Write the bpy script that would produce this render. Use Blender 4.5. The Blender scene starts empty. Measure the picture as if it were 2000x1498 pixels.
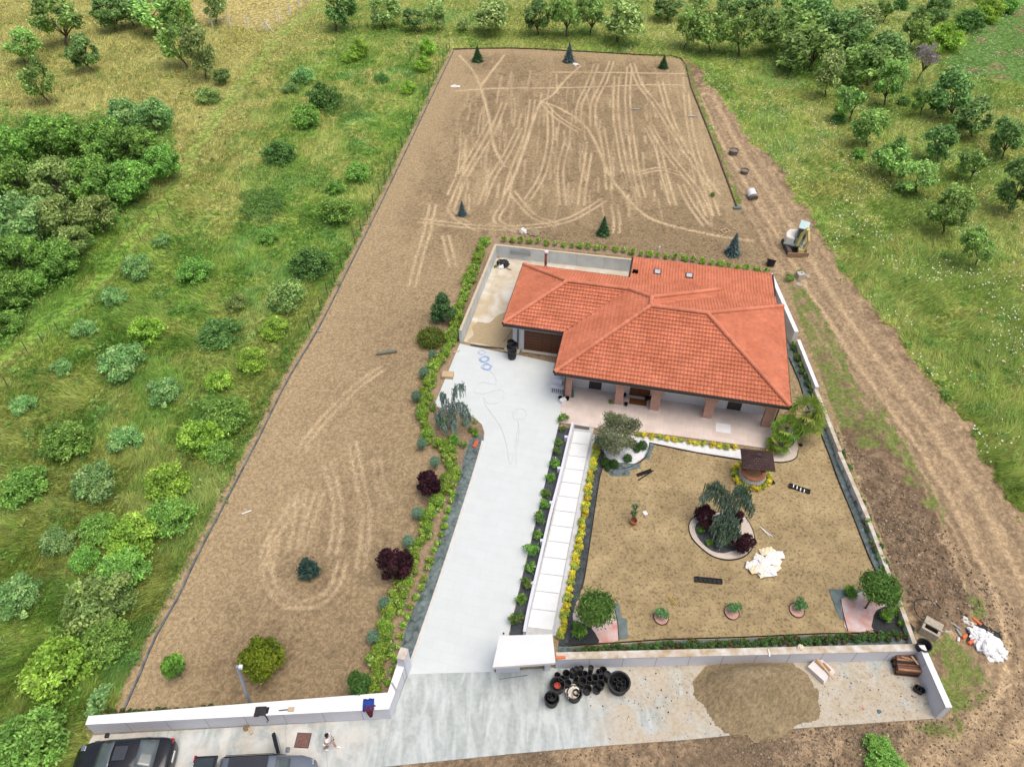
import bpy, bmesh, math, random
import numpy as np
from mathutils import Vector, Matrix
SC = bpy.context.scene
COL = SC.collection
R = math.radians
# ---------------- camera, sky, sun, exposure ----------------
FPX, PITCH, CH = 1440.0, R(44.2), 38.0
cam = bpy.data.cameras.new('drone_camera'); cam.sensor_width = 36; cam.lens = 36*FPX/2000
cam.clip_start = 0.5; cam.clip_end = 3000
co = bpy.data.objects.new('drone_camera', cam); COL.objects.link(co)
co.location = (0, 0, CH); co.rotation_euler = (math.pi/2-PITCH, 0, 0); SC.camera = co
SUN_EL, SUN_AZ = R(72), R(120)       # soft overcast light from behind and right of the camera
w = bpy.data.worlds.new("World"); SC.world = w; w.use_nodes = True
nt = w.node_tree; bg = nt.nodes['Background']
sky = nt.nodes.new('ShaderNodeTexSky'); sky.sky_type = 'NISHITA'; sky.sun_disc = False
sky.sun_elevation = SUN_EL; sky.sun_rotation = SUN_AZ; sky.dust_density = 6.0; sky.air_density = 0.8; sky.ozone_density = 0.6
nt.links.new(sky.outputs[0], bg.inputs[0]); bg.inputs[1].default_value = 0.15
sl = bpy.data.lights.new('sun', 'SUN'); sl.energy = 1.5; sl.angle = R(55); sl.color = (1, 0.965, 0.90)
so = bpy.data.objects.new('sun', sl); COL.objects.link(so)
sd = Vector((math.sin(SUN_AZ)*math.cos(SUN_EL), math.cos(SUN_AZ)*math.cos(SUN_EL), math.sin(SUN_EL)))
so.rotation_euler = (-sd).to_track_quat('-Z', 'Y').to_euler()
SC.view_settings.view_transform = 'Standard'; SC.view_settings.look = 'None'
SC.view_settings.exposure = 0.0; SC.view_settings.gamma = 1
SC.cycles.max_bounces = 5; SC.cycles.diffuse_bounces = 2; SC.cycles.transparent_max_bounces = 4
SC.cycles.use_adaptive_sampling = True
# ---------------- survey helpers: photo pixel -> point on the ground (or at height z) ----------------
_c, _s = math.cos(PITCH), math.sin(PITCH)
def G(px, py, z=0.0):
    u = (px-1000)/FPX; v = (749-py)/FPX
    dy = _c+v*_s; dz = -_s+v*_c; t = (CH-z)/-dz
    return Vector((u*t, dy*t, z))
def PX(x, y, z):
    dz = z-CH; D = y*_c-dz*_s; U = y*_s+dz*_c
    return 1000+FPX*x/D, 749-FPX*U/D
def depth(px, py, z=0):
    g = G(px, py, z); return g.y*_c+(CH-z)*_s
def gp(pts, z=0.0): return [G(a, b, z) for a, b in pts]
def hgt(base, ty):
    g = G(*base); lo, hi = 0.0, 30.0
    for _ in range(40):
        m = (lo+hi)/2
        if PX(g.x, g.y, m)[1] > ty: lo = m
        else: hi = m
    return lo
# ---------------- noise ----------------
_rg = np.random.default_rng(7)
_tab = _rg.random((256, 256))
def vn(x, y, s=0):
    x = np.asarray(x, float)+s*17.31; y = np.asarray(y, float)+s*9.77
    xi = np.floor(x).astype(int); yi = np.floor(y).astype(int); fx = x-xi; fy = y-yi
    fx = fx*fx*(3-2*fx); fy = fy*fy*(3-2*fy)
    a = _tab[xi % 256, yi % 256]; b = _tab[(xi+1) % 256, yi % 256]; c = _tab[xi % 256, (yi+1) % 256]; d = _tab[(xi+1) % 256, (yi+1) % 256]
    return (a*(1-fx)+b*fx)*(1-fy)+(c*(1-fx)+d*fx)*fy
def fbm(x, y, s=0, o=4):
    r = 0; a = 0.5; t = 0
    for i in range(o):
        r = r+a*vn(x*2**i, y*2**i, s+i*3); t += a; a *= 0.55
    return r/t
def sm(e0, e1, x):
    t = np.clip((x-e0)/(e1-e0), 0, 1); return t*t*(3-2*t)
def pip(x, y, poly):
    r = np.zeros(x.shape, bool); n = len(poly)
    for i in range(n):
        x0, y0 = poly[i][0], poly[i][1]; x1, y1 = poly[(i+1) % n][0], poly[(i+1) % n][1]
        if y0 == y1: continue
        c = ((y0 > y) != (y1 > y)) & (x < (x1-x0)*(y-y0)/(y1-y0)+x0)
        r ^= c
    return r
def pxpoly(x, y, pts): return pip(x, y, gp(pts))
def dline(x, y, pts):
    d = np.full(x.shape, 1e9)
    for i in range(len(pts)-1):
        ax, ay = pts[i][0], pts[i][1]; bx, by = pts[i+1][0], pts[i+1][1]
        L2 = (bx-ax)**2+(by-ay)**2+1e-9
        t = np.clip(((x-ax)*(bx-ax)+(y-ay)*(by-ay))/L2, 0, 1)
        d = np.minimum(d, np.hypot(x-ax-t*(bx-ax), y-ay-t*(by-ay)))
    return d
def smooth_line(pts, n=8):
    P = [Vector(p) for p in pts]; out = []
    for i in range(len(P)-1):
        p0 = P[max(i-1, 0)]; p1 = P[i]; p2 = P[i+1]; p3 = P[min(i+2, len(P)-1)]
        for k in range(n):
            t = k/n
            out.append(0.5*((2*p1)+(p2-p0)*t+(2*p0-5*p1+4*p2-p3)*t*t+(3*p1-p0-3*p2+p3)*t**3))
    out.append(P[-1]); return out
# ---------------- materials ----------------
def newmat(name):
    m = bpy.data.materials.new(name); m.use_nodes = True
    return m, m.node_tree, m.node_tree.nodes['Principled BSDF']
def mat(name, c, rough=0.8, var=0.12, scale=6.0, bump=0.0, bscale=None, metal=0.0, attr=False, c2=None, spec=0.3, trans=0.0, objvar=0.0, detail=5.0, stretch=None):
    m, t, b = newmat(name); N = t.nodes; L = t.links
    b.inputs['Roughness'].default_value = rough; b.inputs['Metallic'].default_value = metal
    b.inputs['Specular IOR Level'].default_value = spec
    tc = N.new('ShaderNodeTexCoord'); src = tc.outputs['Object']
    if stretch:
        mp = N.new('ShaderNodeMapping'); mp.inputs['Scale'].default_value = stretch; L.new(src, mp.inputs[0]); src = mp.outputs[0]
    nz = N.new('ShaderNodeTexNoise'); nz.inputs['Scale'].default_value = scale; nz.inputs['Detail'].default_value = detail
    L.new(src, nz.inputs['Vector'])
    cr = N.new('ShaderNodeValToRGB'); L.new(nz.outputs['Fac'], cr.inputs[0])
    cr.color_ramp.elements[0].position = 0.3; cr.color_ramp.elements[1].position = 0.7
    if c2 is None: c2 = tuple(v*(1+var) for v in c); c1 = tuple(v*(1-var) for v in c)
    else: c1 = c
    cr.color_ramp.elements[0].color = (*c1, 1); cr.color_ramp.elements[1].color = (*c2, 1)
    out = cr.outputs[0]
    if attr:
        at = N.new('ShaderNodeAttribute'); at.attribute_name = 'Col'
        mx = N.new('ShaderNodeMixRGB'); mx.blend_type = 'MULTIPLY'; mx.inputs[0].default_value = 1
        L.new(out, mx.inputs[1]); L.new(at.outputs['Color'], mx.inputs[2]); out = mx.outputs[0]
    if objvar:
        oi = N.new('ShaderNodeObjectInfo'); hs = N.new('ShaderNodeHueSaturation')
        ma = N.new('ShaderNodeMapRange'); ma.inputs[3].default_value = 1-objvar; ma.inputs[4].default_value = 1+objvar
        L.new(oi.outputs['Random'], ma.inputs[0]); L.new(ma.outputs[0], hs.inputs['Value'])
        ms = N.new('ShaderNodeMath'); ms.operation = 'MULTIPLY_ADD'; ms.inputs[1].default_value = 0.022; ms.inputs[2].default_value = 0.487
        L.new(oi.outputs['Random'], ms.inputs[0]); L.new(ms.outputs[0], hs.inputs['Hue'])
        L.new(out, hs.inputs['Color']); out = hs.outputs[0]
    L.new(out, b.inputs['Base Color'])
    if bump:
        nb = N.new('ShaderNodeTexNoise'); nb.inputs['Scale'].default_value = bscale or scale*3; nb.inputs['Detail'].default_value = 6
        L.new(src, nb.inputs['Vector'])
        bp = N.new('ShaderNodeBump'); bp.inputs['Strength'].default_value = min(1, bump); bp.inputs['Distance'].default_value = 0.05*max(1, bump)
        L.new(nb.outputs['Fac'], bp.inputs['Height']); L.new(bp.outputs[0], b.inputs['Normal'])
    if trans:
        tr = N.new('ShaderNodeBsdfTranslucent'); L.new(out, tr.inputs[0])
        mixs = N.new('ShaderNodeMixShader'); mixs.inputs[0].default_value = trans
        L.new(b.outputs[0], mixs.inputs[1]); L.new(tr.outputs[0], mixs.inputs[2])
        L.new(mixs.outputs[0], N['Material Output'].inputs[0])
    return m
def soil(name, tint, s1, s2, lo, hi, bump=.8, k1=(.42, .60), k2=(.35, .65), attr=True, rough=.95):
    """crumbly earth: surveyed colour times two crumb sizes"""
    m, t, b = newmat(name); N = t.nodes; L = t.links; b.inputs['Roughness'].default_value = rough; b.inputs['Specular IOR Level'].default_value = .1
    tc = N.new('ShaderNodeTexCoord'); outs = []
    for sc, (a, c), (l_, h_) in ((s1, k1, lo), (s2, k2, hi)):
        nz = N.new('ShaderNodeTexNoise'); nz.inputs['Scale'].default_value = sc; nz.inputs['Detail'].default_value = 8; nz.inputs['Roughness'].default_value = .62; nz.inputs['Distortion'].default_value = .5
        L.new(tc.outputs['Object'], nz.inputs[0]); mr = N.new('ShaderNodeMapRange'); mr.interpolation_type = 'SMOOTHSTEP'
        for i, v in ((1, a), (2, c), (3, l_), (4, h_)): mr.inputs[i].default_value = v
        L.new(nz.outputs[0], mr.inputs[0]); outs.append((nz, mr))
    at = N.new('ShaderNodeAttribute'); at.attribute_name = 'Col'; x = at.outputs['Color']
    for nz, mr in outs:
        mx = N.new('ShaderNodeMixRGB'); mx.blend_type = 'MULTIPLY'; mx.inputs[0].default_value = 1; L.new(x, mx.inputs[1]); L.new(mr.outputs[0], mx.inputs[2]); x = mx.outputs[0]
    mx = N.new('ShaderNodeMixRGB'); mx.blend_type = 'MULTIPLY'; mx.inputs[0].default_value = 1; L.new(x, mx.inputs[1]); mx.inputs[2].default_value = (*tint, 1); L.new(mx.outputs[0], b.inputs['Base Color'])
    bp = N.new('ShaderNodeBump'); bp.inputs['Strength'].default_value = bump; bp.inputs['Distance'].default_value = .07; L.new(outs[0][0].outputs[0], bp.inputs['Height']); L.new(bp.outputs[0], b.inputs['Normal'])
    return m
# ---------------- mesh helpers ----------------
def mkmesh(name, V, F, cols=None, smooth=False, mat_=None):
    """V (n,3) array, F (m,k) int array or list of tuples"""
    me = bpy.data.meshes.new(name)
    V = np.asarray(V, np.float32)
    if isinstance(F, np.ndarray):
        k = F.shape[1]; idx = F.reshape(-1); starts = np.arange(len(F))*k
    else:
        idx = np.array([i for f in F for i in f]); ln = np.array([len(f) for f in F]); starts = np.concatenate([[0], np.cumsum(ln)[:-1]])
    me.vertices.add(len(V)); me.vertices.foreach_set('co', V.reshape(-1))
    me.loops.add(len(idx)); me.loops.foreach_set('vertex_index', idx.astype(np.int32))
    me.polygons.add(len(starts)); me.polygons.foreach_set('loop_start', starts.astype(np.int32))
    me.update(calc_edges=True)
    me.polygons.foreach_set('use_smooth', np.full(len(starts), bool(smooth)))
    if cols is not None:
        a = me.color_attributes.new('Col', 'FLOAT_COLOR', 'POINT')
        c = np.ones((len(V), 4), np.float32); c[:, :3] = cols
        a.data.foreach_set('color', c.reshape(-1))
    if mat_: me.materials.append(mat_)
    return me
def add(name, me, parent=None, loc=None, rot=None, scale=None):
    o = bpy.data.objects.new(name, me); COL.objects.link(o)
    if parent is not None: o.parent = parent
    if loc is not None: o.location = loc
    if rot is not None: o.rotation_euler = rot if hasattr(rot, '__len__') else (0, 0, rot)
    if scale is not None: o.scale = scale if hasattr(scale, '__len__') else (scale,)*3
    return o
def tag(o, label=None, cat=None, group=None, kind=None):
    if label: o['label'] = label
    if cat: o['category'] = cat
    if group: o['group'] = group
    if kind: o['kind'] = kind
    return o
def thing(name, label, cat, loc=(0, 0, 0), rz=0, group=None, scale=None):
    return tag(add(name, None, None, loc, (0, 0, rz), scale), label, cat, group)
class MB:
    def __init__(s): s.V = []; s.F = []; s.C = []
    def quad(s, a, b, c, d, col=(1, 1, 1)):
        n = len(s.V); s.V += [tuple(a), tuple(b), tuple(c), tuple(d)]; s.F.append((n, n+1, n+2, n+3)); s.C += [col]*4; return s
    def poly(s, pts, col=(1, 1, 1)):
        n = len(s.V); s.V += [tuple(p) for p in pts]; s.F.append(tuple(range(n, n+len(pts)))); s.C += [col]*len(pts); return s
    def prism(s, pts, z0, z1, col=(1, 1, 1)):
        """pts 2D outline"""
        a = sum(pts[i][0]*pts[(i+1) % len(pts)][1]-pts[(i+1) % len(pts)][0]*pts[i][1] for i in range(len(pts)))
        if a < 0: pts = pts[::-1]
        n = len(s.V); k = len(pts)
        s.V += [(p[0], p[1], z0) for p in pts]+[(p[0], p[1], z1) for p in pts]
        s.F.append(tuple(n+k+i for i in range(k))); s.F.append(tuple(n+i for i in range(k))[::-1])
        for i in range(k):
            j = (i+1) % k; s.F.append((n+i, n+j, n+k+j, n+k+i))
        s.C += [col]*(2*k); return s
    def box(s, x0, x1, y0, y1, z0, z1, col=(1, 1, 1)): return s.prism([(x0, y0), (x1, y0), (x1, y1), (x0, y1)], z0, z1, col)
    def obox(s, c, d, hl, hw, z0, z1, col=(1, 1, 1)):
        d = Vector((d[0], d[1])).normalized(); n = Vector((-d.y, d.x)); c = Vector((c[0], c[1]))
        return s.prism([tuple(c-d*hl-n*hw), tuple(c+d*hl-n*hw), tuple(c+d*hl+n*hw), tuple(c-d*hl+n*hw)], z0, z1, col)
    def tube(s, pts, r, seg=6, col=(1, 1, 1), cap=True):
        pts = [Vector(p) for p in pts]; n0 = len(s.V); k = len(pts)
        rs = r if hasattr(r, '__len__') else [r]*k
        for i, p in enumerate(pts):
            d = (pts[min(i+1, k-1)]-pts[max(i-1, 0)]).normalized()
            up = Vector((0, 0, 1)) if abs(d.z) < 0.9 else Vector((1, 0, 0))
            a = d.cross(up).normalized(); b = d.cross(a)
            for j in range(seg):
                t = 2*math.pi*j/seg; s.V.append(tuple(p+(a*math.cos(t)+b*math.sin(t))*rs[i])); s.C.append(col)
        for i in range(k-1):
            for j in range(seg):
                q = (j+1) % seg; s.F.append((n0+i*seg+j, n0+i*seg+q, n0+(i+1)*seg+q, n0+(i+1)*seg+j))
        if cap:
            s.F.append(tuple(n0+j for j in range(seg))[::-1]); s.F.append(tuple(n0+(k-1)*seg+j for j in range(seg)))
        return s
    def lathe(s, prof, seg=24, c=(0, 0, 0), col=(1, 1, 1)):
        n0 = len(s.V); k = len(prof)
        for r_, z in prof:
            for j in range(seg):
                t = 2*math.pi*j/seg; s.V.append((c[0]+r_*math.cos(t), c[1]+r_*math.sin(t), c[2]+z)); s.C.append(col)
        for i in range(k-1):
            for j in range(seg):
                q = (j+1) % seg; s.F.append((n0+i*seg+j, n0+i*seg+q, n0+(i+1)*seg+q, n0+(i+1)*seg+j))
        s.F.append(tuple(n0+(k-1)*seg+j for j in range(seg))); s.F.append(tuple(n0+j for j in range(seg))[::-1])
        return s
    def mesh(s, name, m=None, smooth=False, cols=False):
        return mkmesh(name, np.array(s.V), s.F, np.array(s.C) if cols else None, smooth, m)
    def build(s, name, m, parent=None, smooth=False, cols=False, **k): return add(name, s.mesh(name, m, smooth, cols), parent, **k)
def bevel(o, wd=0.02, seg=2):
    b = o.modifiers.new('b', 'BEVEL'); b.width = wd; b.segments = seg; b.limit_method = 'ANGLE'; return o
def slab(name, poly, z0, z1, m, parent=None):
    """filled outline (may be concave) as a closed slab"""
    bm = bmesh.new(); P = [(p[0], p[1]) for p in poly]
    a = sum(P[i][0]*P[(i+1) % len(P)][1]-P[(i+1) % len(P)][0]*P[i][1] for i in range(len(P)))
    if a < 0: P = P[::-1]
    vs = [bm.verts.new((x, y, z1)) for x, y in P]; f = bm.faces.new(vs); vb = [bm.verts.new((x, y, z0)) for x, y in P]
    for i in range(len(P)):
        j = (i+1) % len(P); bm.faces.new((vb[i], vb[j], vs[j], vs[i]))
    bm.normal_update(); bmesh.ops.triangulate(bm, faces=[f], ngon_method='EAR_CLIP'); bmesh.ops.recalc_face_normals(bm, faces=bm.faces)
    me = bpy.data.meshes.new(name); bm.to_mesh(me); bm.free(); me.materials.append(m)
    return add(name, me, parent)
def offset_strip(pts, wd, side=1):
    """polygon between a polyline and its offset"""
    P = [Vector((p[0], p[1])) for p in pts]; O = []
    for i, p in enumerate(P):
        d = (P[min(i+1, len(P)-1)]-P[max(i-1, 0)]).normalized(); n = Vector((-d.y, d.x))*side
        k = 1.0
        if 0 < i < len(P)-1:
            d1 = (P[i+1]-p).normalized(); k = 1/max(0.5, n.dot(Vector((-d1.y, d1.x))*side))
        O.append(p+n*wd*k)
    return [tuple(p) for p in P]+[tuple(p) for p in O[::-1]]
# ---------------- the ground: one survey grid, split into its surfaces ----------------
LEFT_EDGE = [(235,1394),(268,1320),(300,1245),(345,1165),(380,1090),(432,990),(500,860),(560,740),(620,640),(680,520),(740,400),(795,285),(845,180),(885,97)]
TOP_EDGE = [(885,97),(1000,95),(1111,100),(1250,108),(1330,115)]
RIGHT_EDGE = [(1330,115),(1350,170),(1378,240),(1405,310),(1440,405)]
PLOT = [(a-5-(b-97)*.010, b) for a, b in LEFT_EDGE]+TOP_EDGE[1:]+RIGHT_EDGE[1:]+[(1475,450),(1500,520),(1540,560),(1620,780),(1800,1262),(1800,1300),(1090,1310),(797,1330),(768,1408),(180,1438),(167,1414)]
GARDEN = [(1170,850),(1200,850),(1520,900),(1560,840),(1600,830),(1640,900),(1700,1060),(1760,1200),(1785,1250),(1090,1275),(1120,1140)]
ROAD = [(1330,117),(1350,122),(1400,178),(1440,240),(1490,300),(1530,335),(1575,420),(1600,450),(1640,520),(1700,600),(1760,660),(1810,730),(1870,800),(1930,900),(1985,985),(2100,1150),(2300,1500),(2300,1700),(500,1700),(600,1515),(735,1480),(1000,1450),(1800,1380),(1790,1250),(1700,1010),(1600,760),(1560,660),(1500,540),(1440,405)]
DRIVE = [(898,672),(925,678),(1003,694),(1012,694),(1092,712),(1120,740),(1100,783),(1093,822),(1090,835),(1055,985),(1020,1125),(993,1242),(965,1312),(797,1317),(820,1252),(850,1165),(880,1075),(912,975),(935,900),(945,862),(946,845),(941,830),(928,817),(905,808),(875,801),(848,793),(872,735)]
APRON = [(60,1640),(183,1436),(765,1403),(797,1317),(965,1312),(1090,1303),(1790,1285),(1828,1403),(1552,1423),(1350,1444),(1170,1457),(1000,1472),(735,1499),(500,1560)]
PORCH = [(1099,765),(1125,757),(1500,812),(1513,838),(1505,878),(1300,850),(1160,837),(1092,826)]
PATIO = [(905,668),(968,505),(1000,503),(1240,533),(1245,560),(1040,640),(1012,692)]
PATH = [(1120,829),(1160,836),(1150,880),(1138,940),(1123,1020),(1110,1100),(1095,1180),(1084,1242),(1022,1246),(1048,1140),(1073,1035),(1090,960),(1108,880)]
GST = [(1090,833),(1113,838),(1104,862),(1086,942),(1066,1018),(1048,1095),(1027,1185),(1016,1240),(996,1240),(1022,1125),(1056,985)]
gx = np.concatenate([np.arange(-102, -26, .36), np.arange(-26, 34, .14), np.arange(34, 102.4, .36)]); gy = np.concatenate([np.arange(5, 55, .2), np.arange(55, 108, .14), np.arange(108, 140, .36)])
X, Y = np.meshgrid(gx, gy, indexing='ij')
wx = X+(fbm(X*1.3, Y*1.3, 1)-.5)*1.6+(fbm(X*.3, Y*.3, 2)-.5)*2.5; wy = Y+(fbm(X*1.3, Y*1.3, 5)-.5)*1.6
wx2 = X+(fbm(X*2.5, Y*2.5, 2)-.5)*.35; wy2 = Y+(fbm(X*2.5, Y*2.5, 6)-.5)*.35
M_plot = pip(wx2, wy2, gp(PLOT)); M_gard = pip(X, Y, gp(GARDEN)); M_road = pip(wx, wy, gp(ROAD)) & ~M_plot
def lerp(a, b, t): return a+(b-a)*t[..., None]
def rgb(*c): return np.array(c, float)
def meadow_color(x, y):
    n1 = fbm(x*.12, y*.12, 11, 5); n2 = fbm(x*.5, y*.5, 12, 4); n3 = fbm(x*1.6, y*1.6, 13, 3); n4 = fbm(x*.25+3, y*.25, 14, 4)
    g1 = rgb(.088,.150,.034); g2 = rgb(.145,.20,.050); dry = rgb(.205,.20,.078); bl = rgb(.10,.19,.07)
    c = lerp(g1, g2, sm(.35, .65, n2)); c = lerp(c, bl, sm(.55, .75, n4)*.6)
    dryness = sm(.45, .64, n1*.45+n2*.35+n3*.2+.02)
    far = sm(45, 95, y)
    ul = sm(-22, -36, x)*sm(58, 72, y)              # upper-left orchard: dry olive grass
    tm = sm(100, 108, y)*(1-sm(40, 60, x))
    rt = sm(18, 26, x)
    dk = np.clip(dryness*(.75+.25*far)+ul*(.6+.6*n2)+tm*.55*n3*1.4+rt*(.28+.5*(n3-.3)), 0, 1)
    c = lerp(c, lerp(dry, rgb(.25,.215,.10), ul), dk*.88)
    # mown lane on the left
    lane = smooth_line(gp([(640,0),(560,60),(450,190),(385,290),(320,395),(250,480),(170,570),(60,660),(-80,760)]))
    dl = dline(x, y, lane[::3]); k = np.clip(1-sm(1.2, 3.0, dl+n3*1.6+n2), 0, 1)
    c = lerp(c, rgb(.105,.18,.03), k*.55*sm(.3,.5,n2+.1))
    k2 = np.exp(-((dl-.9)/.3)**2)*sm(.35, .6, n2)*.5; c = lerp(c, rgb(.2,.19,.09), k2)
    # hay field top left, crop field top right
    hay = pip(x+(n3-.5), y+(n2-.5), gp([(366,20),(375,2),(300,-60),(640,-60),(604,2),(560,38),(522,60),(480,56),(380,44)]))
    c = lerp(c, lerp(rgb(.24,.19,.088), rgb(.31,.245,.125), n3), hay*.95)
    crop = pip(x+(n3-.5), y+(n2-.5), gp([(1845,118),(1900,66),(1975,12),(2100,-60),(2300,60),(2100,190),(2000,165),(1940,152),(1870,150)]))
    cc = lerp(rgb(.062,.115,.035), rgb(.085,.15,.046), n3); cc = lerp(cc, rgb(.15,.115,.075), sm(.54, .66, fbm(x*.6-y*.5, (x+y)*.25, 21))*.8)
    c = lerp(c, cc, crop*.95)
    return c*np.array([1.85,2.0,1.62])*(0.80+.4*vn(x*5, y*5, 4))[..., None], k+hay*1.0+crop*.6
def draw(acc, x, y, pts, wd, st):
    P = smooth_line(gp(pts), 6); xs = [p.x for p in P]; ys = [p.y for p in P]
    i0, i1 = np.searchsorted(gx, [min(xs)-1, max(xs)+1]); j0, j1 = np.searchsorted(gy, [min(ys)-1, max(ys)+1])
    sx, sy = x[i0:i1, j0:j1], y[i0:i1, j0:j1]
    if sx.size == 0: return
    d = dline(sx, sy, P)
    acc[i0:i1, j0:j1] = np.maximum(acc[i0:i1, j0:j1], st*np.exp(-(d/wd)**2)*(0.5+.75*vn(sx*.55, sy*.55, 31)))
def pair(acc, pts, gap=0.62, wd=0.16, st=1):
    P = gp(pts)
    for sgn in (-1, 1):
        Q = []
        for i, p in enumerate(P):
            d = (P[min(i+1, len(P)-1)]-P[max(i-1, 0)]).normalized(); q = p+Vector((-d.y, d.x, 0))*sgn*gap/2; Q.append(PX(q.x, q.y, 0))
        draw(acc, X, Y, Q, wd, st)
track = np.zeros(X.shape)
for pts in [[(897,108),(925,140),(940,175),(955,230),(965,285),(985,325)],[(890,178),(960,173),(1060,172),(1160,170),(1250,166),(1330,166)],[(1080,141),(1200,142),(1335,144)],
            [(985,108),(960,140),(938,170)],[(1135,128),(1105,155),(1080,185),(1057,200),(1040,240),(1010,330),(985,380)],[(1055,198),(1100,215),(1150,255),(1190,340),(1220,380),(1260,420),(1310,440),(1400,460),(1470,470)]]:
    draw(track, X, Y, pts, .17, 1.0)
for pts in [[(1040,195),(1030,260),(1000,340),(985,400)],[(1073,210),(1075,270),(1060,340),(1030,390)],[(1165,125),(1150,165),(1132,205),(1130,240)],[(1195,120),(1180,160),(1160,200),(1158,245)],
            [(1230,130),(1226,190),(1232,260),(1245,345),(1255,385)],[(1235,125),(1250,165),(1285,210),(1320,265),(1365,330),(1400,380)],[(1270,245),(1290,280),(1320,320),(1360,370),(1385,420)],
            [(1205,150),(1203,220),(1215,300),(1222,335)],[(1265,250),(1285,290),(1300,350),(1315,400)],[(1340,180),(1350,260),(1372,340),(1400,420)],[(1060,200),(1090,230),(1130,255)],
            [(985,200),(965,250),(935,300),(905,350),(880,410)],[(1015,250),(990,300),(960,350),(940,400)],[(1290,160),(1310,230),(1340,300)],[(960,235),(935,280),(900,340)],
            [(1110,270),(1095,330),(1100,400)],[(1150,300),(1140,360),(1135,400)],[(1175,250),(1185,310),(1190,370)],[(1240,340),(1290,330),(1330,340)],
            [(820,430),(900,440),(980,445),(1060,440),(1120,425),(1180,390)],[(985,400),(970,430),(1010,450)],[(1000,375),(1040,420),(1090,440)],[(905,270),(900,330),(880,380)],
            [(845,400),(835,450),(820,500),(805,560)],[(870,460),(880,500),(885,520)],[(880,410),(900,430),(940,450)],[(1200,400),(1205,430),(1204,455)],[(1330,360),(1350,400),(1380,440)]]:
    pair(track, pts, .60, .12, .85)
for pts in [[(745,720),(690,760),(610,845),(590,880)],[(590,975),(545,1030),(522,1070),(520,1110),(535,1150),(570,1178),(615,1175),(650,1150),(668,1100)],[(640,905),(655,960),(660,1010),(650,1080)],[(688,865),(705,950),(715,1010),(705,1110)],
            [(580,975),(540,1040),(525,1110)],[(590,960),(580,1030),(572,1070)],[(625,960),(600,1030),(590,1070)],[(735,895),(745,950),(760,980)]]:
    pair(track, pts, .5, .13, .6)
rr = random.Random(5)
for i in range(230):                                   # short worn scrapes left by the machine
    px = rr.uniform(900, 1400); py = rr.uniform(135, 400)
    l = rr.uniform(15, 55); sl_ = rr.gauss((px-1130)/1500, .10)
    draw(track, X, Y, [(px, py), (px+sl_*l*.5+rr.uniform(-2, 2), py+l*.5), (px+sl_*l, py+l)], rr.uniform(.06, .16), rr.uniform(.2, .7))
def dirt_color(x, y):
    n1 = fbm(x*.2, y*.2, 41, 4); n2 = fbm(x*.9, y*.9, 42, 4); n3 = fbm(x*3.2, y*3.2, 43, 3)
    lt = rgb(.375,.295,.185); md = rgb(.275,.213,.134); dk = rgb(.19,.147,.094)
    k = .25+.5*sm(.36, .62, n1*.45+n2*.25+n3*.3)
    inner = dline(x, y, gp(LEFT_EDGE+TOP_EDGE+RIGHT_EDGE)); edge = np.exp(-(inner/3.2)**2)
    up = sm(50, 60, y)
    base = np.clip(k*.75+edge*.35-.45*up*(1-edge)+.22, 0, 1)
    px_, py_ = x, y
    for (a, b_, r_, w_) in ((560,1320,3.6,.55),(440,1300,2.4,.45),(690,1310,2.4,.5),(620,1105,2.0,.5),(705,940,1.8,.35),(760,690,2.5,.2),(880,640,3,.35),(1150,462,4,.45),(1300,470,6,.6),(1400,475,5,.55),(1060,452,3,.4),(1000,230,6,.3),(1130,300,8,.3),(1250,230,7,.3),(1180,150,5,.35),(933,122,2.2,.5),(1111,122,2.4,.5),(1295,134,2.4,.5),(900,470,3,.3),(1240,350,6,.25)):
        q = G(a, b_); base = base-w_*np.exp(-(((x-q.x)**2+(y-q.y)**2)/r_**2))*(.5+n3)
    base = base+.55*up*sm(.50, .64, fbm(x*.9, y*.28, 47, 4))*(.4+n3)+.22*np.exp(-(dline(x, y, gp(LEFT_EDGE))/5.5)**2)-.25*sm(.5, .7, n2)*(1-up)
    base = np.clip(base, 0, 1)
    c = lerp(dk*.0+lerp(dk, md, sm(.3,.6,n3+n1*.2)), lt, base)
    c = lerp(c, rgb(.56,.45,.30), np.clip(track*1.1, 0, .95))
    return c*(0.93+.14*vn(x*6, y*6, 8))[..., None]
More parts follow.
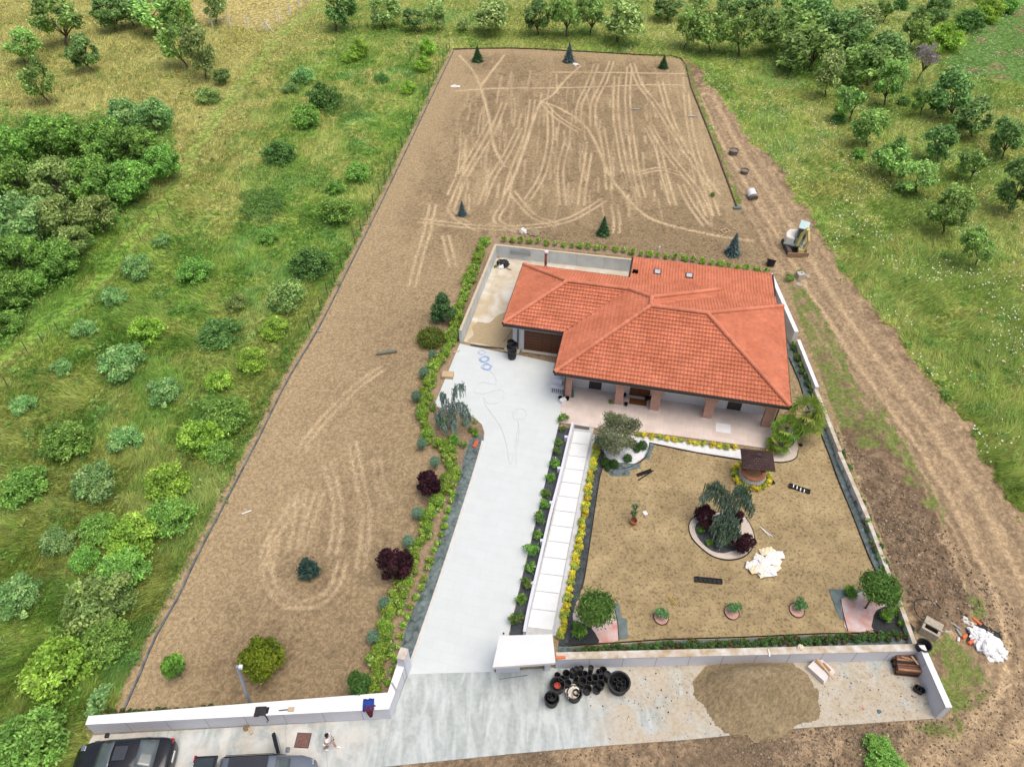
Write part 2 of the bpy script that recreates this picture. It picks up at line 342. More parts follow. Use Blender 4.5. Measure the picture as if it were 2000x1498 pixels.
def road_color(x, y):
    n1 = fbm(x*.35, y*.35, 51, 4); n2 = fbm(x*1.1, y*1.1, 52, 4); n3 = fbm(x*3.5, y*3.5, 53, 3)
    lt = rgb(.40,.31,.20); md = rgb(.27,.20,.13); dk = rgb(.17,.125,.085)
    ctr = smooth_line(gp([(1380,190),(1430,290),(1500,400),(1560,500),(1620,600),(1720,740),(1810,860),(1900,1000),(1960,1130),(2000,1260),(1985,1380),(1850,1520)]))
    d = dline(x, y, ctr[::2]); road = 1-sm(2.0, 3.3, d+(n1-.5)*1.5)
    c = lerp(lerp(dk, md, sm(.35, .65, n2)), lt, sm(.5, .7, n1*.5+n3*.5)*.8)
    ruts = np.exp(-((d-.85)/.35)**2)+np.exp(-((d-2.4)/.25)**2)*.5
    rc = lerp(dk, lt, np.clip(.38+.5*ruts+.28*np.sin(d*8.2+n1*9+n2*3)*n2+.7*(n3-.5), 0, 1))
    c = lerp(c, rc, road)
    spoil = pxpoly(x+(n2-.5)*2, y+(n1-.5)*2, [(1640,830),(1710,820),(1800,970),(1880,1130),(1900,1180),(1830,1230),(1770,1180),(1690,1000)])
    c = lerp(c, lerp(rgb(.135,.098,.066), rgb(.22,.165,.115), sm(.4, .7, n3)), spoil*.95)
    mud = pxpoly(x+(n2-.5)*2, y+(n1-.5), [(600,1530),(760,1500),(1000,1474),(1380,1440),(1560,1424),(1700,1415),(1780,1430),(1760,1520),(1500,1540)])
    c = lerp(c, lerp(rgb(.15,.115,.08), rgb(.30,.225,.15), sm(.38, .68, n1*.5+n3*.5)), mud*.9)
    grs = pxpoly(x+(n2-.5)*1.5, y+(n1-.5)*1.5, [(1522,555),(1575,565),(1600,600),(1650,690),(1690,790),(1722,880),(1690,880),(1640,830),(1600,750),(1565,660)]) | \
        pxpoly(x+(n2-.5)*1.6, y+(n1-.5)*1.6, [(1690,760),(1720,790),(1760,850),(1800,930),(1850,1010),(1845,1035),(1800,980),(1740,890),(1700,820)]) | \
        pxpoly(x+(n2-.5)*1.2, y+(n1-.5)*1.2, [(1800,1265),(1850,1230),(1905,1290),(1930,1330),(1900,1385),(1850,1395),(1835,1340)]) | \
        pxpoly(x+(n2-.5)*1.2, y+(n1-.5)*1.2, [(1835,1420),(1870,1400),(1890,1420),(1870,1450),(1800,1445)]) | \
        pxpoly(x+(n2-.5)*.6, y+(n1-.5)*.6, [(1335,125),(1345,125),(1385,230),(1425,330),(1450,400),(1440,402),(1400,300),(1365,215)]) | \
        pxpoly(x+(n2-.5)*1.2, y+(n1-.5)*1.2, [(1880,1160),(1925,1170),(1930,1200),(1905,1210)])
    g = grs*sm(.40, .56, n3*.5+n2*.5+.03)
    c = lerp(c, lerp(rgb(.09,.15,.035), rgb(.16,.2,.06), n3), g*.9)
    return c*(0.86+.28*vn(x*5, y*5, 9))[..., None], g, spoil
def garden_color(x, y):
    n1 = fbm(x*.5, y*.5, 61, 3); n3 = fbm(x*3.0, y*3.0, 63, 4)
    k = sm(.35, .7, n1)
    c = lerp(rgb(.39,.312,.168), rgb(.33,.262,.14), k)
    return c*(0.92+.16*vn(x*6, y*6, 3))[..., None]
CM, short = meadow_color(X, Y)
CD = dirt_color(X, Y); CR, grassy, spoilm = road_color(X, Y); CG = garden_color(X, Y)
CD = CD*.96; CR = CR*1.15; CG = CG*.90
C = CM.copy(); C[M_road] = CR[M_road]; C[M_plot] = CD[M_plot]; C[M_gard] = CG[M_gard]
Z = -0.05+0.06*fbm(X*1.5, Y*1.5, 71, 4)
Z += np.where(M_plot & ~M_gard, .05*fbm(X*4, Y*4, 72, 3)-.04*track-.02, 0)*sm(54, 57, Y+.22*X)
rough_area = sm(.3, 2.0, dline(X, Y, gp([(1507,545),(1600,760),(1700,1010),(1795,1262),(1830,1403),(1400,1440),(1000,1472),(735,1499),(600,1520)])))*M_road
rd_ = dline(X, Y, smooth_line(gp([(1380,190),(1430,290),(1500,400),(1560,500),(1620,600),(1720,740),(1810,860),(1900,1000),(1960,1130),(2000,1260),(1985,1380),(1850,1520)]))[::2])
Z += M_road*rough_area*(1-sm(2.2, 3.4, rd_))*.03*np.sin(rd_*8.2+fbm(X*.35, Y*.35, 51, 4)*9)
Z += rough_area*((fbm(X*.9, Y*.9, 73, 5)-.5)*.35+.06+spoilm*.12)
Z += np.where(~M_plot & ~M_road, (fbm(X*.35, Y*.35, 74, 4)-.5)*.35*sm(1, 5, dline(X, Y, gp(LEFT_EDGE+TOP_EDGE+RIGHT_EDGE))), 0)
hard = np.zeros(X.shape, bool)
for P_ in (DRIVE, APRON, PORCH, PATIO, PATH, GST): hard |= pxpoly(X, Y, P_)
er = hard.copy()
for a_, b_ in ((1, 0), (-1, 0), (0, 1), (0, -1)): er &= np.roll(hard, (a_, b_), (0, 1))
Z[er] = -.25; Z[hard & ~er] = np.minimum(Z[hard & ~er], -.02)
Z[0, :] = Z[-1, :] = -.05; Z[:, 0] = Z[:, -1] = -.05
soil_mat = soil('loose_soil', (1.11,1.065,.985), 4.6, 12, (.80, 1.13), (.84, 1.12), .9)
sand_mat = soil('raked_soil', (1.14,1.10,1.10), 6.0, 1.1, (1.05, .54), (1.06, .84), .35, k1=(.48, .66))
grass_mat = soil('grass_ground', (.95,)*3, 2.2, 8, (.62, 1.25), (.75, 1.2), 1.0)
idx = np.arange(X.size).reshape(X.shape)
Q = np.stack([idx[:-1, :-1], idx[1:, :-1], idx[1:, 1:], idx[:-1, 1:]], -1)
cls = np.where(M_gard, 3, np.where(M_plot, 1, np.where(M_road, 2, 0)))[:-1, :-1]
P3 = np.stack([X, Y, Z], -1).reshape(-1, 3); C3 = C.reshape(-1, 3)
for k, (nm, m) in enumerate([('meadow', grass_mat), ('dirt_plot', soil_mat), ('dirt_road', soil_mat), ('garden_soil', sand_mat)]):
    q = Q[cls == k]; u, inv = np.unique(q.reshape(-1), return_inverse=True)
    tag(add(nm, mkmesh(nm, P3[u], inv.reshape(-1, 4), C3[u], True, m)), kind='structure')
# the land beyond the surveyed grid, out to the horizon
x0, x1, y0, y1, S = gx[0], gx[-1], gy[0], gy[-1], 1500
m = MB()
for a, b, c_, d in [(-S, S, y1, S), (-S, S, -S, y0), (-S, x0, y0, y1), (x1, S, y0, y1)]:
    m.quad((a, b if False else c_, -.05), (b, c_, -.05), (b, d, -.05), (a, d, -.05))
tag(m.build('ground', mat('far_meadow', (.13,.17,.05), .95, .3, .12, c2=(.24,.22,.09), spec=.1)), kind='structure')
# ---------------- grass blades ----------------
def blades(name, n, region, hmin, hmax, wmin, wmax, seed, kind='stuff', bend=1.0, power=1.3):
    g = np.random.default_rng(seed)
    # sample more densely where the survey flew close
    u = g.random(n*3); yy = (8**(1-power)+u*((135.)**(1-power)-8**(1-power)))**(1/(1-power)) if power != 1 else 8*(135/8)**u
    hw = (yy*_c+CH*_s)/FPX*1150; xx = (g.random(n*3)*2-1)*hw
    ok = region(xx, yy); xx = xx[ok][:n]; yy = yy[ok][:n]; n = len(xx)
    c, sh = meadow_color(xx, yy)
    big = fbm(xx*.35, yy*.35, 81, 4); swirl = fbm(xx*.18, yy*.18, 83, 3)*9+fbm(xx*.9, yy*.9, 84, 2)*3
    h = (hmin+(hmax-hmin)*g.random(n)*(.5+big))*np.where(sh > .5, .3, 1); wd = (wmin+(wmax-wmin)*g.random(n))*(.8+yy/90)
    a = swirl+g.normal(0, .5, n); lean = (.25+.8*g.random(n))*h*bend*1.3
    t = g.random(n)*2*math.pi
    bx, by = np.cos(t)*wd, np.sin(t)*wd
    V = np.empty((n, 3, 3)); z0 = -.05+.0*xx
    V[:, 0] = np.stack([xx-bx, yy-by, z0], -1); V[:, 1] = np.stack([xx+bx, yy+by, z0], -1)
    V[:, 2] = np.stack([xx+np.cos(a)*lean, yy+np.sin(a)*lean, z0+h], -1)
    j = (.65+.75*g.random(n))[:, None]
    dryb = (g.random(n) < .12)[:, None]
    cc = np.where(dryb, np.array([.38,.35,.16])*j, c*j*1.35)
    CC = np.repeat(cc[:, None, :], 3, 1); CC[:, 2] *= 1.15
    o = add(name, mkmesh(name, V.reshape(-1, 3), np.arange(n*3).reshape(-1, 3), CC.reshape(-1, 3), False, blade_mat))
    return tag(o, kind=kind)
blade_mat = mat('grass_blades', (1, 1, 1), .7, .02, 1, attr=True, trans=.3, spec=.2)
def lookup(M, x, y):
    i = np.clip(np.searchsorted(gx, x), 0, len(gx)-1); j = np.clip(np.searchsorted(gy, y), 0, len(gy)-1)
    return M[i, j]
isgrass = ~M_plot & ~M_road
apron_px = [(140,1520),(185,1434),(765,1403),(797,1316),(965,1310),(1090,1300),(1795,1262),(1828,1403),(735,1500)]
isgrass &= ~hard
tag(blades('meadow_grass', 760000, lambda x, y: lookup(isgrass, x, y) & (np.abs(x) < 101), .18, .62, .012, .028, 3), 'long tangled meadow grass on both sides of the bare plot', 'grass')
tag(blades('weed_grass', 150000, lambda x, y: lookup((grassy > .45) & M_road, x, y), .12, .34, .006, .013, 4), 'patchy green weeds growing on the dirt beside the road', 'weeds')
# small white meadow flowers
def specks(name, n, region, seed, col, s0, s1, label):
    g = np.random.default_rng(seed); yy = 14+g.random(n*6)**1.3*115; hw = (yy*_c+CH*_s)/FPX*1050; xx = (g.random(n*6)*2-1)*hw
    ok = region(xx, yy) & (fbm(xx*.3, yy*.3, 91, 4) > .5); xx, yy = xx[ok][:n], yy[ok][:n]; n = len(xx)
    s = s0+(s1-s0)*g.random(n); a = g.random(n)*6.3; zz = .2+.25*g.random(n); V = np.empty((n, 4, 3))
    for k in range(4):
        V[:, k] = np.stack([xx+np.cos(a+k*1.57)*s, yy+np.sin(a+k*1.57)*s, zz+np.sin(k*2.+a)*s*.4], -1)
    o = add(name, mkmesh(name, V.reshape(-1, 3), np.arange(n*4).reshape(-1, 4), None, False, mat(name+'_petals', col, .8, .1, 3)))
    tag(o, label, 'flowers', kind='stuff')
specks('wildflowers', 5200, lambda x, y: lookup(isgrass, x, y) & (x > 10), 6, (.75,.75,.62), .03, .075, 'small white wildflowers sprinkled through the right meadow')
# ---------------- hard surfaces ----------------
WALLDIR = (G(765,1403)-G(185,1432)).normalized()
def tile_mat(name, c1, c2, mortar, size, rot, rough=.5, off=.5, msz=.012, rowh=None, var=.06, stain=None):
    m, t, b = newmat(name); N = t.nodes; L = t.links
    tc = N.new('ShaderNodeTexCoord'); mp = N.new('ShaderNodeMapping'); mp.inputs['Rotation'].default_value = (0, 0, rot)
    L.new(tc.outputs['Object'], mp.inputs[0]); bt = N.new('ShaderNodeTexBrick'); L.new(mp.outputs[0], bt.inputs[0])
    bt.inputs['Scale'].default_value = 1; bt.inputs['Brick Width'].default_value = size; bt.inputs['Row Height'].default_value = rowh or size
    bt.inputs['Mortar Size'].default_value = msz; bt.inputs['Mortar Smooth'].default_value = .3; bt.offset = off
    bt.inputs['Color1'].default_value = (*c1, 1); bt.inputs['Color2'].default_value = (*c2, 1); bt.inputs['Mortar'].default_value = (*mortar, 1)
    nz = N.new('ShaderNodeTexNoise'); nz.inputs['Scale'].default_value = 1.1; nz.inputs['Detail'].default_value = 6; L.new(tc.outputs['Object'], nz.inputs[0])
    mr = N.new('ShaderNodeMapRange'); mr.inputs[1].default_value = .3; mr.inputs[2].default_value = .7; mr.inputs[3].default_value = 1-var; mr.inputs[4].default_value = 1+var
    L.new(nz.outputs[0], mr.inputs[0]); mx = N.new('ShaderNodeMixRGB'); mx.blend_type = 'MULTIPLY'; mx.inputs[0].default_value = 1
    L.new(bt.outputs[0], mx.inputs[1]); L.new(mr.outputs[0], mx.inputs[2]); out = mx.outputs[0]
    if stain:
        n2 = N.new('ShaderNodeTexNoise'); n2.inputs['Scale'].default_value = .55; n2.inputs['Detail'].default_value = 7; n2.inputs['Distortion'].default_value = 1.2; L.new(tc.outputs['Object'], n2.inputs[0])
        cr = N.new('ShaderNodeValToRGB'); cr.color_ramp.elements[0].position = stain[1]; cr.color_ramp.elements[1].position = stain[2]; L.new(n2.outputs[0], cr.inputs[0])
        m2 = N.new('ShaderNodeMixRGB'); L.new(cr.outputs[0], m2.inputs[0]); L.new(out, m2.inputs[1]); m2.inputs[2].default_value = (*stain[0], 1); out = m2.outputs[0]
    L.new(out, b.inputs['Base Color']); b.inputs['Roughness'].default_value = rough; b.inputs['Specular IOR Level'].default_value = .3
    return m
HA = R(-12.2)
drive_mat = tile_mat('pale_paving', (.61,.655,.65), (.59,.635,.63), (.535,.575,.57), 1.2, -R(-15), .5, .5, .010, .6, .025)
porch_mat = tile_mat('pink_stone', (.68,.59,.53), (.63,.53,.47), (.54,.47,.42), .6, -HA, .5, .5, .01, .6, .08, ((.68,.56,.36), .64, .74))
path_mat = mat('white_slab', (.72,.74,.74), .5, .04, 2)
patio_mat = tile_mat('patio_concrete', (.66,.63,.56), (.62,.59,.52), (.50,.47,.40), 2.5, -HA, .7, 0, .02, 2.5, .08, ((.50,.41,.26), .38, .68))
white_wall = mat('white_render', (.66,.675,.73), .75, .03, 3, .15, 60)
conc_mat = mat('cast_concrete', (.66,.67,.66), .85, .14, 1.5, .3, 25)
mesh_mat = mat('ground_fabric', (.085,.115,.115), .7, .3, 1.5, 2.2, 2.6, c2=(.19,.245,.24), stretch=(1, 1, 1))
tag(slab('driveway', gp(DRIVE), -.1, .05, drive_mat), kind='structure')
K = smooth_line(gp([(945,862),(935,900),(912,975),(880,1075),(850,1165),(820,1252),(797,1317)]), 3)
kerb_mat = mat('pale_kerb', (.62,.61,.57), .7, .08, 4)
def ribbon(name, line, wd, side, z0, z1, mt, parent=None):
    S = offset_strip(line, wd, side); n = len(line); M = MB()
    for i in range(n-1):
        a, b, c, d = S[i], S[i+1], S[2*n-2-i], S[2*n-1-i]
        M.prism([a, b, c, d], z0, z1)
    return M.build(name, mt, parent)
tag(ribbon('kerb', K, .14, 1 if False else -1, -.1, .085, kerb_mat), kind='structure')
# concrete apron in front of the walls, with its own dust and wash marks
def apron_mat():
    m, t, b = newmat('stained_concrete'); N = t.nodes; L = t.links
    tc = N.new('ShaderNodeTexCoord'); 
    def noise(sc, st=None, det=6, dist=0):
        n = N.new('ShaderNodeTexNoise'); n.inputs['Scale'].default_value = sc; n.inputs['Detail'].default_value = det; n.inputs['Distortion'].default_value = dist
        if st:
            mp = N.new('ShaderNodeMapping'); mp.inputs['Scale'].default_value = st[0]; mp.inputs['Rotation'].default_value = (0, 0, st[1]); L.new(tc.outputs['Object'], mp.inputs[0]); L.new(mp.outputs[0], n.inputs[0])
        else: L.new(tc.outputs['Object'], n.inputs[0])
        return n.outputs[0]
    def ramp(x, a, b_):
        r = N.new('ShaderNodeMapRange'); r.inputs[1].default_value = a; r.inputs[2].default_value = b_; L.new(x, r.inputs[0]); return r.outputs[0]
    def mix(f, a, c):
        x = N.new('ShaderNodeMixRGB'); L.new(f, x.inputs[0])
        for k, v in ((1, a), (2, c)):
            if isinstance(v, tuple): x.inputs[k].default_value = (*v, 1)
            else: L.new(v, x.inputs[k])
        return x.outputs[0]
    sx = N.new('ShaderNodeSeparateXYZ'); L.new(tc.outputs['Object'], sx.inputs[0]); xx = sx.outputs[0]
    def mul(a, c):
        q = N.new('ShaderNodeMath'); q.operation = 'MULTIPLY'; L.new(a, q.inputs[0]); 
        if isinstance(c, float): q.inputs[1].default_value = c
        else: L.new(c, q.inputs[1])
        return q.outputs[0]
    c = mix(ramp(noise(1.0, ((1.9, .45, 1), R(-15)), 8, 1.0), .38, .66), (.33,.37,.355), (.52,.57,.555))
    wash = ramp(noise(.6, None, 8, 1.0), .45, .6)
    c = mix(mul(wash, ramp(xx, -5, -9)), c, (.60,.60,.56))
    left = mul(ramp(xx, -6, -11), ramp(noise(.9, None, 6), .44, .6)); c = mix(mul(left, .55), c, (.50,.43,.33))
    rt = ramp(xx, 3.5, 5.5); dust = ramp(noise(.55, None, 9, .8), .36, .5)
    c = mix(mul(rt, dust), c, (.46,.40,.30)); 
    c = mix(mul(mul(ramp(xx, 4.5, 9.5), .8), ramp(noise(.8, None, 8, 1), .42, .62)), c, (.40,.32,.20))
    c = mix(mul(ramp(xx, 3.0, 9.0), ramp(noise(9, None, 8), .60, .68)), c, (.17,.14,.10))
    c = mix(mul(ramp(noise(5, None, 8), .3, .7), .25), c, (.70,.72,.70))
    L.new(c, b.inputs['Base Color']); b.inputs['Roughness'].default_value = .8; b.inputs['Specular IOR Level'].default_value = .25
    return m
g0 = G(797,1318)
tag(slab('concrete_apron', gp(APRON), -.12, .045, apron_mat()), kind='structure')
dark_line = mat('joint_line', (.30,.29,.28), .9, .1, 5)
m = MB()
for a, b in [((318,1503),(330,1425)),((560,1498),(558,1415)),((640,1500),(635,1411)),((767,1404),(745,1500))]:
    A, B = G(*a), G(*b); m.obox((A+B)/2, (B-A)[:2], (B-A).length/2, .007, .04, .049)
tag(m.build('concrete_joints', dark_line), kind='structure')
# narrow tiled path of white slabs between low kerbs
lft = [(1113,830),(1104,865),(1085,945),(1068,1010),(1050,1090),(1026,1190),(1017,1238)]
tag(slab('path', gp(PATH), -.1, .03, mat('path_bed', (.50,.51,.50), .8, .1, 4)), kind='structure')
La, Lb = G(1122,842), G(1030,1226); Ra, Rb = G(1154,846), G(1078,1232)
ns = 13
m = MB()
for i in range(ns):
    t0, t1 = (i+.025)/ns, (i+.975)/ns
    m.prism([(La.lerp(Lb, t0))[:2], (La.lerp(Lb, t1))[:2], (Ra.lerp(Rb, t1))[:2], (Ra.lerp(Rb, t0))[:2]], 0, .065)
tag(m.build('path_slabs', path_mat), kind='structure')
rk = smooth_line(gp([(1158,850),(1150,885),(1136,945),(1120,1030),(1104,1110),(1092,1180),(1082,1242)]), 3)
tag(ribbon('path_kerb', rk, .3, 1, -.05, .1, mat('grey_kerb', (.55,.56,.56), .8, .1, 3)), kind='structure')
# dark gravel strip
gravel_d = mat('dark_gravel', (.035,.042,.05), .9, .3, 28, 1.2, 45, c2=(.13,.145,.16))
tag(slab('gravel_strip', gp([(a+(7 if 0 < i < 8 else 0), b) for i, (a, b) in enumerate(GST)]), -.1, .026, gravel_d), kind='structure')
# porch floor, patio
tag(slab('porch_floor', gp(PORCH), -.1, .09, porch_mat), kind='structure')
tag(slab('patio', gp(PATIO), -.1, .047, patio_mat), kind='structure')
# ---- walls ----
def wall(name, line, h, t, side, m, label, cat, joints=0, cap=None, group=None, z0=-.15, dirty=False):
    P = [Vector((p[0], p[1])) for p in line]; S = offset_strip(P, t, side); n = len(P)
    r = thing(name, label, cat, (0, 0, 0), 0, group)
    M = MB()
    for i in range(n-1): M.prism([S[i], S[i+1], S[2*n-2-i], S[2*n-1-i]], z0, h)
    b = M.build('wall_body', m, r)
    if joints:
        J = MB()
        for i in range(n-1):
            L_ = (P[i+1]-P[i]).length; k = int(L_/joints); d = (P[i+1]-P[i]).normalized(); nn = Vector((-d.y, d.x))*side
            for q in range(1, k+1):
                c = P[i]+d*(q*joints-.0)-nn*.004
                if q*joints < L_-.3: J.obox(c, d, .008, .006, .02, h-.01)
        J.build('joint', dark_line, r)
    if cap is not None:
        M = MB(); [M.prism([S[i], S[i+1], S[2*n-2-i], S[2*n-1-i]], h-.03, h+.012) for i in range(n-1)]; M.build('cap', cap, r)
    return r
cap_dirty = mat('muddy_coping', (.66,.64,.60), .85, .1, 2.2, c2=(.42,.32,.19), detail=9)
cap_white = mat('white_coping', (.80,.80,.81), .7, .03, 3)
wall('boundary_wall', gp([(185,1433),(765,1403),(796,1316)]), 1.16, .42, 1, white_wall, 'long low white rendered wall behind the black cars, turning up to the driveway pillar', 'wall', 1.9, cap_white)
p = G(792,1318); m = MB(); d = Vector((.2, 1)).normalized()
r = thing('gate_pillar', 'short white gate pillar where the left wall meets the driveway', 'pillar', (p.x+.02, p.y+.22, 0), -.25)
MB().box(-.2,.2,-.3,.3,0,1.95).build('shaft', white_wall, r); MB().box(-.21,.21,-.31,.31,1.95,2.0).build('cap', cap_dirty, r)
wall('boundary_wall', gp([(1085,1306),(1795,1289)]), 1.06, .40, 1, white_wall, 'long low white wall with muddy coping along the bottom of the garden', 'wall', 1.75, cap_dirty)
wall('boundary_wall', gp([(1826,1403),(1775,1283)]), 1.35, .32, -1, white_wall, 'white end wall at the right side of the concrete yard', 'wall', 2.3, cap_white)
rw = 'stepped concrete wall sections on the right side of the garden'
def rwall(a, b, z, t, h, label):
    """a, b: photo pixels on the top edge facing the garden"""
    A = G(*a, z); B = G(*b, z)
    return wall('retaining_wall', [A, B], z, t, 1, conc_mat, label, 'wall', 0, cap_white if z > .7 else cap_dirty, rw)
rwall((1560,648),(1509,534), 1.35, .32, .8, 'tall grey concrete wall section beside the tiled roof, farthest from the camera')
rwall((1600,756),(1563,664), .85, .26, .6, 'grey concrete wall section beside the front right roof corner')
rwall((1645,880),(1597,760), .60, .26, .5, 'concrete wall section right of the palm trees')
rwall((1700,1012),(1643,882), .55, .26, .5, 'muddy topped concrete wall section right of the crates and bags')
rwall((1763,1180),(1702,1020), .45, .24, .5, 'low concrete wall section beside the right round topped tree')
rwall((1793,1262),(1765,1186), .50, .24, .5, 'short concrete wall section at the bottom right garden corner')
cw = mat('pale_shutter_concrete', (.60,.63,.62), .85, .1, 1.2, .2, 20)
def pt_px(a): return G(*a)
rp = wall('patio_wall', [G(905,690), G(903,670), G(970,503), G(1240,533)][1:], 1.25, .22, 1, cw, 'pale concrete wall around the back patio behind the house', 'wall', 2.4, mat('dusty_cap', (.55,.47,.34), .9, .1, 3))
A, B = G(996,507), G(1036,512); dd = (B-A).normalized(); m = MB(); m.obox(((A+B)/2-Vector((-dd.y, dd.x, 0))*.02), dd, (B-A).length/2, .02, .62, 1.0)
m.build('vent_grille', mat('grey_grille', (.33,.35,.35), .7, .2, 30), rp)
# ---------------- the house, in its own frame: origin under the front-left eave corner ----------------
ZE = 2.9
H0 = G(1083,727,ZE); H0.z = 0
house = thing('brick_porch_house', 'single storey white house with orange tiled hipped roof and brick porch columns', 'house', H0, HA)
def face_tiles(M, p, u, v, n, poly, du=.07, row=.31, seed=0):
    """tile courses on one roof face. p origin on eave, u along eave, v up the slope (unit), poly = outline in (u,v), convex per course"""
    rg = random.Random(seed)
    us = [q[0] for q in poly]; vs = [q[1] for q in poly]; v0, v1 = min(vs), max(vs)
    def rng_at(t):
        xs = []
        for i in range(len(poly)):
            a, b = poly[i], poly[(i+1) % len(poly)]
            if (a[1]-t)*(b[1]-t) <= 0 and a[1] != b[1]: xs.append(a[0]+(b[0]-a[0])*(t-a[1])/(b[1]-a[1]))
            elif a[1] == t: xs.append(a[0])
        return (min(xs), max(xs)) if xs else None
    k = max(1, round((v1-v0)/row)); rh = (v1-v0)/k
    for i in range(k):
        a, b = v0+i*rh, v0+(i+1)*rh
        ra, rb = rng_at(a+1e-4), rng_at(b-1e-4)
        if ra is None or rb is None: continue
        lo, hi = min(ra[0], rb[0]), max(ra[1], rb[1]); tw = .235
        colr = []
        n0 = len(M.V); base = math.floor(lo/tw)*tw
        k0 = math.floor(lo/tw); xs = [lo]; q0 = k0
        while q0*tw < hi:
            for fr in (0, .16, .32, .48, .64, .82):
                xv = (q0+fr)*tw+1e-4
                if lo < xv < hi: xs.append(xv)
            q0 += 1
        xs.append(hi); nn = len(xs)-1
        rc = {}
        for j, x in enumerate(xs):
            ti = math.floor(x/tw)
            if ti not in rc:
                s_ = 1+rg.gauss(0, .05); rc[ti] = (s_, s_*(1+rg.gauss(0, .02)), s_*(1+rg.gauss(0, .03)))
            ph = (x/tw) % 1.0
            prof = .042*math.sin(math.pi*min(1, ph/.64)) if ph < .64 else 0.0
            xa = min(max(x, ra[0]), ra[1]); xb = min(max(x, rb[0]), rb[1])
            for (xx, vv, hh) in ((xa, a-.02, -.012), (xa, a-.02, .07+prof), (xb, b, .0+prof)):
                q = p+u*xx+v*vv+n*hh; M.V.append(tuple(q)); M.C.append(rc[ti])
        for j in range(nn):
            c0 = n0+3*j; M.F.append((c0, c0+3, c0+4, c0+1)); M.F.append((c0+1, c0+4, c0+5, c0+2))
def roof_face(M, pts, edge, seed):
    """pts 3D outline; edge=(i,j) eave"""
    P = [Vector(q) for q in pts]; p = P[edge[0]]; u = (P[edge[1]]-p).normalized()
    n = Vector((0, 0, 0))
    for i in range(len(P)): n += P[i].cross(P[(i+1) % len(P)])
    n.normalize()
    if n.z < 0: n = -n
    v = n.cross(u).normalized()
    poly = [((q-p).dot(u), (q-p).dot(v)) for q in P]
    if max(q[1] for q in poly) <= 1e-3: v = -v; poly = [(a, -b) for a, b in poly]
    face_tiles(M, p, u, v, n, poly, seed=seed)
P0 = (0, 0, ZE); P1 = (15.8, 0, ZE); A_ = (5.87, 5.87, 5.15); B_ = (9.85, 5.87, 5.15); R_ = (15.8, 10.9, ZE)
V_ = (0, 4.4, ZE); E_ = (5.87, 6.87, 5.15); D_ = (4.1, 8.45, 4.47); C_ = (-.55, 8.45, 4.47); WL = (-4.65, 4.4, ZE); WB = (-4.65, 12.1, ZE); F_ = (11.05, 11.85, 3.01)
rm_ = mat('orange_roof_tiles', (.475,.155,.082), .75, .10, .7, attr=True, c2=(.60,.212,.122), detail=9, spec=.2)
T = MB()
roof_face(T, [P0, P1, B_, A_], (0, 1), 1)
roof_face(T, [P1, R_, B_], (0, 1), 2)
roof_face(T, [V_, P0, A_, E_, D_], (0, 1), 3)
roof_face(T, [WL, V_, D_, C_], (0, 1), 4)
roof_face(T, [WB, WL, C_], (0, 1), 5)
roof_face(T, [(4.05, 11.95, 2.965), WB, C_, D_], (0, 1), 6)
roof_face(T, [(F_[0], 11.85, 3.01), (4.05, 11.85, 3.01), D_, E_], (0, 1), 7)
roof_face(T, [(11.0, 10.8, 3.03), (11.0, 11.85, 3.03), E_, A_], (0, 1), 8)
roof_face(T, [(15.8, 10.75, 3.05), (10.35, 10.75, 3.05), A_, B_], (0, 1), 9)
ax = [(15.2, 15.42, 2.62), (4.03, 15.42, 2.62), (4.03, 11.7, 3.03), (10.9, 11.7, 3.03), (10.9, 10.55, 3.16), (15.35, 10.55, 3.16)]
roof_face(T, [ax[0], ax[1], ax[2], (15.2, 11.7, 3.03)], (0, 1), 10)
roof_face(T, [(15.3, 11.72, 3.03), (10.9, 11.72, 3.03), (10.9, 10.5, 3.16), (15.3, 10.5, 3.16)], (0, 1), 11)
roof = T.build('roof', rm_, house, cols=True)
# ridge and hip caps
def ridge(M, a, b, r=.15, seed=0):
    a, b = Vector(a), Vector(b); d = (b-a); L_ = d.length; d.normalize(); up = Vector((0, 0, 1)); s = d.cross(up).normalized(); q = s.cross(d).normalized()
    k = max(1, int(L_/.38)); rg = random.Random(seed)
    for i in range(k):
        c0 = a+d*(L_*i/k); c1 = a+d*(L_*(i+1)/k+.04); n0 = len(M.V); cc = 1+rg.gauss(0, .05)
        for (c, rr_) in ((c0, r*1.08), (c1, r*.92)):
            for j in range(7):
                t = math.pi*j/6; M.V.append(tuple(c+s*math.cos(t)*rr_+q*(math.sin(t)*rr_-.02))); M.C.append((cc*1.12, cc*1.18, cc*1.25))
        for j in range(6): M.F.append((n0+j, n0+j+1, n0+8+j, n0+7+j))
        M.F.append(tuple(n0+j for j in range(7))[::-1])
RG = MB()
for i, (a, b) in enumerate([(P0, A_), (A_, B_), (P1, B_), (R_, B_), (A_, E_), (D_, E_), (D_, C_), (WL, C_), (WB, C_), (F_, E_)]):
    a = Vector(a); b = Vector(b); ridge(RG, a+Vector((0, 0, .08)), b+Vector((0, 0, .09)), .165, i)
RG.build('ridge_cap', rm_, roof, cols=True, smooth=False)
dkm = mat('dark_brown_metal', (.045,.032,.028), .45, .1, 3, metal=.0, spec=.5)
VM = MB(); VM.tube([Vector(V_)+Vector((0, 0, .03)), Vector(D_)+Vector((0, 0, .0))], .035); VM.build('valley', dkm, roof)
# soffit closing the roof from below
so_ = MB(); outl = [P0, P1, R_, (15.25, 10.9, 0), (15.15, 15.35, 0), (4.08, 15.35, 0), (4.08, 12.08, 0), WB, WL, V_]
slab('soffit', [(a[0]*.997+.02, a[1]+.02) for a in outl], 2.56, 2.60, mat('white_soffit', (.7,.69,.66), .8, .04, 3), house)
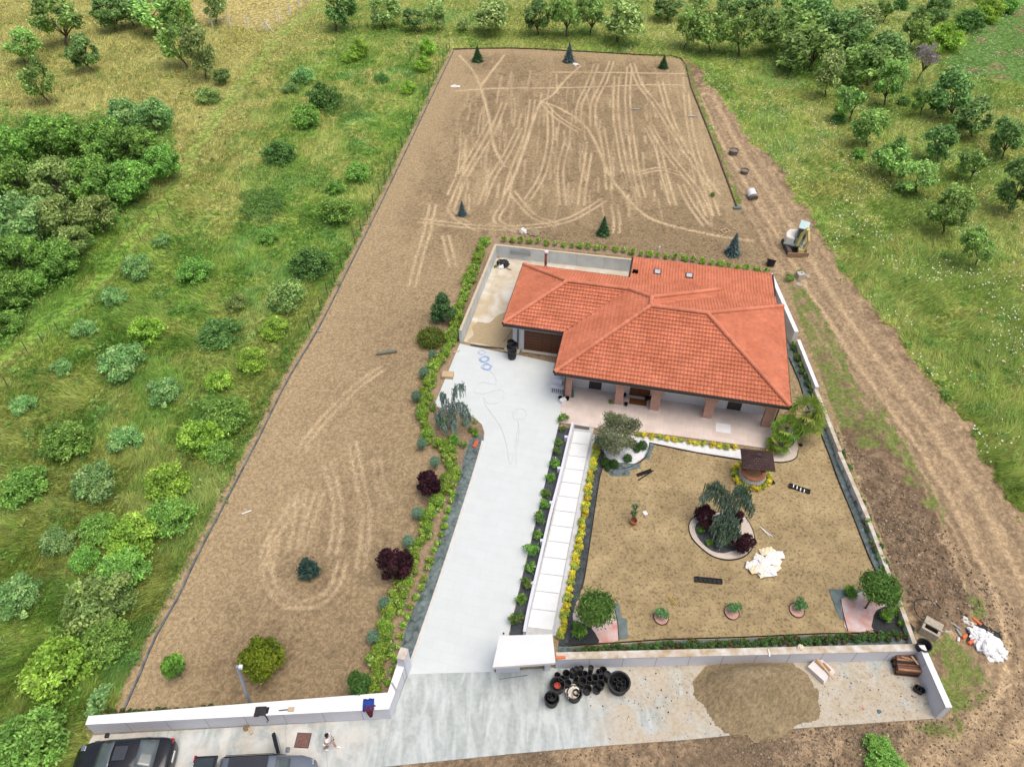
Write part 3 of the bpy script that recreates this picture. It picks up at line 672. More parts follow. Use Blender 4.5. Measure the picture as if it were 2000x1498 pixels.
# gutter and fascia
GU = MB()
edges = [(P1, P0), (P0, V_), (V_, WL), (WL, WB), (R_, P1), ((15.25, 15.42, 2.62), (15.3, 10.95, 2.95)), ((4.0, 12.1, 3.0), (4.0, 15.45, 2.62)), (WB, (4.0, 12.1, ZE))]
for a, b in edges:
    a, b = Vector(a), Vector(b); d = (b-a).normalized(); o_ = Vector((d.y, -d.x, 0))*(-.05)
    for q in (0,):
        a2, b2 = a-o_*-1, b-o_*-1
        GU.tube([a2+Vector((0, 0, -.03)), b2+Vector((0, 0, -.03))], .075, 6)
        GU.obox((a+b)/2+Vector((-d.y, d.x, 0))*-.0, d, (b-a).length/2, .03, min(a.z, b.z)-.27, min(a.z, b.z)-.06)
GU.build('gutter', dkm, house)
stucco = mat('white_stucco', (.74,.745,.74), .85, .04, 5, .2, 50)
W = MB(); W.box(.9, 15.1, 1.75, 10.4, -.1, 2.57); W.box(-4.05, 1.4, 5.05, 11.5, -.1, 2.575); W.box(4.5, 14.8, 10.3, 14.9, -.1, 2.565)
W.build('wall', stucco, house)
brick = tile_mat('red_brick', (.46,.235,.175), (.55,.30,.225), (.50,.36,.30), .26, 0, .85, .5, .012, .075, .12)
# brick texture upright on the arcade
bn = brick.node_tree.nodes; mpn = [n for n in bn if n.type == 'MAPPING'][0]; mpn.inputs['Rotation'].default_value = (R(90), 0, 0)
# arcade: beam with rounded openings over five columns
cols_x = [(.75, 1.22), (4.35, 4.92), (6.85, 7.5), (10.55, 11.2), (14.55, 15.2)]
AR = MB()
def xz(q, y0=.5, y1=.95):
    n = len(AR.V); k = len(q)
    AR.V += [(a, y0, z) for a, z in q]+[(a, y1, z) for a, z in q]; AR.C += [(1, 1, 1)]*(2*k)
    AR.F.append(tuple(n+i for i in range(k))); AR.F.append(tuple(n+k+i for i in range(k))[::-1])
    for i in range(k): j = (i+1) % k; AR.F.append((n+j, n+i, n+k+i, n+k+j))
for i, (a, b) in enumerate(cols_x):
    xz([(a, 0), (b, 0), (b, 2.58), (a, 2.58)])
    if i < 4:
        c = cols_x[i+1][0]; rr_ = .6; arc = [(b+rr_*(1-math.cos(math.pi/2*k/6)), 1.6+rr_*math.sin(math.pi/2*k/6)) for k in range(7)]+[(c-rr_*(1-math.cos(math.pi/2*k/6)), 1.6+rr_*math.sin(math.pi/2*k/6)) for k in range(6, -1, -1)]
        for p_, q_ in zip(arc[:-1], arc[1:]):
            if abs(q_[0]-p_[0]) > 1e-5: xz([p_, q_, (q_[0], 2.58), (p_[0], 2.58)])
AR.build('brick_arcade', brick, house)
for a, b in cols_x: MB().box(a-.03, b+.03, .47, .98, .08, .16).build('column_base', stucco, house)
wood = mat('brown_door_wood', (.115,.045,.022), .5, .18, 3, stretch=(1, 1, 12), c2=(.17,.068,.032))
gd = MB(); gd.box(-3.15, .25, 5.0, 5.04, .1, 2.35); g_ = gd.build('garage_door', wood, house)
pn = MB()
for k in range(8): pn.box(-3.1, .2, 4.985, 4.999, .14+.28*k, .16+.28*k)
pn.box(-1.75,-1.72,4.983,4.999,.1,2.3); pn.box(-1.02,-.99,4.983,4.999,.1,2.3)
pn.build('panel_groove', mat('groove_brown', (.06,.022,.012), .6, .1, 3), g_)
MB().box(-3.3, .4, 4.72, 5.03, .04, .1).build('threshold', mat('stone_sill', (.62,.58,.5), .6, .05, 3), house)
door = MB().box(5.3, 6.75, 1.70, 1.745, .12, 2.25).build('front_door', wood, house)
dd_ = MB()
for a in (5.42, 6.12):
    dd_.box(a, a+.5, 1.68, 1.699, .3, 1.1); dd_.box(a, a+.5, 1.68, 1.699, 1.25, 2.1)
dd_.build('door_panel', mat('door_panel_wood', (.16,.06,.028), .4, .15, 4), door)
MB().box(5.15, 6.9, 1.62, 1.76, .09, .14).build('door_step', mat('step_stone', (.66,.6,.52), .6, .05, 3), house)
sh = mat('dark_shutter', (.05,.043,.042), .5, .1, 4)
for a, b in ((2.35, 3.25), (12.2, 13.15)):
    wdo = MB().box(a, b, 1.70, 1.745, .55 if False else .2, 2.25).build('shuttered_window', sh, house)
    s_ = MB()
    for k in range(16): s_.box(a+.06, b-.06, 1.685, 1.699, .28+.12*k, .32+.12*k)
    s_.build('slat', mat('shutter_slats', (.085,.075,.072), .5, .1, 4) if a < 5 else bpy.data.materials['shutter_slats'], wdo)
    MB().box(a-.06, b+.06, 1.62, 1.76, .13, .19).build('sill', bpy.data.materials['step_stone'], wdo)
for x in (1.55, 11.55, 14.1, 4.95):
    MB().lathe([(.0, 0), (.07, 0), (.07, .2), (0, .2)], 10).build('wall_lamp', dkm, house, loc=(x, 1.68, 1.35))
# downpipes
dp = MB(); dp.tube([(.9, .05, 2.8), (.9, .3, 2.62), (.72, .44, 2.5), (.72, .44, .1)], .05, 8); dp.build('downpipe', dkm, house)
dp = MB(); dp.tube([(15.35, .05, 2.8), (15.3, .3, 2.62), (15.3, .5, 2.5), (15.3, .5, .1)], .05, 8); dp.build('downpipe', dkm, house)
dp = MB(); dp.tube([(-4.0, 4.5, 2.78), (-4.0, 4.8, 2.6), (-3.62, 4.95, 2.45), (-3.62, 4.95, .1)], .05, 8); dp.build('downpipe', mat('black_pipe', (.02,.02,.022), .4, .1, 3), house)
# skylights
for px, py in ((1284,533), (1346,540)):
    g = G(px, py, 2.86)-H0; ca, sa = math.cos(-HA), math.sin(-HA); lx, ly = g.x*ca-g.y*sa, g.x*sa+g.y*ca
    z = 3.03-.11*(ly-11.7)
    s1 = MB().box(lx-.3, lx+.3, ly-.33, ly+.33, z-.05, z+.14).build('skylight', dkm, roof)
    MB().box(lx-.22, lx+.22, ly-.25, ly+.25, z+.141, z+.15).build('skylight_pane', mat('skylight_glass', (.5,.53,.55), .15, .05, 2, spec=.6), roof)
g = G(1240,534,2.9)-H0; lx, ly = g.x*ca-g.y*sa, g.x*sa+g.y*ca
MB().box(lx-.2, lx+.25, ly-.12, ly+.12, 2.95, 3.2).build('vent_tile', rm_, roof)
# flue
fx, fy = -2.87, 12.3
fm = mat('copper_flue', (.26,.075,.05), .45, .15, 4, metal=.1, spec=.5)
for a in [0]:
    fl = MB().tube([(fx, fy, 2.2), (fx, fy, 4.15)], .11, 12).build('flue_pipe', fm, house, smooth=True)
    MB().lathe([(0, 0), (.1, 0), (.21, .1), (.2, .2), (.12, .28), (0, .3)], 14).build('flue_cap', mat('flue_cap_metal', (.7,.7,.7), .35, .05, 3), fl, loc=(fx, fy, 4.13), smooth=True)
    MB().lathe([(0, 0), (.13, 0), (.13, .03), (0, .03)], 12).build('flue_band', bpy.data.materials['flue_cap_metal'], fl, loc=(fx, fy, 3.0))
# ---------------- leaves, crowns, trunks ----------------
leaf_m = mat('leaves', (2.95,2.85,2.6), .6, .1, 2, attr=True, trans=.42, objvar=.16, spec=.25)
leaf_f = mat('needles', (2.5,2.5,2.4), .7, .1, 3, attr=True, trans=.1, spec=.2)
bark = mat('bark', (.16,.13,.105), .95, .3, 8, .8, 20)
def leaves(name, blobs, n, size, cols, seed, mt=None, flat=.0, elong=1.7, shell=.55, droop=0.0, flowers=None, rag=.16, tips=.0):
    """blobs: (x,y,z,rx,ry,rz,weight). cols: list of base colours picked per clump"""
    g = np.random.default_rng(seed); B = np.array([b[:6] for b in blobs], float); wt = np.array([b[6] if len(b) > 6 else b[3]*b[4] for b in blobs], float); wt /= wt.sum()
    k = g.choice(len(B), n, p=wt); d = g.normal(size=(n, 3)); d[:, 2] += .25; d /= np.linalg.norm(d, axis=1)[:, None]
    r = (shell+(1-shell)*g.random(n)**.6)*(1+rag*g.normal(size=n))
    ctr = B[k, :3]+d*B[k, 3:6]*r[:, None]
    nrm = d*.7+g.normal(size=(n, 3))*.55; nrm[:, 2] += flat; nrm /= np.linalg.norm(nrm, axis=1)[:, None]
    t = np.cross(nrm, g.normal(size=(n, 3))); t /= np.linalg.norm(t, axis=1)[:, None]
    t[:, 2] -= droop; t /= np.linalg.norm(t, axis=1)[:, None]; b = np.cross(nrm, t); b /= np.linalg.norm(b, axis=1)[:, None]
    s = size*(.6+.8*g.random(n))[:, None]; V = np.empty((n, 4, 3))
    V[:, 0] = ctr-t*s*elong*.5; V[:, 1] = ctr-b*s*.42+nrm*s*.06; V[:, 2] = ctr+t*s*elong*.5; V[:, 3] = ctr+b*s*.42+nrm*s*.06
    cc = np.array(cols); ci = g.integers(0, len(cc), len(B)); base = cc[ci[k]]*(.88+.24*g.random(len(B)))[k][:, None]
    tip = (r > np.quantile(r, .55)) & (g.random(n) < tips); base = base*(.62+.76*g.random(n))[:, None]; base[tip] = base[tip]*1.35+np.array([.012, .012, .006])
    if flowers is not None:
        f = (g.random(n) < flowers[1]) & (d[:, 2] > .1); base[f] = np.array(flowers[0])
    C4 = np.repeat(base[:, None, :], 4, 1)
    return mkmesh(name, V.reshape(-1, 3), np.arange(n*4).reshape(-1, 4), C4.reshape(-1, 3), False, mt or leaf_m)
def lumpy(seed, n, rx, rz, zc, small=.38, spread=.62, flatb=.8):
    g = random.Random(seed); out = []
    for i in range(n):
        a = g.uniform(0, 2*math.pi); e = math.asin(g.uniform(-.75, 1)); q = spread*g.uniform(.7, 1.1)
        s = small*g.uniform(.65, 1.25)
        out.append((rx*q*math.cos(a)*math.cos(e), rx*q*math.sin(a)*math.cos(e), zc+rz*q*math.sin(e), rx*s, rx*s, rz*s*flatb))
    return out
def trunk_mesh(name, seed, h, r, branches=5, spread=.5, top=None, lean=.08):
    g = random.Random(seed); M = MB(); top = top or h*.45
    a = (g.uniform(-lean, lean)*h, g.uniform(-lean, lean)*h)
    M.tube([(0, 0, -.15), (a[0]*.3, a[1]*.3, top*.5), (a[0], a[1], top)], [r, r*.8, r*.65], 7)
    for i in range(branches):
        t = 2*math.pi*i/branches+g.uniform(-.4, .4); rr_ = spread*g.uniform(.6, 1.1)
        e = (a[0]+rr_*math.cos(t), a[1]+rr_*math.sin(t), top+(h-top)*g.uniform(.5, .95))
        mid = (a[0]+rr_*.45*math.cos(t+.3), a[1]+rr_*.45*math.sin(t+.3), top+(e[2]-top)*.45)
        M.tube([(a[0], a[1], top*.96), mid, e], [r*.55, r*.36, r*.12], 5)
    return M.mesh(name, bark, True)
GR = dict(mid=[(.075,.15,.035),(.095,.185,.045),(.06,.125,.03),(.11,.20,.05)], dark=[(.055,.12,.035),(.07,.145,.042),(.045,.10,.03)],
          bright=[(.092,.180,.042),(.11,.20,.048),(.08,.155,.04)], lime=[(.125,.21,.035),(.10,.18,.03),(.155,.24,.05)], grey=[(.105,.185,.075),(.14,.22,.095),(.08,.155,.06)],
          olive=[(.11,.16,.055),(.13,.18,.065),(.09,.14,.05)])
# orchard trees: crown centre at z = 1, crown radius .72
ORCH = []
for i in range(5):
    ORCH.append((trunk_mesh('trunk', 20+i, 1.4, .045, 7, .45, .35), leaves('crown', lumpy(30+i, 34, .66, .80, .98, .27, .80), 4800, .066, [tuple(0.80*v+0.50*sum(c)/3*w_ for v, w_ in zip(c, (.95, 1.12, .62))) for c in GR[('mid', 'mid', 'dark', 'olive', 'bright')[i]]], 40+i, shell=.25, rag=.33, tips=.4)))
def orchard(base, ctr, r, label, kind=0, group=None, name='orchard_tree', cat='tree'):
    g = G(*base); dp_ = depth(*base); rm = (1.32 if 1500 < ctr[0] < 1760 and ctr[1] < 125 else 1.13)*r*dp_/FPX; zc = max(hgt(base, ctr[1]), rm*.75)
    zc = min(zc, rm*2.3)
    s = rm/.72; rz = (base[0]*7+base[1]*13) % 6.28
    t = tag(add(name, None, None, (g.x, g.y, -.05), (0, 0, rz), (s, s, zc)), label, cat, group)
    tx = (ctr[0]-PX(g.x, g.y, zc)[0])*dp_/FPX       # lean towards where the crown sits
    if abs(tx) > .15: t.rotation_euler = (0, math.atan2(max(-1.2, min(1.2, tx)), zc), 0)
    tr, cr = ORCH[kind]; add('trunk', tr, t, rot=rz); add('crown', cr, t, rot=rz)
    return t
OG = 'orchard trees around the meadow'
for row in [
 ((50,125),(42,85),30,'pale small tree second from the left edge in the upper left orchard',4),
 ((98,203),(70,155),30,'leaning little tree nearest the thicket in the upper left orchard',0),
 ((183,140),(163,100),31,'dark round crowned tree standing alone mid upper left orchard',2),
 ((128,90),(108,35),44,'large tree at the top left, behind the lone dark one',0),
 ((225,60),(212,22),34,'dark tree between the large left tree and the top hedge trees',2),
 ((262,52),(255,10),30,'shaded tree at the top edge left of the big twin crowns',2),
 ((305,65),(300,20),46,'biggest dense crown at the top edge left of the straw field',0),
 ((350,70),(352,18),28,'narrow tree touching the straw field corner at the top edge',4),
 ((368,132),(340,78),33,'left of two joined trees below the straw field',0),
 ((401,155),(388,95),33,'right of two joined trees below the straw field, trunk showing',3),
 ((440,165),(432,148),18,'small bushy tree beside the mown lane right of the joined pair',2),
 ((422,48),(415,-2),26,'tree in front of the straw field with bare forked trunk',3),
 ((657,60),(667,12),34,'dark tree at the top edge right of the white post fence',2),
 ((753,56),(750,18),31,'tree with forked trunk at the top centre left',3),
 ((800,62),(803,36),23,'low bushy tree between two fruit trees at top centre left',2),
 ((853,60),(850,27),22,'slim upright tree left of the bare field top corner',3),
 ((957,64),(960,28),40,'broad tree right behind the left spruce of the bare field',3),
 ((905,62),(903,46),14,'small bush left of the broad tree behind the bare field',3),
 ((1052,68),(1052,28),28,'dense tree behind the field left of centre, leaves to the ground',2),
 ((1106,74),(1102,22),28,'bright slim tree behind the blue spruce',4),
 ((1152,68),(1152,22),30,'tree with V shaped trunk right of the blue spruce',0),
 ((1207,84),(1216,36),43,'widest rounded tree behind the top edge of the bare field',3),
 ((1335,96),(1346,50),25,'narrow leaning tree beyond the top right field corner',4),
 ((1388,104),(1392,50),34,'middle one of three trees beyond the top right field corner',0),
 ((1443,110),(1455,58),32,'right one of three trees beyond the top right field corner',0),
 ((1302,40),(1300,14),30,'low dark tree at the top edge above the dry grass gap',2),
 ((1365,30),(1365,2),22,'thin trunk tree at the top edge beyond the three trees',3),
 ((1425,38),(1425,8),28,'shadowy tree at the top edge right of the thin trunk tree',2),
 ((1478,50),(1480,18),30,'dark tree at the top edge left of the right thicket',2),
 ((1545,110),(1535,55),46,'left tree of the dense right thicket',0),
 ((1560,40),(1565,-5),38,'back tree of the dense right thicket at the top edge',0),
 ((1600,90),(1598,35),42,'tall middle tree of the dense right thicket',2),
 ((1580,140),(1572,98),50,'front tree of the dense right thicket with wide crown',0),
 ((1640,115),(1645,62),38,'right tree of the dense right thicket',2),
 ((1612,190),(1622,138),30,'thin trunk tree in front of the right thicket',3),
 ((1695,168),(1697,118),42,'broad pale tree right of the thicket, foliage to the ground',0),
 ((1738,150),(1738,100),40,'dark crowned tree behind the bright sapling at the right',2),
 ((1727,206),(1742,155),27,'bright green sapling in front of the dark crowned tree',4),
 ((1682,76),(1687,38),33,'spreading tree at the top right between the thicket and the bush row',3),
 ((1725,45),(1728,18),15,'little tree at the top right behind the spreading tree',0),
 ((1775,97),(1790,52),28,'leaning tree below the bush row at the top right',0),
 ((1820,60),(1830,22),26,'dark tree at the top right beside the bush row end',2),
 ((1660,238),(1660,195),28,'tree leaning left just below the thin trunk tree',0),
 ((1693,287),(1700,245),32,'tree with forked low trunk in the right meadow, third row up',4),
 ((1740,342),(1745,302),33,'round tree in the middle of the right meadow row',0),
 ((1790,375),(1791,342),35,'pale open crowned tree below the round right meadow tree',4),
 ((1833,318),(1840,276),30,'dark tree above the pale open crowned one at right',2),
 ((1895,352),(1898,316),28,'tree with thin dark trunk near the right edge, second row',0),
 ((1900,268),(1908,226),37,'large dark tree with bare patch beside it near the right edge',2),
 ((1957,312),(1965,266),34,'tree at the right edge with dry grass round its foot',2),
 ((1862,232),(1862,176),42,'very bushy dark tree right of the bright sapling',2),
 ((1797,228),(1800,192),17,'thin little sapling left of the very bushy dark tree',0),
 ((1843,458),(1860,405),36,'bright open tree with bent trunk in the right meadow',4),
 ((1905,520),(1910,476),27,'bright young tree lowest in the right meadow',4),
 ((1970,420),(1992,360),38,'dark tree cut by the right edge of the view',2),
 ((1930,5),(1935,-10),20,'tree beyond the bush row in the top right corner',2),
 ]:
    orchard(*row[:4], kind=row[4], group=OG)
# bare purple tree
g = G(1790,160); t = thing('bare_tree', 'bare greyish purple twiggy tree left of the crop field', 'tree', (g.x, g.y, 0), 0)
add('trunk', trunk_mesh('trunk', 77, 5.2, .09, 12, 1.5, 1.4), t)
add('twigs', leaves('twigs', lumpy(78, 14, 1.7, 1.7, 3.6), 900, .12, [(.16,.14,.16),(.13,.12,.13)], 79, elong=3.5), t)
# shrubs: crown radius 1, centre z .55
SHR = {}
for i, k in enumerate(['mid', 'dark', 'bright', 'lime', 'grey', 'olive']):
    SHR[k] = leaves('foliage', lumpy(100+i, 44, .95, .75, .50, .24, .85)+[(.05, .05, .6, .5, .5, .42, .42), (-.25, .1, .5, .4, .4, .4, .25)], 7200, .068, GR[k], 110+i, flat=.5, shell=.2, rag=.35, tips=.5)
stem_me = trunk_mesh('stem', 99, .7, .035, 6, .5, .12)
def shrub(px, py, r, label, kind='mid', hs=1.0, group=None, name='meadow_shrub', cat='shrub'):
    rm = 1.18*r*depth(px, py)/FPX; g = G(px, py, .55*rm*hs)
    t = tag(add(name, None, None, (g.x, g.y, -.05), (0, 0, (px*3+py*11) % 6.28), (rm, rm, rm*hs)), label, cat, group)
    add('stem', stem_me, t); add('foliage', SHR[kind], t); return t
SG = 'wild shrubs in the left meadow'
for a in [
 (630,188,28,'dark shrub highest in the left meadow beside the bramble patch','dark',1.1),(597,227,25,'bright shrub just below left of the dark topmost shrub','bright',1.1),
 (548,298,28,'dark round shrub above the wide bramble patch','dark'),(655,413,32,'leafy shrub close to the bare field edge, mid height','bright'),
 (609,512,35,'dense blue green shrub near the bend of the field edge','dark',1.0),(560,575,34,'low spreading dark shrub below the blue green one','olive'),
 (268,522,25,'grey green small tree-like shrub by the mown lane','grey',1.3),(380,528,30,'round yellow green shrub right of the grey green ones','mid'),
 (220,578,21,'small grey green shrub with bare ring of earth','grey',1.1),(283,645,29,'light shrub left of the dark grass patch','lime'),
 (165,643,21,'pale grey shrub close to the mown lane on the left','grey'),(120,718,18,'small upright grey shrub near the left edge, upper one','grey',1.2),
 (238,706,38,'grey shrub cluster in the middle of the left meadow','grey'),(318,765,30,'grey shrub with bright tips beside the pale grass','grey'),
 (45,790,21,'little dark grey shrub near the left edge','grey'),(245,857,28,'round grey shrub left of the lime shrubs','grey'),
 (125,860,42,'wide yellow green shrub at the left, upper of the two wide ones','mid'),(184,940,38,'tall pale tipped grey shrub with vase shape','grey',1.1),
 (45,950,42,'wide green shrub at the left edge','mid'),(325,940,38,'lime yellow shrub right of the pale tipped one','lime'),
 (388,855,38,'lime shrub joined to the bright green pair','lime'),(445,808,38,'bright green bush overhanging the field edge','bright',1.1),
 (430,745,25,'small light green bush above the bright overhanging one','lime'),(428,880,24,'bright green bush below the joined pair','bright'),
 (190,1030,33,'bright layered green bush left of the big lime group','bright'),(110,1055,29,'pale grey green shrub in the lower left meadow','grey'),
 (262,1045,45,'big lime green bush in the lower left group','lime'),(328,1012,42,'bright green bush on the right of the lower group','bright'),
 (165,1092,26,'narrow bright bush left of the big lime one','bright',1.2),(240,1112,45,'large bright bush under the big lime one','bright'),
 (30,1165,40,'blue green shrub cut by the left edge','grey',1.1),(190,1170,56,'largest shrub, dark with yellow tips, lower left','olive',1.1),
 (205,1248,42,'bright fern like bush below the largest shrub','bright'),(108,1310,56,'big lime tipped bush near the bottom left corner','lime'),
 (55,1450,62,'broad bush in the bottom left corner','mid'),(537,640,25,'light shrub between the dark shrub and the bare field','lime'),
 (492,702,27,'leafy light shrub near the bare field edge below','lime'),(315,470,16,'tiny grey shrub at the lane edge','grey'),
 (522,463,18,'small round shrub left of the blue green one','mid'),(700,337,23,'shrub against the upper field edge fence','bright'),
 (655,365,18,'low shrub between the fence shrub and the leafy one','mid'),(833,93,14,'yellow green sapling beside the field top corner','lime',1.4),
 (826,125,15,'second yellow green sapling down from the field top corner','lime',1.2),(798,172,13,'little lime sapling along the upper field edge','lime',1.2),
 (702,96,16,'small open lime sapling in the upper meadow','lime',1.4),(685,112,13,'tiny lime bush left of the open sapling','lime'),
 (592,148,20,'low grey bush in the upper meadow','grey'),(567,172,13,'tiny grey bush left below the low grey one','grey'),
 (425,648,38,'dark green clump of tall weeds','dark',.6),(460,590,18,'small olive shrub below the dark round one','olive'),
 (745,152,14,'low dark bramble shrub in the upper meadow','dark',.8),(405,187,20,'elder bush with white flowers beside the mown lane','olive'),
 (1843,75,30,'yellow green bush, lowest of the top right bush row','lime'),(1812,92,18,'small pale bush beside the yellow green one','lime'),
 (1894,40,25,'dark bush in the middle of the top right bush row','dark'),(1930,22,26,'pale tipped bush near the top of the bush row','lime'),
 (1965,8,22,'uppermost bush of the top right bush row','bright'),(1760,8,14,'lone bush at the top right edge','dark'),
 (1765,197,12,'small dark weed bush below the bright sapling','dark',.8),(1678,300,14,'small bush under the forked right tree','mid'),
 (1640,232,14,'low bush at the foot of the leaning tree','dark',.8),
 (1715,1455,24,'upper bright weed bush growing in the mud by the bottom edge','bright',.8),(1735,1490,34,'lower bright weed bush growing in the mud at the bottom edge','bright',.8),
 ]: shrub(*a[:5], hs=a[5] if len(a) > 5 else 1.0, group=SG if a[0] < 1000 else 'bushes at the top right and bottom right')
# bramble patches: low leafy cover nobody could count
def patch(name, poly, n, label, kind, zt=.35, size=.12, seed=1):
    g = np.random.default_rng(seed); P = gp(poly); xs = [p.x for p in P]; ys = [p.y for p in P]
    x = g.uniform(min(xs), max(xs), n*3); y = g.uniform(min(ys), max(ys), n*3)
    ok = pip(x+(fbm(x*2, y*2, 3)-.5)*1.5, y+(fbm(x*2, y*2, 5)-.5)*1.5, P); x, y = x[ok][:n], y[ok][:n]; n = len(x)
    ctr = np.stack([x, y, zt*fbm(x*1.2, y*1.2, 7, 3)*1.6*g.random(n)], -1); t = g.normal(size=(n, 3)); t[:, 2] *= .4; t /= np.linalg.norm(t, axis=1)[:, None]
    b = np.cross(t, g.normal(size=(n, 3))*.4+[0, 0, 1]); b /= np.linalg.norm(b, axis=1)[:, None]; s = size*(.6+.8*g.random(n))[:, None]
    V = np.stack([ctr-t*s*.8, ctr-b*s*.45, ctr+t*s*.8, ctr+b*s*.45], 1); cc = np.array(GR[kind])[g.integers(0, len(GR[kind]), n)]*(.7+.6*g.random(n))[:, None]
    o = add(name, mkmesh(name, V.reshape(-1, 3), np.arange(n*4).reshape(-1, 4), np.repeat(cc[:, None], 4, 1).reshape(-1, 3), False, leaf_m))
    return tag(o, label, 'ground cover', kind='stuff')
patch('bramble_patch', [(630,195),(690,190),(715,230),(690,240),(640,225)], 1800, 'small dark bramble patch beside the topmost meadow shrub', 'dark', .6, seed=2)
patch('bramble_patch', [(500,330),(600,315),(640,345),(620,370),(540,385),(500,430),(470,410),(490,370)], 4200, 'wide green bramble patch in the upper left meadow', 'bright', .4, seed=3)
patch('bramble_patch', [(470,380),(530,370),(560,400),(530,440),(480,430)], 2400, 'dark bramble patch just below the wide one', 'dark', .5, seed=4)
edge_w = [(x-14-(y-97)*.016, y) for x, y in LEFT_EDGE]
patch('edge_weeds', [(x-3, y) for x, y in LEFT_EDGE[1:]]+[(x-8-(y-97)*.022, y) for x, y in LEFT_EDGE[:0:-1]], 15000, 'dark weeds growing along the left edge of the bare plot', 'dark', .55, .10, seed=5)
patch('edge_weeds', [(889,90),(1000,87),(1111,92),(1250,100),(1335,108),(1400,170),(1500,300),(1580,420),(1650,520),(1660,515),(1590,400),(1510,285),(1410,150),(1340,95),(1200,85),(1000,78),(890,80)], 8000, 'weeds growing along the top and right field edge', 'mid', .5, .12, seed=6)
patch('undergrowth', [(-30,230),(150,235),(330,215),(345,300),(300,370),(230,440),(165,510),(140,560),(60,610),(40,670),(-60,700)], 26000, 'leafy undergrowth filling the gaps of the left thicket', 'mid', 1.5, .17, seed=7)
patch('undergrowth', [(1490,20),(1700,60),(1745,150),(1640,180),(1560,150),(1500,110)], 7000, 'undergrowth below the dense right thicket', 'mid', 1.2, .2, seed=8)
patch('orchard_weeds', [(640,70),(890,72),(1000,78),(1330,100),(1480,120),(1480,90),(1320,85),(1200,68),(1000,62),(700,50)], 6000, 'rank weeds under the row of trees behind the bare field', 'mid', .7, .14, seed=10)
def scatter_weeds():
    g = np.random.default_rng(77); n = 900; yy = 14+g.random(n*5)**1.2*105; hw = (yy*_c+CH*_s)/FPX*1040; xx = (g.random(n*5)*2-1)*hw
    ok = lookup(isgrass, xx, yy) & (lookup(short, xx, yy) < .4) & (fbm(xx*.12, yy*.12, 95, 4) > .44); xx, yy = xx[ok][:n], yy[ok][:n]; n = len(xx); r = .25+.75*g.random(n)**2
    m = 26; k = np.repeat(np.arange(n), m); N_ = n*m; a = g.random(N_)*6.283; q = np.sqrt(g.random(N_))*r[k]; ctr = np.stack([xx[k]+np.cos(a)*q, yy[k]+np.sin(a)*q, (.15+.5*r[k]*(1-(q/r[k])**2))*(.5+.7*g.random(N_))], -1)
    t = g.normal(size=(N_, 3)); t[:, 2] *= .5; t /= np.linalg.norm(t, axis=1)[:, None]; b = np.cross(t, g.normal(size=(N_, 3))*.5+[0, 0, 1]); b /= np.linalg.norm(b, axis=1)[:, None]; s = .10*(.6+.9*g.random(N_))[:, None]
    V = np.stack([ctr-t*s, ctr-b*s*.5, ctr+t*s, ctr+b*s*.5], 1); pal = np.array(GR['mid']+GR['dark']+GR['mid']+GR['olive'])*.85; cc = pal[g.integers(0, len(pal), n)][k]*(.65+.7*g.random(N_))[:, None]
    tag(add('meadow_weeds', mkmesh('meadow_weeds', V.reshape(-1, 3), np.arange(N_*4).reshape(-1, 4), np.repeat(cc[:, None], 4, 1).reshape(-1, 3), False, leaf_m)), 'broad leaved weed tufts scattered through the meadow grass', 'weeds', kind='stuff')
scatter_weeds()
# thicket on the left
TH = []
for i in range(4):
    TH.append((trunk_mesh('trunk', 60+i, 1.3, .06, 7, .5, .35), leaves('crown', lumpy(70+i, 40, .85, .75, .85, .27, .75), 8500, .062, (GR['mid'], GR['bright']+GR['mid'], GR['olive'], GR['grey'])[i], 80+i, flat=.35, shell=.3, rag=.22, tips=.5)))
TG = 'dense thicket trees on the left edge'
for (px, py, r, k, lb) in [
 (245,228,38,3,'grey flowering low tree at the top left of the thicket'),(300,226,38,3,'grey flowering low tree at the top right of the thicket'),
 (15,285,45,1,'thicket tree at the left edge, highest row'),(75,262,42,1,'thicket tree with bright tips in the highest row, second from left'),(135,262,44,1,'bright thicket tree in the middle of the highest row'),
 (200,275,46,0,'mid green thicket tree below the grey flowering pair'),(265,285,46,0,'thicket tree under the right grey flowering one'),(312,318,38,0,'outermost thicket tree on the right, beside the lane'),
 (30,350,50,0,'left edge thicket tree in the second row'),(105,355,52,2,'olive brown thicket tree in the second row'),(175,350,50,0,'dense green thicket tree mid second row'),(245,355,46,1,'bright green thicket tree at the right of the second row'),
 (45,425,55,3,'large blue green thicket tree in the third row'),(115,420,48,2,'olive thicket tree in the third row, centre'),(190,415,42,2,'dark olive thicket tree close to the lane'),
 (40,500,52,0,'big thicket tree at the left in the fourth row'),(105,505,42,0,'thicket tree hanging over the lane in the fourth row'),(145,470,36,2,'rounded olive bush at the lane side of the thicket'),
 (15,565,42,0,'lower left edge thicket tree'),(60,550,30,1,'low bright thicket tree at the lower end'),(12,630,28,1,'last low bush at the lower end of the thicket')]:
    rm = 1.12*r*depth(px, py)/FPX; g = G(px, py, .85*rm)
    t = tag(add('thicket_tree', None, None, (g.x, g.y, -.1), (0, 0, (px*5+py) % 6.28), (rm, rm, rm*1.05)), lb, 'tree', TG)
    add('trunk', TH[k][0], t); add('crown', TH[k][1], t)
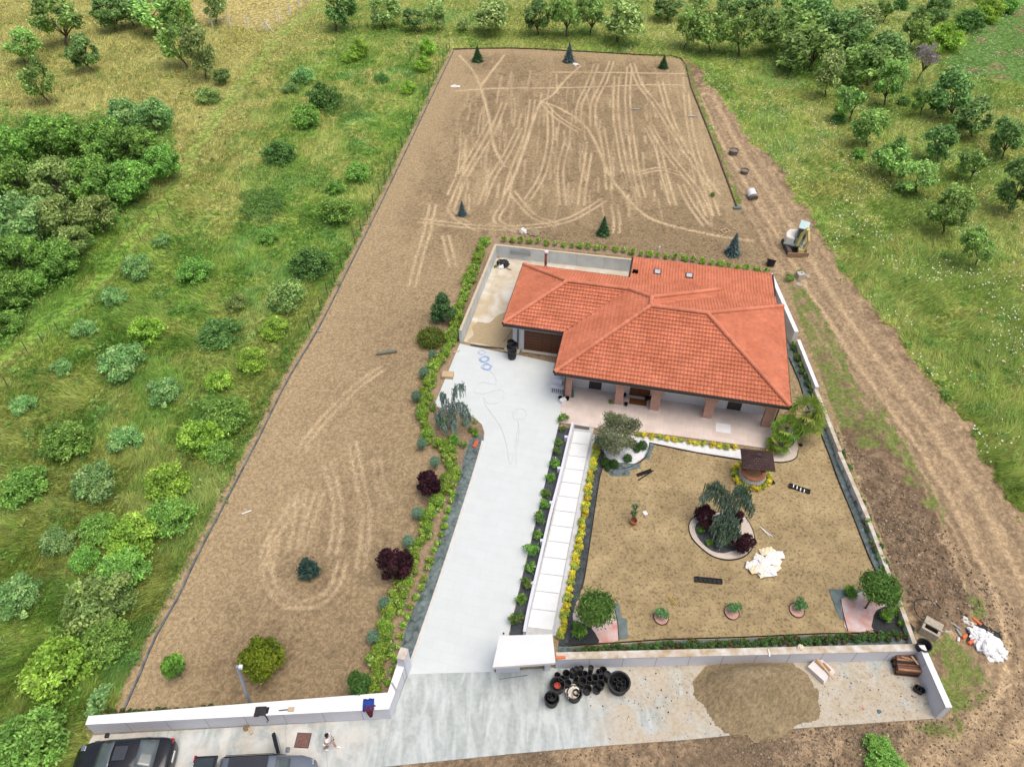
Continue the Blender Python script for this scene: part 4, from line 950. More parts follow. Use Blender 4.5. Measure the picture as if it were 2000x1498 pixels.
# ---------------- garden plants ----------------
GB = GR['lime']
hyd = [leaves('foliage', lumpy(200+i, 12, .46, .34, .34, .36, .7), 900, .062, [(0.108,0.173,0.025),(0.072,0.137,0.022),(0.137,0.202,0.036)], 210+i, flat=.5, flowers=((.24,.25,.17), f)) for i, f in enumerate((.02, .13, .06))]
young = [leaves('foliage', lumpy(220+i, 7, .28, .26, .28, .4, .55), 260, .07, [(0.144,0.230,0.036),(0.101,0.180,0.029)], 225+i, flat=.3, flowers=((.26,.27,.18), .06)) for i in range(2)]
euo = [leaves('foliage', lumpy(230+i, 8, .30, .24, .22, .42, .55), 380, .06, [(0.234,0.243,0.030),(0.176,0.204,0.030),(0.273,0.252,0.030)] if i else [(0.165,0.204,0.049),(0.127,0.176,0.034),(0.213,0.234,0.049)], 235+i, flat=.4) for i in range(3)]
dkh = [leaves('foliage', lumpy(240+i, 9, .30, .28, .26, .4, .6), 360, .06, [(.05,.10,.03),(.035,.075,.025),(.11,.06,.035)], 245+i, flat=.3) for i in range(2)]
def along(line, spacing, jit=0):
    P = smooth_line(gp(line), 8); out = []; acc = 0; rg = random.Random(len(line)*7+int(spacing*100))
    for a, b in zip(P[:-1], P[1:]):
        L_ = (b-a).length
        while acc <= L_:
            q = a.lerp(b, acc/L_) if L_ > 0 else a; out.append((q.x+rg.uniform(-jit, jit), q.y+rg.uniform(-jit, jit))); acc += spacing
        acc -= L_
    return out
_k = [0]
def nth(i): n = i+1; return '%d%s' % (n, 'th' if 10 <= n % 100 <= 20 else {1: 'st', 2: 'nd', 3: 'rd'}.get(n % 10, 'th'))
def single(name, me, x, y, s, label, cat, group, z=0.0):
    _k[0] += 1
    o = add(name, me, None, (x, y, z), (0, 0, (_k[0]*2.399) % 6.28), (s, s, s)); return tag(o, label, cat, group)
rg = random.Random(11)
for i, (x, y) in enumerate(along([(948,474),(938,498),(925,530),(912,565),(900,600),(888,645),(872,690),(852,720),(836,762),(828,800),(832,838),(838,870)], .36, .16)):
    single('hydrangea_plant', hyd[i % 3], x, y, rg.uniform(.75, 1.35), 'white flowered hydrangea, '+nth(i)+' down the hedge from the back patio corner', 'hydrangea', 'hydrangea hedge, upper stretch')
for i, (x, y) in enumerate(along([(858,872),(875,893),(885,925),(868,952),(846,1000),(835,1030),(815,1075),(800,1120),(785,1160),(768,1195),(755,1235),(742,1275),(735,1320),(728,1350)], .34, .24)):
    single('hydrangea_plant', hyd[(i*2) % 3], x, y, rg.uniform(.75, 1.4), 'white flowered hydrangea, '+nth(i)+' below the driveway bend in the wide hedge', 'hydrangea', 'hydrangea hedge, lower stretch')
for i, (x, y) in enumerate(along([(897,925),(885,960),(873,1005),(862,1050),(842,1095),(828,1135),(812,1170),(800,1200),(790,1225),(780,1255),(772,1285),(762,1320),(752,1348)], .62, .04)):
    single('hydrangea_plant', young[i % 2], x, y, rg.uniform(.9, 1.2), 'young lime hydrangea beside the ground fabric, '+nth(i)+' from the driveway bend', 'hydrangea', 'young hydrangeas beside the ground fabric')
for i, (x, y) in enumerate(along([(985,472),(1040,477),(1120,484),(1200,492),(1245,499),(1320,508),(1400,520),(1460,530),(1500,535)], .78, .05)):
    single('hydrangea_plant', young[i % 2], x, y, rg.uniform(1.1, 1.5), 'small hydrangea behind the house, '+nth(i)+' from the left patio corner', 'hydrangea', 'hydrangeas in the row behind the house')
for i, (x, y) in enumerate(along([(1166,872),(1160,900),(1150,950),(1140,1010),(1128,1075),(1115,1140),(1104,1195),(1094,1252)], .36, .03)):
    single('euonymus_plant', euo[i % 3], x, y, rg.uniform(.9, 1.15), 'yellow euonymus beside the white path, '+nth(i)+' down from the olive tree', 'euonymus', 'yellow euonymus row beside the path')
for i, (x, y) in enumerate(along([(1245,851),(1290,858),(1340,865),(1400,873),(1448,880)], .5, .03)):
    single('euonymus_plant', euo[i % 3], x, y, rg.uniform(.8, 1.05), 'yellow green euonymus along the porch, '+nth(i)+' from the olive tree', 'euonymus', 'yellow euonymus row along the porch')
for i, (x, y) in enumerate([tuple(G(a, b)[:2]) for a, b in ((1512,886),(1500,880))]):
    single('euonymus_plant', euo[1], x, y, 1.1-.2*i, ('yellow euonymus at the right end of the white gravel strip', 'paler euonymus just left of the yellow end plant')[i], 'euonymus', None)
wc = G(1467,931)
for i in range(15):
    a = R(112+i*316/15); single('euonymus_plant', euo[i % 3], wc.x+1.12*math.cos(a), wc.y+1.05*math.sin(a), rg.uniform(.85, 1.05), 'yellow euonymus in the ring round the well, '+nth(i)+' anticlockwise from its upper left end', 'euonymus', 'euonymus ring around the well')
for i, (x, y) in enumerate(along([(1130,1275),(1250,1268),(1400,1262),(1550,1255),(1700,1248),(1780,1243)], .36, .05)):
    single('hedge_plant', dkh[i % 2], x, y, rg.uniform(.95, 1.2), 'dark low hedge plant by the bottom wall, '+nth(i)+' from the gate canopy', 'hedge plant', 'low hedge along the bottom wall')
for i, (x, y) in enumerate(along([(1548,676),(1562,712),(1582,760),(1600,800),(1622,850),(1645,905),(1665,955),(1685,1005),(1706,1060),(1722,1105),(1738,1145)], .40, .06)):
    single('hedge_plant', dkh[0], x, y, rg.uniform(.95, 1.25), 'green hedge plant by the right wall, '+nth(i)+' down from the roof corner', 'hedge plant', 'low hedge along the right wall') if i % 3 else single('hedge_plant', young[i % 2], x, y, rg.uniform(.9, 1.1), 'lighter leafy plant by the right wall, '+nth(i)+' down from the roof corner', 'hedge plant', 'lighter plants along the right wall')
for i, (x, y) in enumerate(along([(215,1392),(330,1390),(450,1384),(560,1379),(680,1373),(740,1368)], .34, .05)):
    single('hedge_plant', dkh[1], x, y, rg.uniform(.55, .8), 'tiny dark hedge plant behind the left wall, '+nth(i)+' from its left end', 'hedge plant', 'tiny hedge behind the left wall')
# clipped blue balls on stems
ball = leaves('foliage', [(0, 0, 0, 1, 1, 1, 1)], 1500, .17, [(0.083,0.144,0.108),(0.065,0.119,0.086)], 260, shell=.88, elong=1.2)
bstem = MB().tube([(0, 0, -1.9), (0, 0, -.2)], .07, 6).mesh('stem', bark)
for i, (px, py, r) in enumerate([(845,693,8),(828,727,9),(813,773,9),(824,865,9),(849,901,9),(815,1001,10),(797,1056,10),(751,1178,11),(729,1243,11)]):
    rm = r*depth(px, py)/FPX; g = G(px, py, .62)
    t = thing('ball_topiary', 'blue green clipped ball on a stem, '+('highest', 'second from the top', 'third from the top', 'fourth, just above the driveway bed', 'fifth, above the first purple maple', 'sixth, below the first purple maple', 'seventh, above the second purple maple', 'eighth, below the second purple maple', 'lowest')[i]+', along the hedge', 'topiary', (g.x, g.y, .62), 0, 'blue ball topiaries along the hydrangea hedge', rm)
    add('foliage', ball, t); add('stem', bstem, t)
# conifers: layered cone, unit height 1, base radius .38
def conifer_mesh(seed, cols, n=3200, r0=.30, tiers=11):
    g = np.random.default_rng(seed); z = g.random(n)**1.35*.96+.03; a = g.random(n)*6.283
    tier = (z*tiers) % 1; rad = r0*(1-z)**.85*(.42+.68*(1-tier))*(.55+.5*g.random(n))
    rad *= 1+.22*np.sin(a*7+z*40)
    ctr = np.stack([np.cos(a)*rad, np.sin(a)*rad, z-.25*rad], -1); d = np.stack([np.cos(a), np.sin(a), -.25+.3*g.normal(size=n)], -1); d /= np.linalg.norm(d, axis=1)[:, None]
    b = np.cross(d, [0, 0, 1]); b /= np.linalg.norm(b, axis=1)[:, None]; s = (.06*(1.25-z)*(.7+.6*g.random(n)))[:, None]
    V = np.stack([ctr-d*s, ctr-b*s*.35, ctr+d*s, ctr+b*s*.35], 1); cc = np.array(cols)[g.integers(0, len(cols), n)]*(.7+.6*g.random(n))[:, None]
    return mkmesh('foliage', V.reshape(-1, 3), np.arange(n*4).reshape(-1, 4), np.repeat(cc[:, None], 4, 1).reshape(-1, 3), False, leaf_f)
SPG = conifer_mesh(300, [(.018,.045,.018),(.026,.06,.022)]); SPB = conifer_mesh(301, [(.042,.066,.068),(.062,.092,.095),(.03,.05,.052)])
SPN = conifer_mesh(302, [(.035,.085,.03),(.05,.11,.04)], r0=.38)
sptr = MB().tube([(0, 0, -.05), (0, 0, .9)], [.03, .008], 6).mesh('trunk', bark)
for base, top, k, lb, wdt in [((933,120),88,SPG,'dark green young spruce in the top left corner of the bare field',1.25),((1111,121),81,SPB,'blue young spruce at the top centre of the bare field',1.0),
  ((1295,133),106,SPG,'dark green young spruce in the top right corner of the bare field',1.3),((903,420),391,SPB,'small blue spruce at the left middle of the bare field',.95),
  ((1178,458),421,SPG,'dense dark spruce in the middle behind the house',1.05),((1430,496),454,SPB,'silvery blue spruce behind the right end of the house',1.05)]:
    h = hgt(base, top); g = G(*base); t = thing('spruce_tree', lb, 'spruce', (g.x, g.y, -.02), base[0], 'young spruces around the bare field', (h*wdt, h*wdt, h)); add('foliage', k, t); add('trunk', sptr, t)
g = G(605,1120); t = thing('spruce_tree', 'round dark bluish dwarf spruce alone on the lower left dirt', 'spruce', (g.x, g.y, 0), 0)
add('foliage', leaves('foliage', [(0,0,.35,.55,.52,.35,2),(0,0,.75,.45,.42,.35,1.4),(0,0,1.15,.25,.25,.3,.6)]+[(.42*math.cos(k), .42*math.sin(k), .35+.1*math.sin(k*3), .22, .22, .2, .25) for k in range(7)], 2600, .085, [(.022,.045,.038),(.035,.065,.055),(.016,.034,.028)], 322, mt=leaf_f, elong=2.2, shell=.4, rag=.2), t); add('trunk', sptr, t, scale=(1, 1, 1.2))
# laurel, yellow green maple, dark bush by the hedge, pine and round shrub near the patio
lau = leaves('foliage', lumpy(310, 26, .8, 1.05, 1.05, .34, .55), 3400, .13, [(0.072,0.144,0.025),(0.108,0.194,0.036),(0.050,0.101,0.022)], 311, flat=.2)
g = G(352,1318); t = thing('laurel_bush', 'glossy egg shaped laurel on the dirt near the bottom left', 'bush', (g.x, g.y, 0)); add('foliage', lau, t, scale=(.82, .82, 1)); add('stem', stem_me, t)
mp_ = leaves('foliage', lumpy(312, 34, 1.25, .85, 1.25, .26, .75)+[(0, 0, 1.55, .7, .7, .45, .9)], 5200, .10, [(0.079,0.115,0.011),(0.061,0.097,0.011),(0.097,0.130,0.014)], 313, flat=.2)
g = G(522,1305); t = thing('maple_tree', 'yellow green spreading maple left of the hydrangea hedge bottom', 'tree', (g.x, g.y, 0)); add('crown', mp_, t); add('trunk', trunk_mesh('trunk', 314, 1.7, .06, 8, .9, .5), t)
dkb = leaves('foliage', lumpy(315, 24, .8, .95, .95, .34, .6), 3000, .10, [(0.036,0.083,0.022),(0.047,0.101,0.025)], 316)
g = G(706,1350); t = thing('laurel_bush', 'dark green dense bush at the bottom end of the hydrangea hedge', 'bush', (g.x, g.y, 0)); add('foliage', dkb, t); add('stem', stem_me, t)
g = G(866,628); t = thing('garden_pine', 'tall dark cloud shaped pine left of the patio', 'tree', (g.x, g.y, 0))
add('foliage', leaves('foliage', [(0,.1,2.3,.45,.45,.35,2),(.1,0,1.8,.6,.6,.3,2),(-.2,.1,1.3,.7,.6,.3,2),(.35,-.1,1.0,.75,.7,.3,2),(-.45,0,.6,.6,.6,.3,1.5)], 3200, .10, [(.035,.075,.028),(.05,.10,.035)], 318, mt=leaf_f, elong=2.4), t)
add('trunk', trunk_mesh('trunk', 319, 2.3, .08, 6, .4, .8), t)
g = G(843,668); t = thing('round_shrub', 'low round olive green shrub beside the cloud pine', 'shrub', (g.x, g.y, 0))
add('foliage', leaves('foliage', [(0, 0, .42, .98, .98, .55, 1)], 3800, .09, [(0.061,0.090,0.018),(0.079,0.112,0.025)], 320, shell=.8), t); add('stem', stem_me, t)
# purple maples
pur = leaves('foliage', lumpy(330, 30, 1.0, .75, .95, .26, .78), 4200, .085, [(0.022,0.007,0.012),(0.030,0.009,0.015),(0.016,0.006,0.009)], 331, flat=.3)
ptk = trunk_mesh('trunk', 332, 1.3, .045, 9, .7, .3)
for (px, py, s, lb) in [(838,962,.93,'purple leaved maple beside the driveway hedge, upper one'),(776,1122,1.12,'purple leaved maple beside the driveway hedge, lower larger one'),
   (1375,1022,.80,'purple maple at the upper left of the round garden bed'),(1446,1072,.72,'purple maple at the lower right of the round garden bed'),(1434,1020,.55,'small purple maple half hidden behind the weeping cedar')]:
    g = G(px, py); t = thing('purple_maple', lb, 'maple', (g.x, g.y, 0), px, None, s); add('foliage', pur, t); add('trunk', ptk, t)
# weeping blue cedars: arching limbs hung with strands
def cedar(base, limbs, cols, label, seed, n=46):
    g0 = G(*base); r = random.Random(seed); t = thing('weeping_cedar', label, 'cedar', (g0.x, g0.y, 0)); Tm = MB(); V = []; Cc = []
    for L_ in limbs:
        P = smooth_line([Vector(p) for p in L_], 6); Tm.tube(P, [max(.010, (.055 if L_[0][2] == 0 else .03)*(1-i/len(P))) for i in range(len(P))], 5)
        for k in range(n*len(L_)//3):
            f = r.random()**.8; i = min(len(P)-2, int(f*(len(P)-1))); q = P[i].lerp(P[i+1], r.random())
            q = q+Vector((r.gauss(0, .10), r.gauss(0, .10), r.uniform(-.03, .13)))
            ln = min(q.z-.05, r.uniform(.35, 1.25)) if i > 2 else r.uniform(.3, .7); sg = max(2, int(ln/.07)); a = r.uniform(0, 6.28)
            base_c = cols[r.randrange(len(cols))]; x, y, z = q
            for s_ in range(sg):
                w_ = .05*(1-.45*s_/sg); x += r.gauss(0, .012); y += r.gauss(0, .012); z1 = z-ln/sg; a += r.uniform(-.9, .9)
                dx, dy = math.cos(a)*w_, math.sin(a)*w_; j = r.uniform(.7, 1.3)
                V += [(x-dx, y-dy, z), (x+dx*.2, y+dy*.2, z+.03), (x+dx, y+dy, z-.02), (x, y, z1-.02)]; Cc += [tuple(c*j for c in base_c)]*4; z = z1
    V = np.array(V); add('foliage', mkmesh('foliage', V, np.arange(len(V)).reshape(-1, 4), np.array(Cc), False, leaf_f), t); add('trunk', Tm.mesh('trunk', bark, True), t)
    return t
cb = [(.12,.165,.15),(.16,.215,.20),(.09,.13,.11)]
cedar((884,838), [[(0,0,0),(.0,.1,1.2),(.05,.2,2.1)],[(0,.2,2.0),(-.45,.1,2.15),(-.9,-.1,1.75),(-1.0,-.2,1.1)],[(0,.2,2.1),(.5,.2,2.45),(1.0,.0,2.3),(1.3,-.3,1.6)],[(.05,.2,2.1),(.25,.7,3.0),(.5,.9,3.4),(.95,1.0,3.2)],[(0,.2,2.1),(-.55,.9,2.6),(-.6,1.0,2.2)],[(0,.1,1.9),(.2,-.5,1.9),(.2,-.8,1.3)],[(0,.1,1.8),(-.4,-.5,1.7),(-.5,-.8,1.1)],[(0,.2,2.0),(.7,-.1,2.1),(.95,-.4,1.5)]], cb, 'weeping blue cedar at the driveway bend, white paving behind it', 340, 62)
cg = [(.095,.14,.105),(.075,.115,.08),(.14,.19,.155),(.065,.10,.055)]
cedar((1412,1052), [[(0,0,0),(.05,.1,1.1),(.05,.3,2.0)],[(.05,.3,2.0),(-.3,.8,2.7),(-.9,1.3,3.0),(-1.5,1.2,2.6)],[(.05,.3,2.0),(-.2,1.2,3.0),(-.6,1.7,3.2),(-1.1,1.7,2.9)],[(.05,.3,2.0),(.5,.8,2.8),(1.1,.9,2.8),(1.45,.5,2.1)],[(.05,.3,2.0),(.3,1.2,3.0),(.9,1.5,3.1),(1.3,1.2,2.6)],[(.05,.3,1.9),(-.6,.1,2.0),(-.8,-.2,1.3)],[(.05,.3,2.1),(.1,-.3,2.1),(.15,-.7,1.4)],[(.05,.3,2.0),(.4,-.1,2.0),(.5,-.6,1.2)],[(.05,.3,2.1),(-.3,-.3,1.9),(-.4,-.8,1.1)],[(.05,.2,2.2),(0,.9,2.6),(0,1.4,2.8)],[(0,.2,1.6),(-.3,0,1.7),(-.55,-.4,1.0)]], cg, 'big weeping cedar in the round dark gravel bed', 341, 125)
# olive tree
g = G(1203,884); t = thing('olive_tree', 'silvery olive tree in the white gravel at the porch corner', 'olive tree', (g.x, g.y, 0))
ol = [(-.75,.1,1.9,.72,.7,.62),(-.2,.65,2.3,.62,.6,.55),(-.55,.75,2.6,.5,.5,.4),(.25,.75,2.4,.5,.45,.45),(.95,.55,2.15,.58,.5,.48),(-.9,-.45,1.45,.62,.55,.5),(.1,-.35,1.7,.62,.55,.5),(.6,-.25,1.35,.55,.5,.4),(-.3,-.75,1.3,.6,.5,.42),(.45,.2,1.9,.5,.45,.4),(-1.2,-.1,1.3,.45,.45,.5)]
add('crown', leaves('crown', ol, 9500, .062, [(0.094,0.115,0.068),(0.130,0.151,0.101),(0.068,0.090,0.050)], 350, elong=2.6, shell=.35), t)
tm = MB(); tm.tube([(0,0,-.1),(.02,.05,.4),(.1,.1,.8),(.15,.15,1.1)], [.13,.11,.10,.08], 8); [tm.tube([(.13,.13,1.0),(a*.5+.07,b*.5,1.5),(a,b,c)], [.07,.05,.02], 6) for a, b, c in ((-.7,.1,1.9),(-.2,.65,2.3),(.9,.5,2.1),(.1,-.4,1.7),(-.8,-.4,1.4),(.5,.7,2.4))]
add('trunk', tm.mesh('trunk', bark, True), t)
# clipped boxwood balls round the olive
box_me = leaves('foliage', [(0, 0, .8, 1, 1, .95, 1)], 1300, .17, [(0.022,0.054,0.011),(0.032,0.072,0.014)], 360, shell=.88, elong=1.2)
for px, py, r, lb in [(1255,870,9,'round box ball at the right of the olive tree'),(1244,878,6,'small box ball left of the larger right one'),(1226,895,8,'box ball on a stem in the open white gravel'),(1182,903,8.5,'left box ball on the dark fabric below the olive'),(1199,906,8.5,'right box ball of the pair below the olive'),(1187,915,5,'tiny bright box ball below the pair'),(1237,867,8,'loose box shrub under the olive crown')]:
    rm = r*depth(px, py)/FPX; g = G(px, py, rm*.8); t = thing('box_ball', lb, 'box shrub', (g.x, g.y, 0), px, 'box balls around the olive tree', rm); add('foliage', box_me, t)
# umbrella crowned trees
um = leaves('crown', [(.0,.0,1.55,1.0,1.0,.42,3),(.35,.2,1.65,.6,.6,.3,1),(-.4,.2,1.6,.55,.6,.35,1),(0,-.4,1.4,.8,.5,.35,1),(.5,-.2,1.45,.5,.5,.35,1)], 7500, .075, [(.038,.078,.018),(.052,.10,.024),(.03,.062,.016)], 370, elong=2.8, shell=.5, flat=.2, droop=.5)
for base, s, lb in [((1154,1224),1.0,'dense mop headed tree on the left pink gravel corner bed'),((1690,1188),1.02,'dense mop headed tree on the right pink gravel corner bed')]:
    g = G(*base); t = thing('mop_head_tree', lb, 'tree', (g.x, g.y, 0), base[0], None, s); add('crown', um, t, loc=(.06, .15, .75) if base[0] < 1500 else (.18, .15, .45)); add('trunk', MB().tube([(0,0,-.05),(.0,.04,.8),(.05,.12,2.0)], [.06,.05,.04], 8).mesh('trunk', bark, True), t)
# palms
def palm(base, h, lean, nf, label, seed, L_=.95):
    g0 = G(*base); r = random.Random(seed); t = thing('fan_palm', label, 'palm', (g0.x, g0.y, 0), 0, 'fan palms at the porch corner'); M = MB(); V = []; F = []; Cc = []
    top = Vector((lean[0], lean[1], h)); M.tube([(0,0,-.05),(lean[0]*.3,lean[1]*.3,h*.4),(lean[0]*.75,lean[1]*.75,h*.8),top], [.13,.12,.12,.14], 8)
    for f in range(nf):
        a = 2.399*f; el = R(75-115*(f/nf)); d = Vector((math.cos(a)*math.cos(el), math.sin(a)*math.cos(el), math.sin(el))); st = L_*.55; hub = top+d*st+Vector((0,0,-.1*math.cos(el)))
        M.tube([top, hub], .012, 3); side = d.cross(Vector((0,0,1)))
        if side.length < .1: side = Vector((1,0,0))
        side.normalize(); nrm = side.cross(d).normalized(); col = [(.05,.10,.016),(.075,.13,.02),(.12,.165,.03)][r.randrange(3)]
        for k in range(11):
            b = R(-95+19*k); e = (d*math.cos(b)+side*math.sin(b)).normalized(); q = e.cross(nrm).normalized(); ll = L_*.62*r.uniform(.85, 1.1)
            m_ = hub+e*ll*.55; tip = hub+e*ll+Vector((0,0,-.30*ll)); w_ = .055; n = len(V); j = r.uniform(.75, 1.25)
            V += [tuple(hub), tuple(m_-q*w_), tuple(m_+q*w_+nrm*.01), tuple(tip)]; F += [(n, n+1, n+3, n+2)]; Cc += [tuple(c*j for c in col)]*4
    add('fronds', mkmesh('fronds', np.array(V), F, np.array(Cc), False, leaf_m), t); add('trunk', M.mesh('trunk', bark, True), t)
palm((1541,872), 2.5, (.75,.75), 17, 'tallest fan palm with dark trunk leaning right', 400, 1.4)
palm((1533,875), 1.5, (-.15,.45), 17, 'middle fan palm leaning towards the porch', 401, 1.05)
palm((1536,880), .85, (-.65,.05), 13, 'lowest fan palm beside the beige curved bed', 402, .85)
palm((1546,868), 1.75, (.95,.35), 15, 'short fan palm on the right side of the palm clump', 403, .95)
# small beds: grasses and rose bushes
tuft = leaves('foliage', lumpy(410, 10, .35, .3, .28, .4, .6), 420, .055, [(0.115,0.202,0.036),(0.079,0.151,0.036)], 411, elong=4.0, shell=.2, flat=-.3)
red = leaves('foliage', lumpy(412, 9, .36, .3, .28, .4, .6), 420, .06, [(0.065,0.137,0.029),(0.050,0.108,0.025)], 413, flowers=((.24,.035,.02), .08))
wht = leaves('foliage', lumpy(414, 9, .36, .3, .28, .4, .6), 420, .06, [(0.065,0.144,0.025),(0.086,0.180,0.029)], 415, flowers=((.28,.27,.22), .05))
for px, py, s, me, lb in [(1101,824,1.3,wht,'leafy plant at the top end of the dark gravel strip beside the porch'),(1098,842,.8,red,'orange flowered plant, first in the dark gravel strip'),(1090,868,.85,tuft,'second small plant down the dark gravel strip'),(1088,886,1.0,red,'red tipped plant near the top of the gravel strip'),
  (1082,911,1.2,wht,'white flowered plant in the upper gravel strip'),(1075,938,1.0,tuft,'airy plant in the upper middle of the gravel strip'),(1066,967,1.0,tuft,'loose grassy plant in the middle of the gravel strip'),(1061,990,1.15,wht,'round bright green plant in the middle of the gravel strip'),
  (1054,1018,1.4,red,'large red flowered plant in the lower middle of the gravel strip'),(1049,1048,1.0,wht,'compact green plant in the lower middle of the gravel strip'),(1036,1083,1.5,wht,'largest green plant in the lower gravel strip'),(1038,1112,1.1,wht,'green plant with white blooms in the lower gravel strip'),
  (1028,1145,1.2,red,'yellow and white flowered plant near the white pillar block'),(1018,1175,1.0,tuft,'olive plant low in the gravel strip'),(1008,1214,1.4,red,'red rose bush at the bottom of the gravel strip'),
  (1129,1238,1.35,tuft,'arching grass on the black gravel of the left corner bed'),(1660,1163,1.3,tuft,'bright arching grass at the left of the right corner bed'),(1728,1206,1.3,tuft,'arching grass on the black gravel of the right corner bed'),(1753,1198,1.0,tuft,'second grass clump on the right black gravel next to the wall'),(1762,1222,.9,tuft,'lowest grass clump on the right black gravel'),
  (1367,1037,.8,tuft,'little grass at the upper left of the dark gravel bed'),(1425,1040,.8,tuft,'little grass at the right of the dark gravel bed'),(1385,1062,.8,tuft,'little grass at the lower left of the dark gravel bed'),(1413,1063,.8,tuft,'little grass at the lower right of the dark gravel bed'),
  (866,830,1.3,tuft,'yellow green grassy plant left of the weeping blue cedar'),(908,829,.8,wht,'dark round plant right of the weeping blue cedar'),(907,815,.7,wht,'small bluish plant above the dark round one'),(928,826,.5,wht,'tiny plant near the kerb curve'),(919,843,.7,tuft,'small bluish plant near the fabric tip'),
  (888,866,1.3,tuft,'yellow green plant beside the red flowers'),(876,858,.55,red,'bright red flowered plant in the driveway bed'),(905,874,.9,wht,'dark green round plant at the fabric edge'),(848,800,1.0,wht,'green plant at the upper left of the driveway bed'),(928,850,.9,tuft,'thin green plant on the fabric tip'),
  (1560,540,1.2,tuft,'weed clump behind the right end of the wall'),(1540,548,1.2,wht,'bushy weed between the roof and the concrete block')]:
    g = G(px, py); single('garden_plant', me, g.x, g.y, s, lb, 'plant', 'small bedding plants')
for px, py, lb in [(1291,1203,'left small round pink gravel bed'),(1430,1192,'middle small round pink gravel bed'),(1557,1188,'right small round pink gravel bed')]:
    g = G(px, py); jn = leaves('foliage', [(0,0,.35,.22,.2,.14),(.15,.1,.5,.22,.2,.12),(-.15,.15,.45,.2,.2,.12),(.05,-.1,.3,.2,.2,.1)], 700, .055, [(.09,.18,.08),(.07,.14,.06)], px, elong=2.2) if px == 1291 else jn
    t = thing('juniper', 'cloud juniper growing in the '+lb, 'juniper', (g.x, g.y, 0), px, 'junipers in the round gravel beds', 1.15); add('foliage', jn, t); add('trunk', MB().tube([(0,0,0),(.05,.03,.2),(-.03,.05,.4)], .03, 6).mesh('trunk', bark), t)
# ---------------- beds, fabric strips, edging in the garden ----------------
pink = mat('pink_gravel', (.52,.25,.19), .9, .2, 22, .7, 40, c2=(.74,.50,.44), detail=8)
pinkm = mat('pink_white_gravel', (.60,.29,.23), .9, .2, 1.3, .7, 40, c2=(.74,.66,.65), detail=9)
whiteg = mat('white_gravel', (.66,.67,.68), .9, .15, 20, .7, 40, c2=(.84,.85,.86))
beigeg = mat('beige_gravel', (.55,.46,.38), .9, .15, 20, .6, 40, c2=(.72,.64,.56))
blackg = mat('black_gravel', (.018,.019,.022), .85, .3, 26, .8, 45, c2=(.07,.072,.08))
greyg = mat('dark_grey_gravel', (.028,.032,.038), .9, .3, 2.6, .7, 40, c2=(.12,.125,.135), detail=10)
edgem = mat('black_edging', (.012,.012,.013), .6, .1, 3)
bsoil = mat('bed_soil', (.20,.135,.085), .95, .2, 6, 1.0, 20, c2=(.34,.25,.16))
def smp(pts, n=4, closed=True):
    P = [Vector((p[0], p[1], 0)) for p in gp(pts)]; P = P+[P[0]] if closed else P
    if closed:
        Q = [P[-2]]+P+[P[1]]; out = []
        for i in range(1, len(Q)-2):
            for k in range(n):
                t = k/n; p0, p1, p2, p3 = Q[i-1], Q[i], Q[i+1], Q[i+2]
                out.append(0.5*((2*p1)+(p2-p0)*t+(2*p0-5*p1+4*p2-p3)*t*t+(3*p1-p0-3*p2+p3)*t**3))
        return out
    return smooth_line(P, n)
def bed(name, poly, z, m, label, cat='bed', kindst=True):
    o = slab(name, poly, -.1, z, m)
    return tag(o, kind='structure') if kindst else tag(o, label, cat)
def edging(line, label, t=.03, z=.08):
    n = len(line); M = MB(); S = offset_strip(line, t, 1)
    for i in range(n-1): M.prism([S[i], S[i+1], S[2*n-2-i], S[2*n-1-i]], -.08, z)
    return tag(M.build('edging_strip', edgem), label, 'edging')
def fabric(poly, m, amp=.09, seed=1, stp=.07):
    """wrinkled sheet lying inside an outline"""
    P = gp(poly); x, y = np.meshgrid(np.arange(min(p.x for p in P), max(p.x for p in P), stp), np.arange(min(p.y for p in P), max(p.y for p in P), stp), indexing='ij')
    d = dline(x, y, P+[P[0]])*np.where(pip(x, y, P), 1, -1)
    a = fbm(x*1.6+seed, y*1.6, 5, 3)*3; r1 = 1-np.abs(fbm(x*2.2+a*.6, y*1.3, seed+3, 3)-.5)*5; r2 = 1-np.abs(fbm(x*1.1, y*2.6+a*.5, seed+9, 3)-.5)*6
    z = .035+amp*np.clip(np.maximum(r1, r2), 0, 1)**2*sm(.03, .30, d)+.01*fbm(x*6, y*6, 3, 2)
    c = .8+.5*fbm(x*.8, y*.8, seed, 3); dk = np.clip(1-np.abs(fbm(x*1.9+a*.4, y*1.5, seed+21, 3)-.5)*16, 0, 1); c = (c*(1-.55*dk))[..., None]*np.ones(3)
    i = np.arange(x.size).reshape(x.shape); q = np.stack([i[:-1,:-1],i[1:,:-1],i[1:,1:],i[:-1,1:]],-1); k = d > .03; kq = k[:-1,:-1]&k[1:,:-1]&k[1:,1:]&k[:-1,1:]
    u, inv = np.unique(q[kq].reshape(-1), return_inverse=True)
    return tag(add('ground_fabric', mkmesh('ground_fabric', np.stack([x,y,z],-1).reshape(-1,3)[u], inv.reshape(-1,4), c.reshape(-1,3)[u], True, m)), kind='structure')
fabm = mat('crumpled_fabric', (.085,.115,.112), .7, .3, 4, attr=True, c2=(.17,.215,.21)); fabk = mat('crumpled_black_fabric', (.035,.042,.045), .8, .3, 4, attr=True, c2=(.08,.095,.10))
fabric([(943,848),(944,866),(933,900),(911,975),(880,1073),(850,1163),(820,1250),(798,1312),(784,1300),(779,1275),(793,1225),(814,1175),(834,1130),(850,1085),(860,1040),(877,1000),(888,965),(898,930),(906,890),(917,860)], fabm, .09, 1)
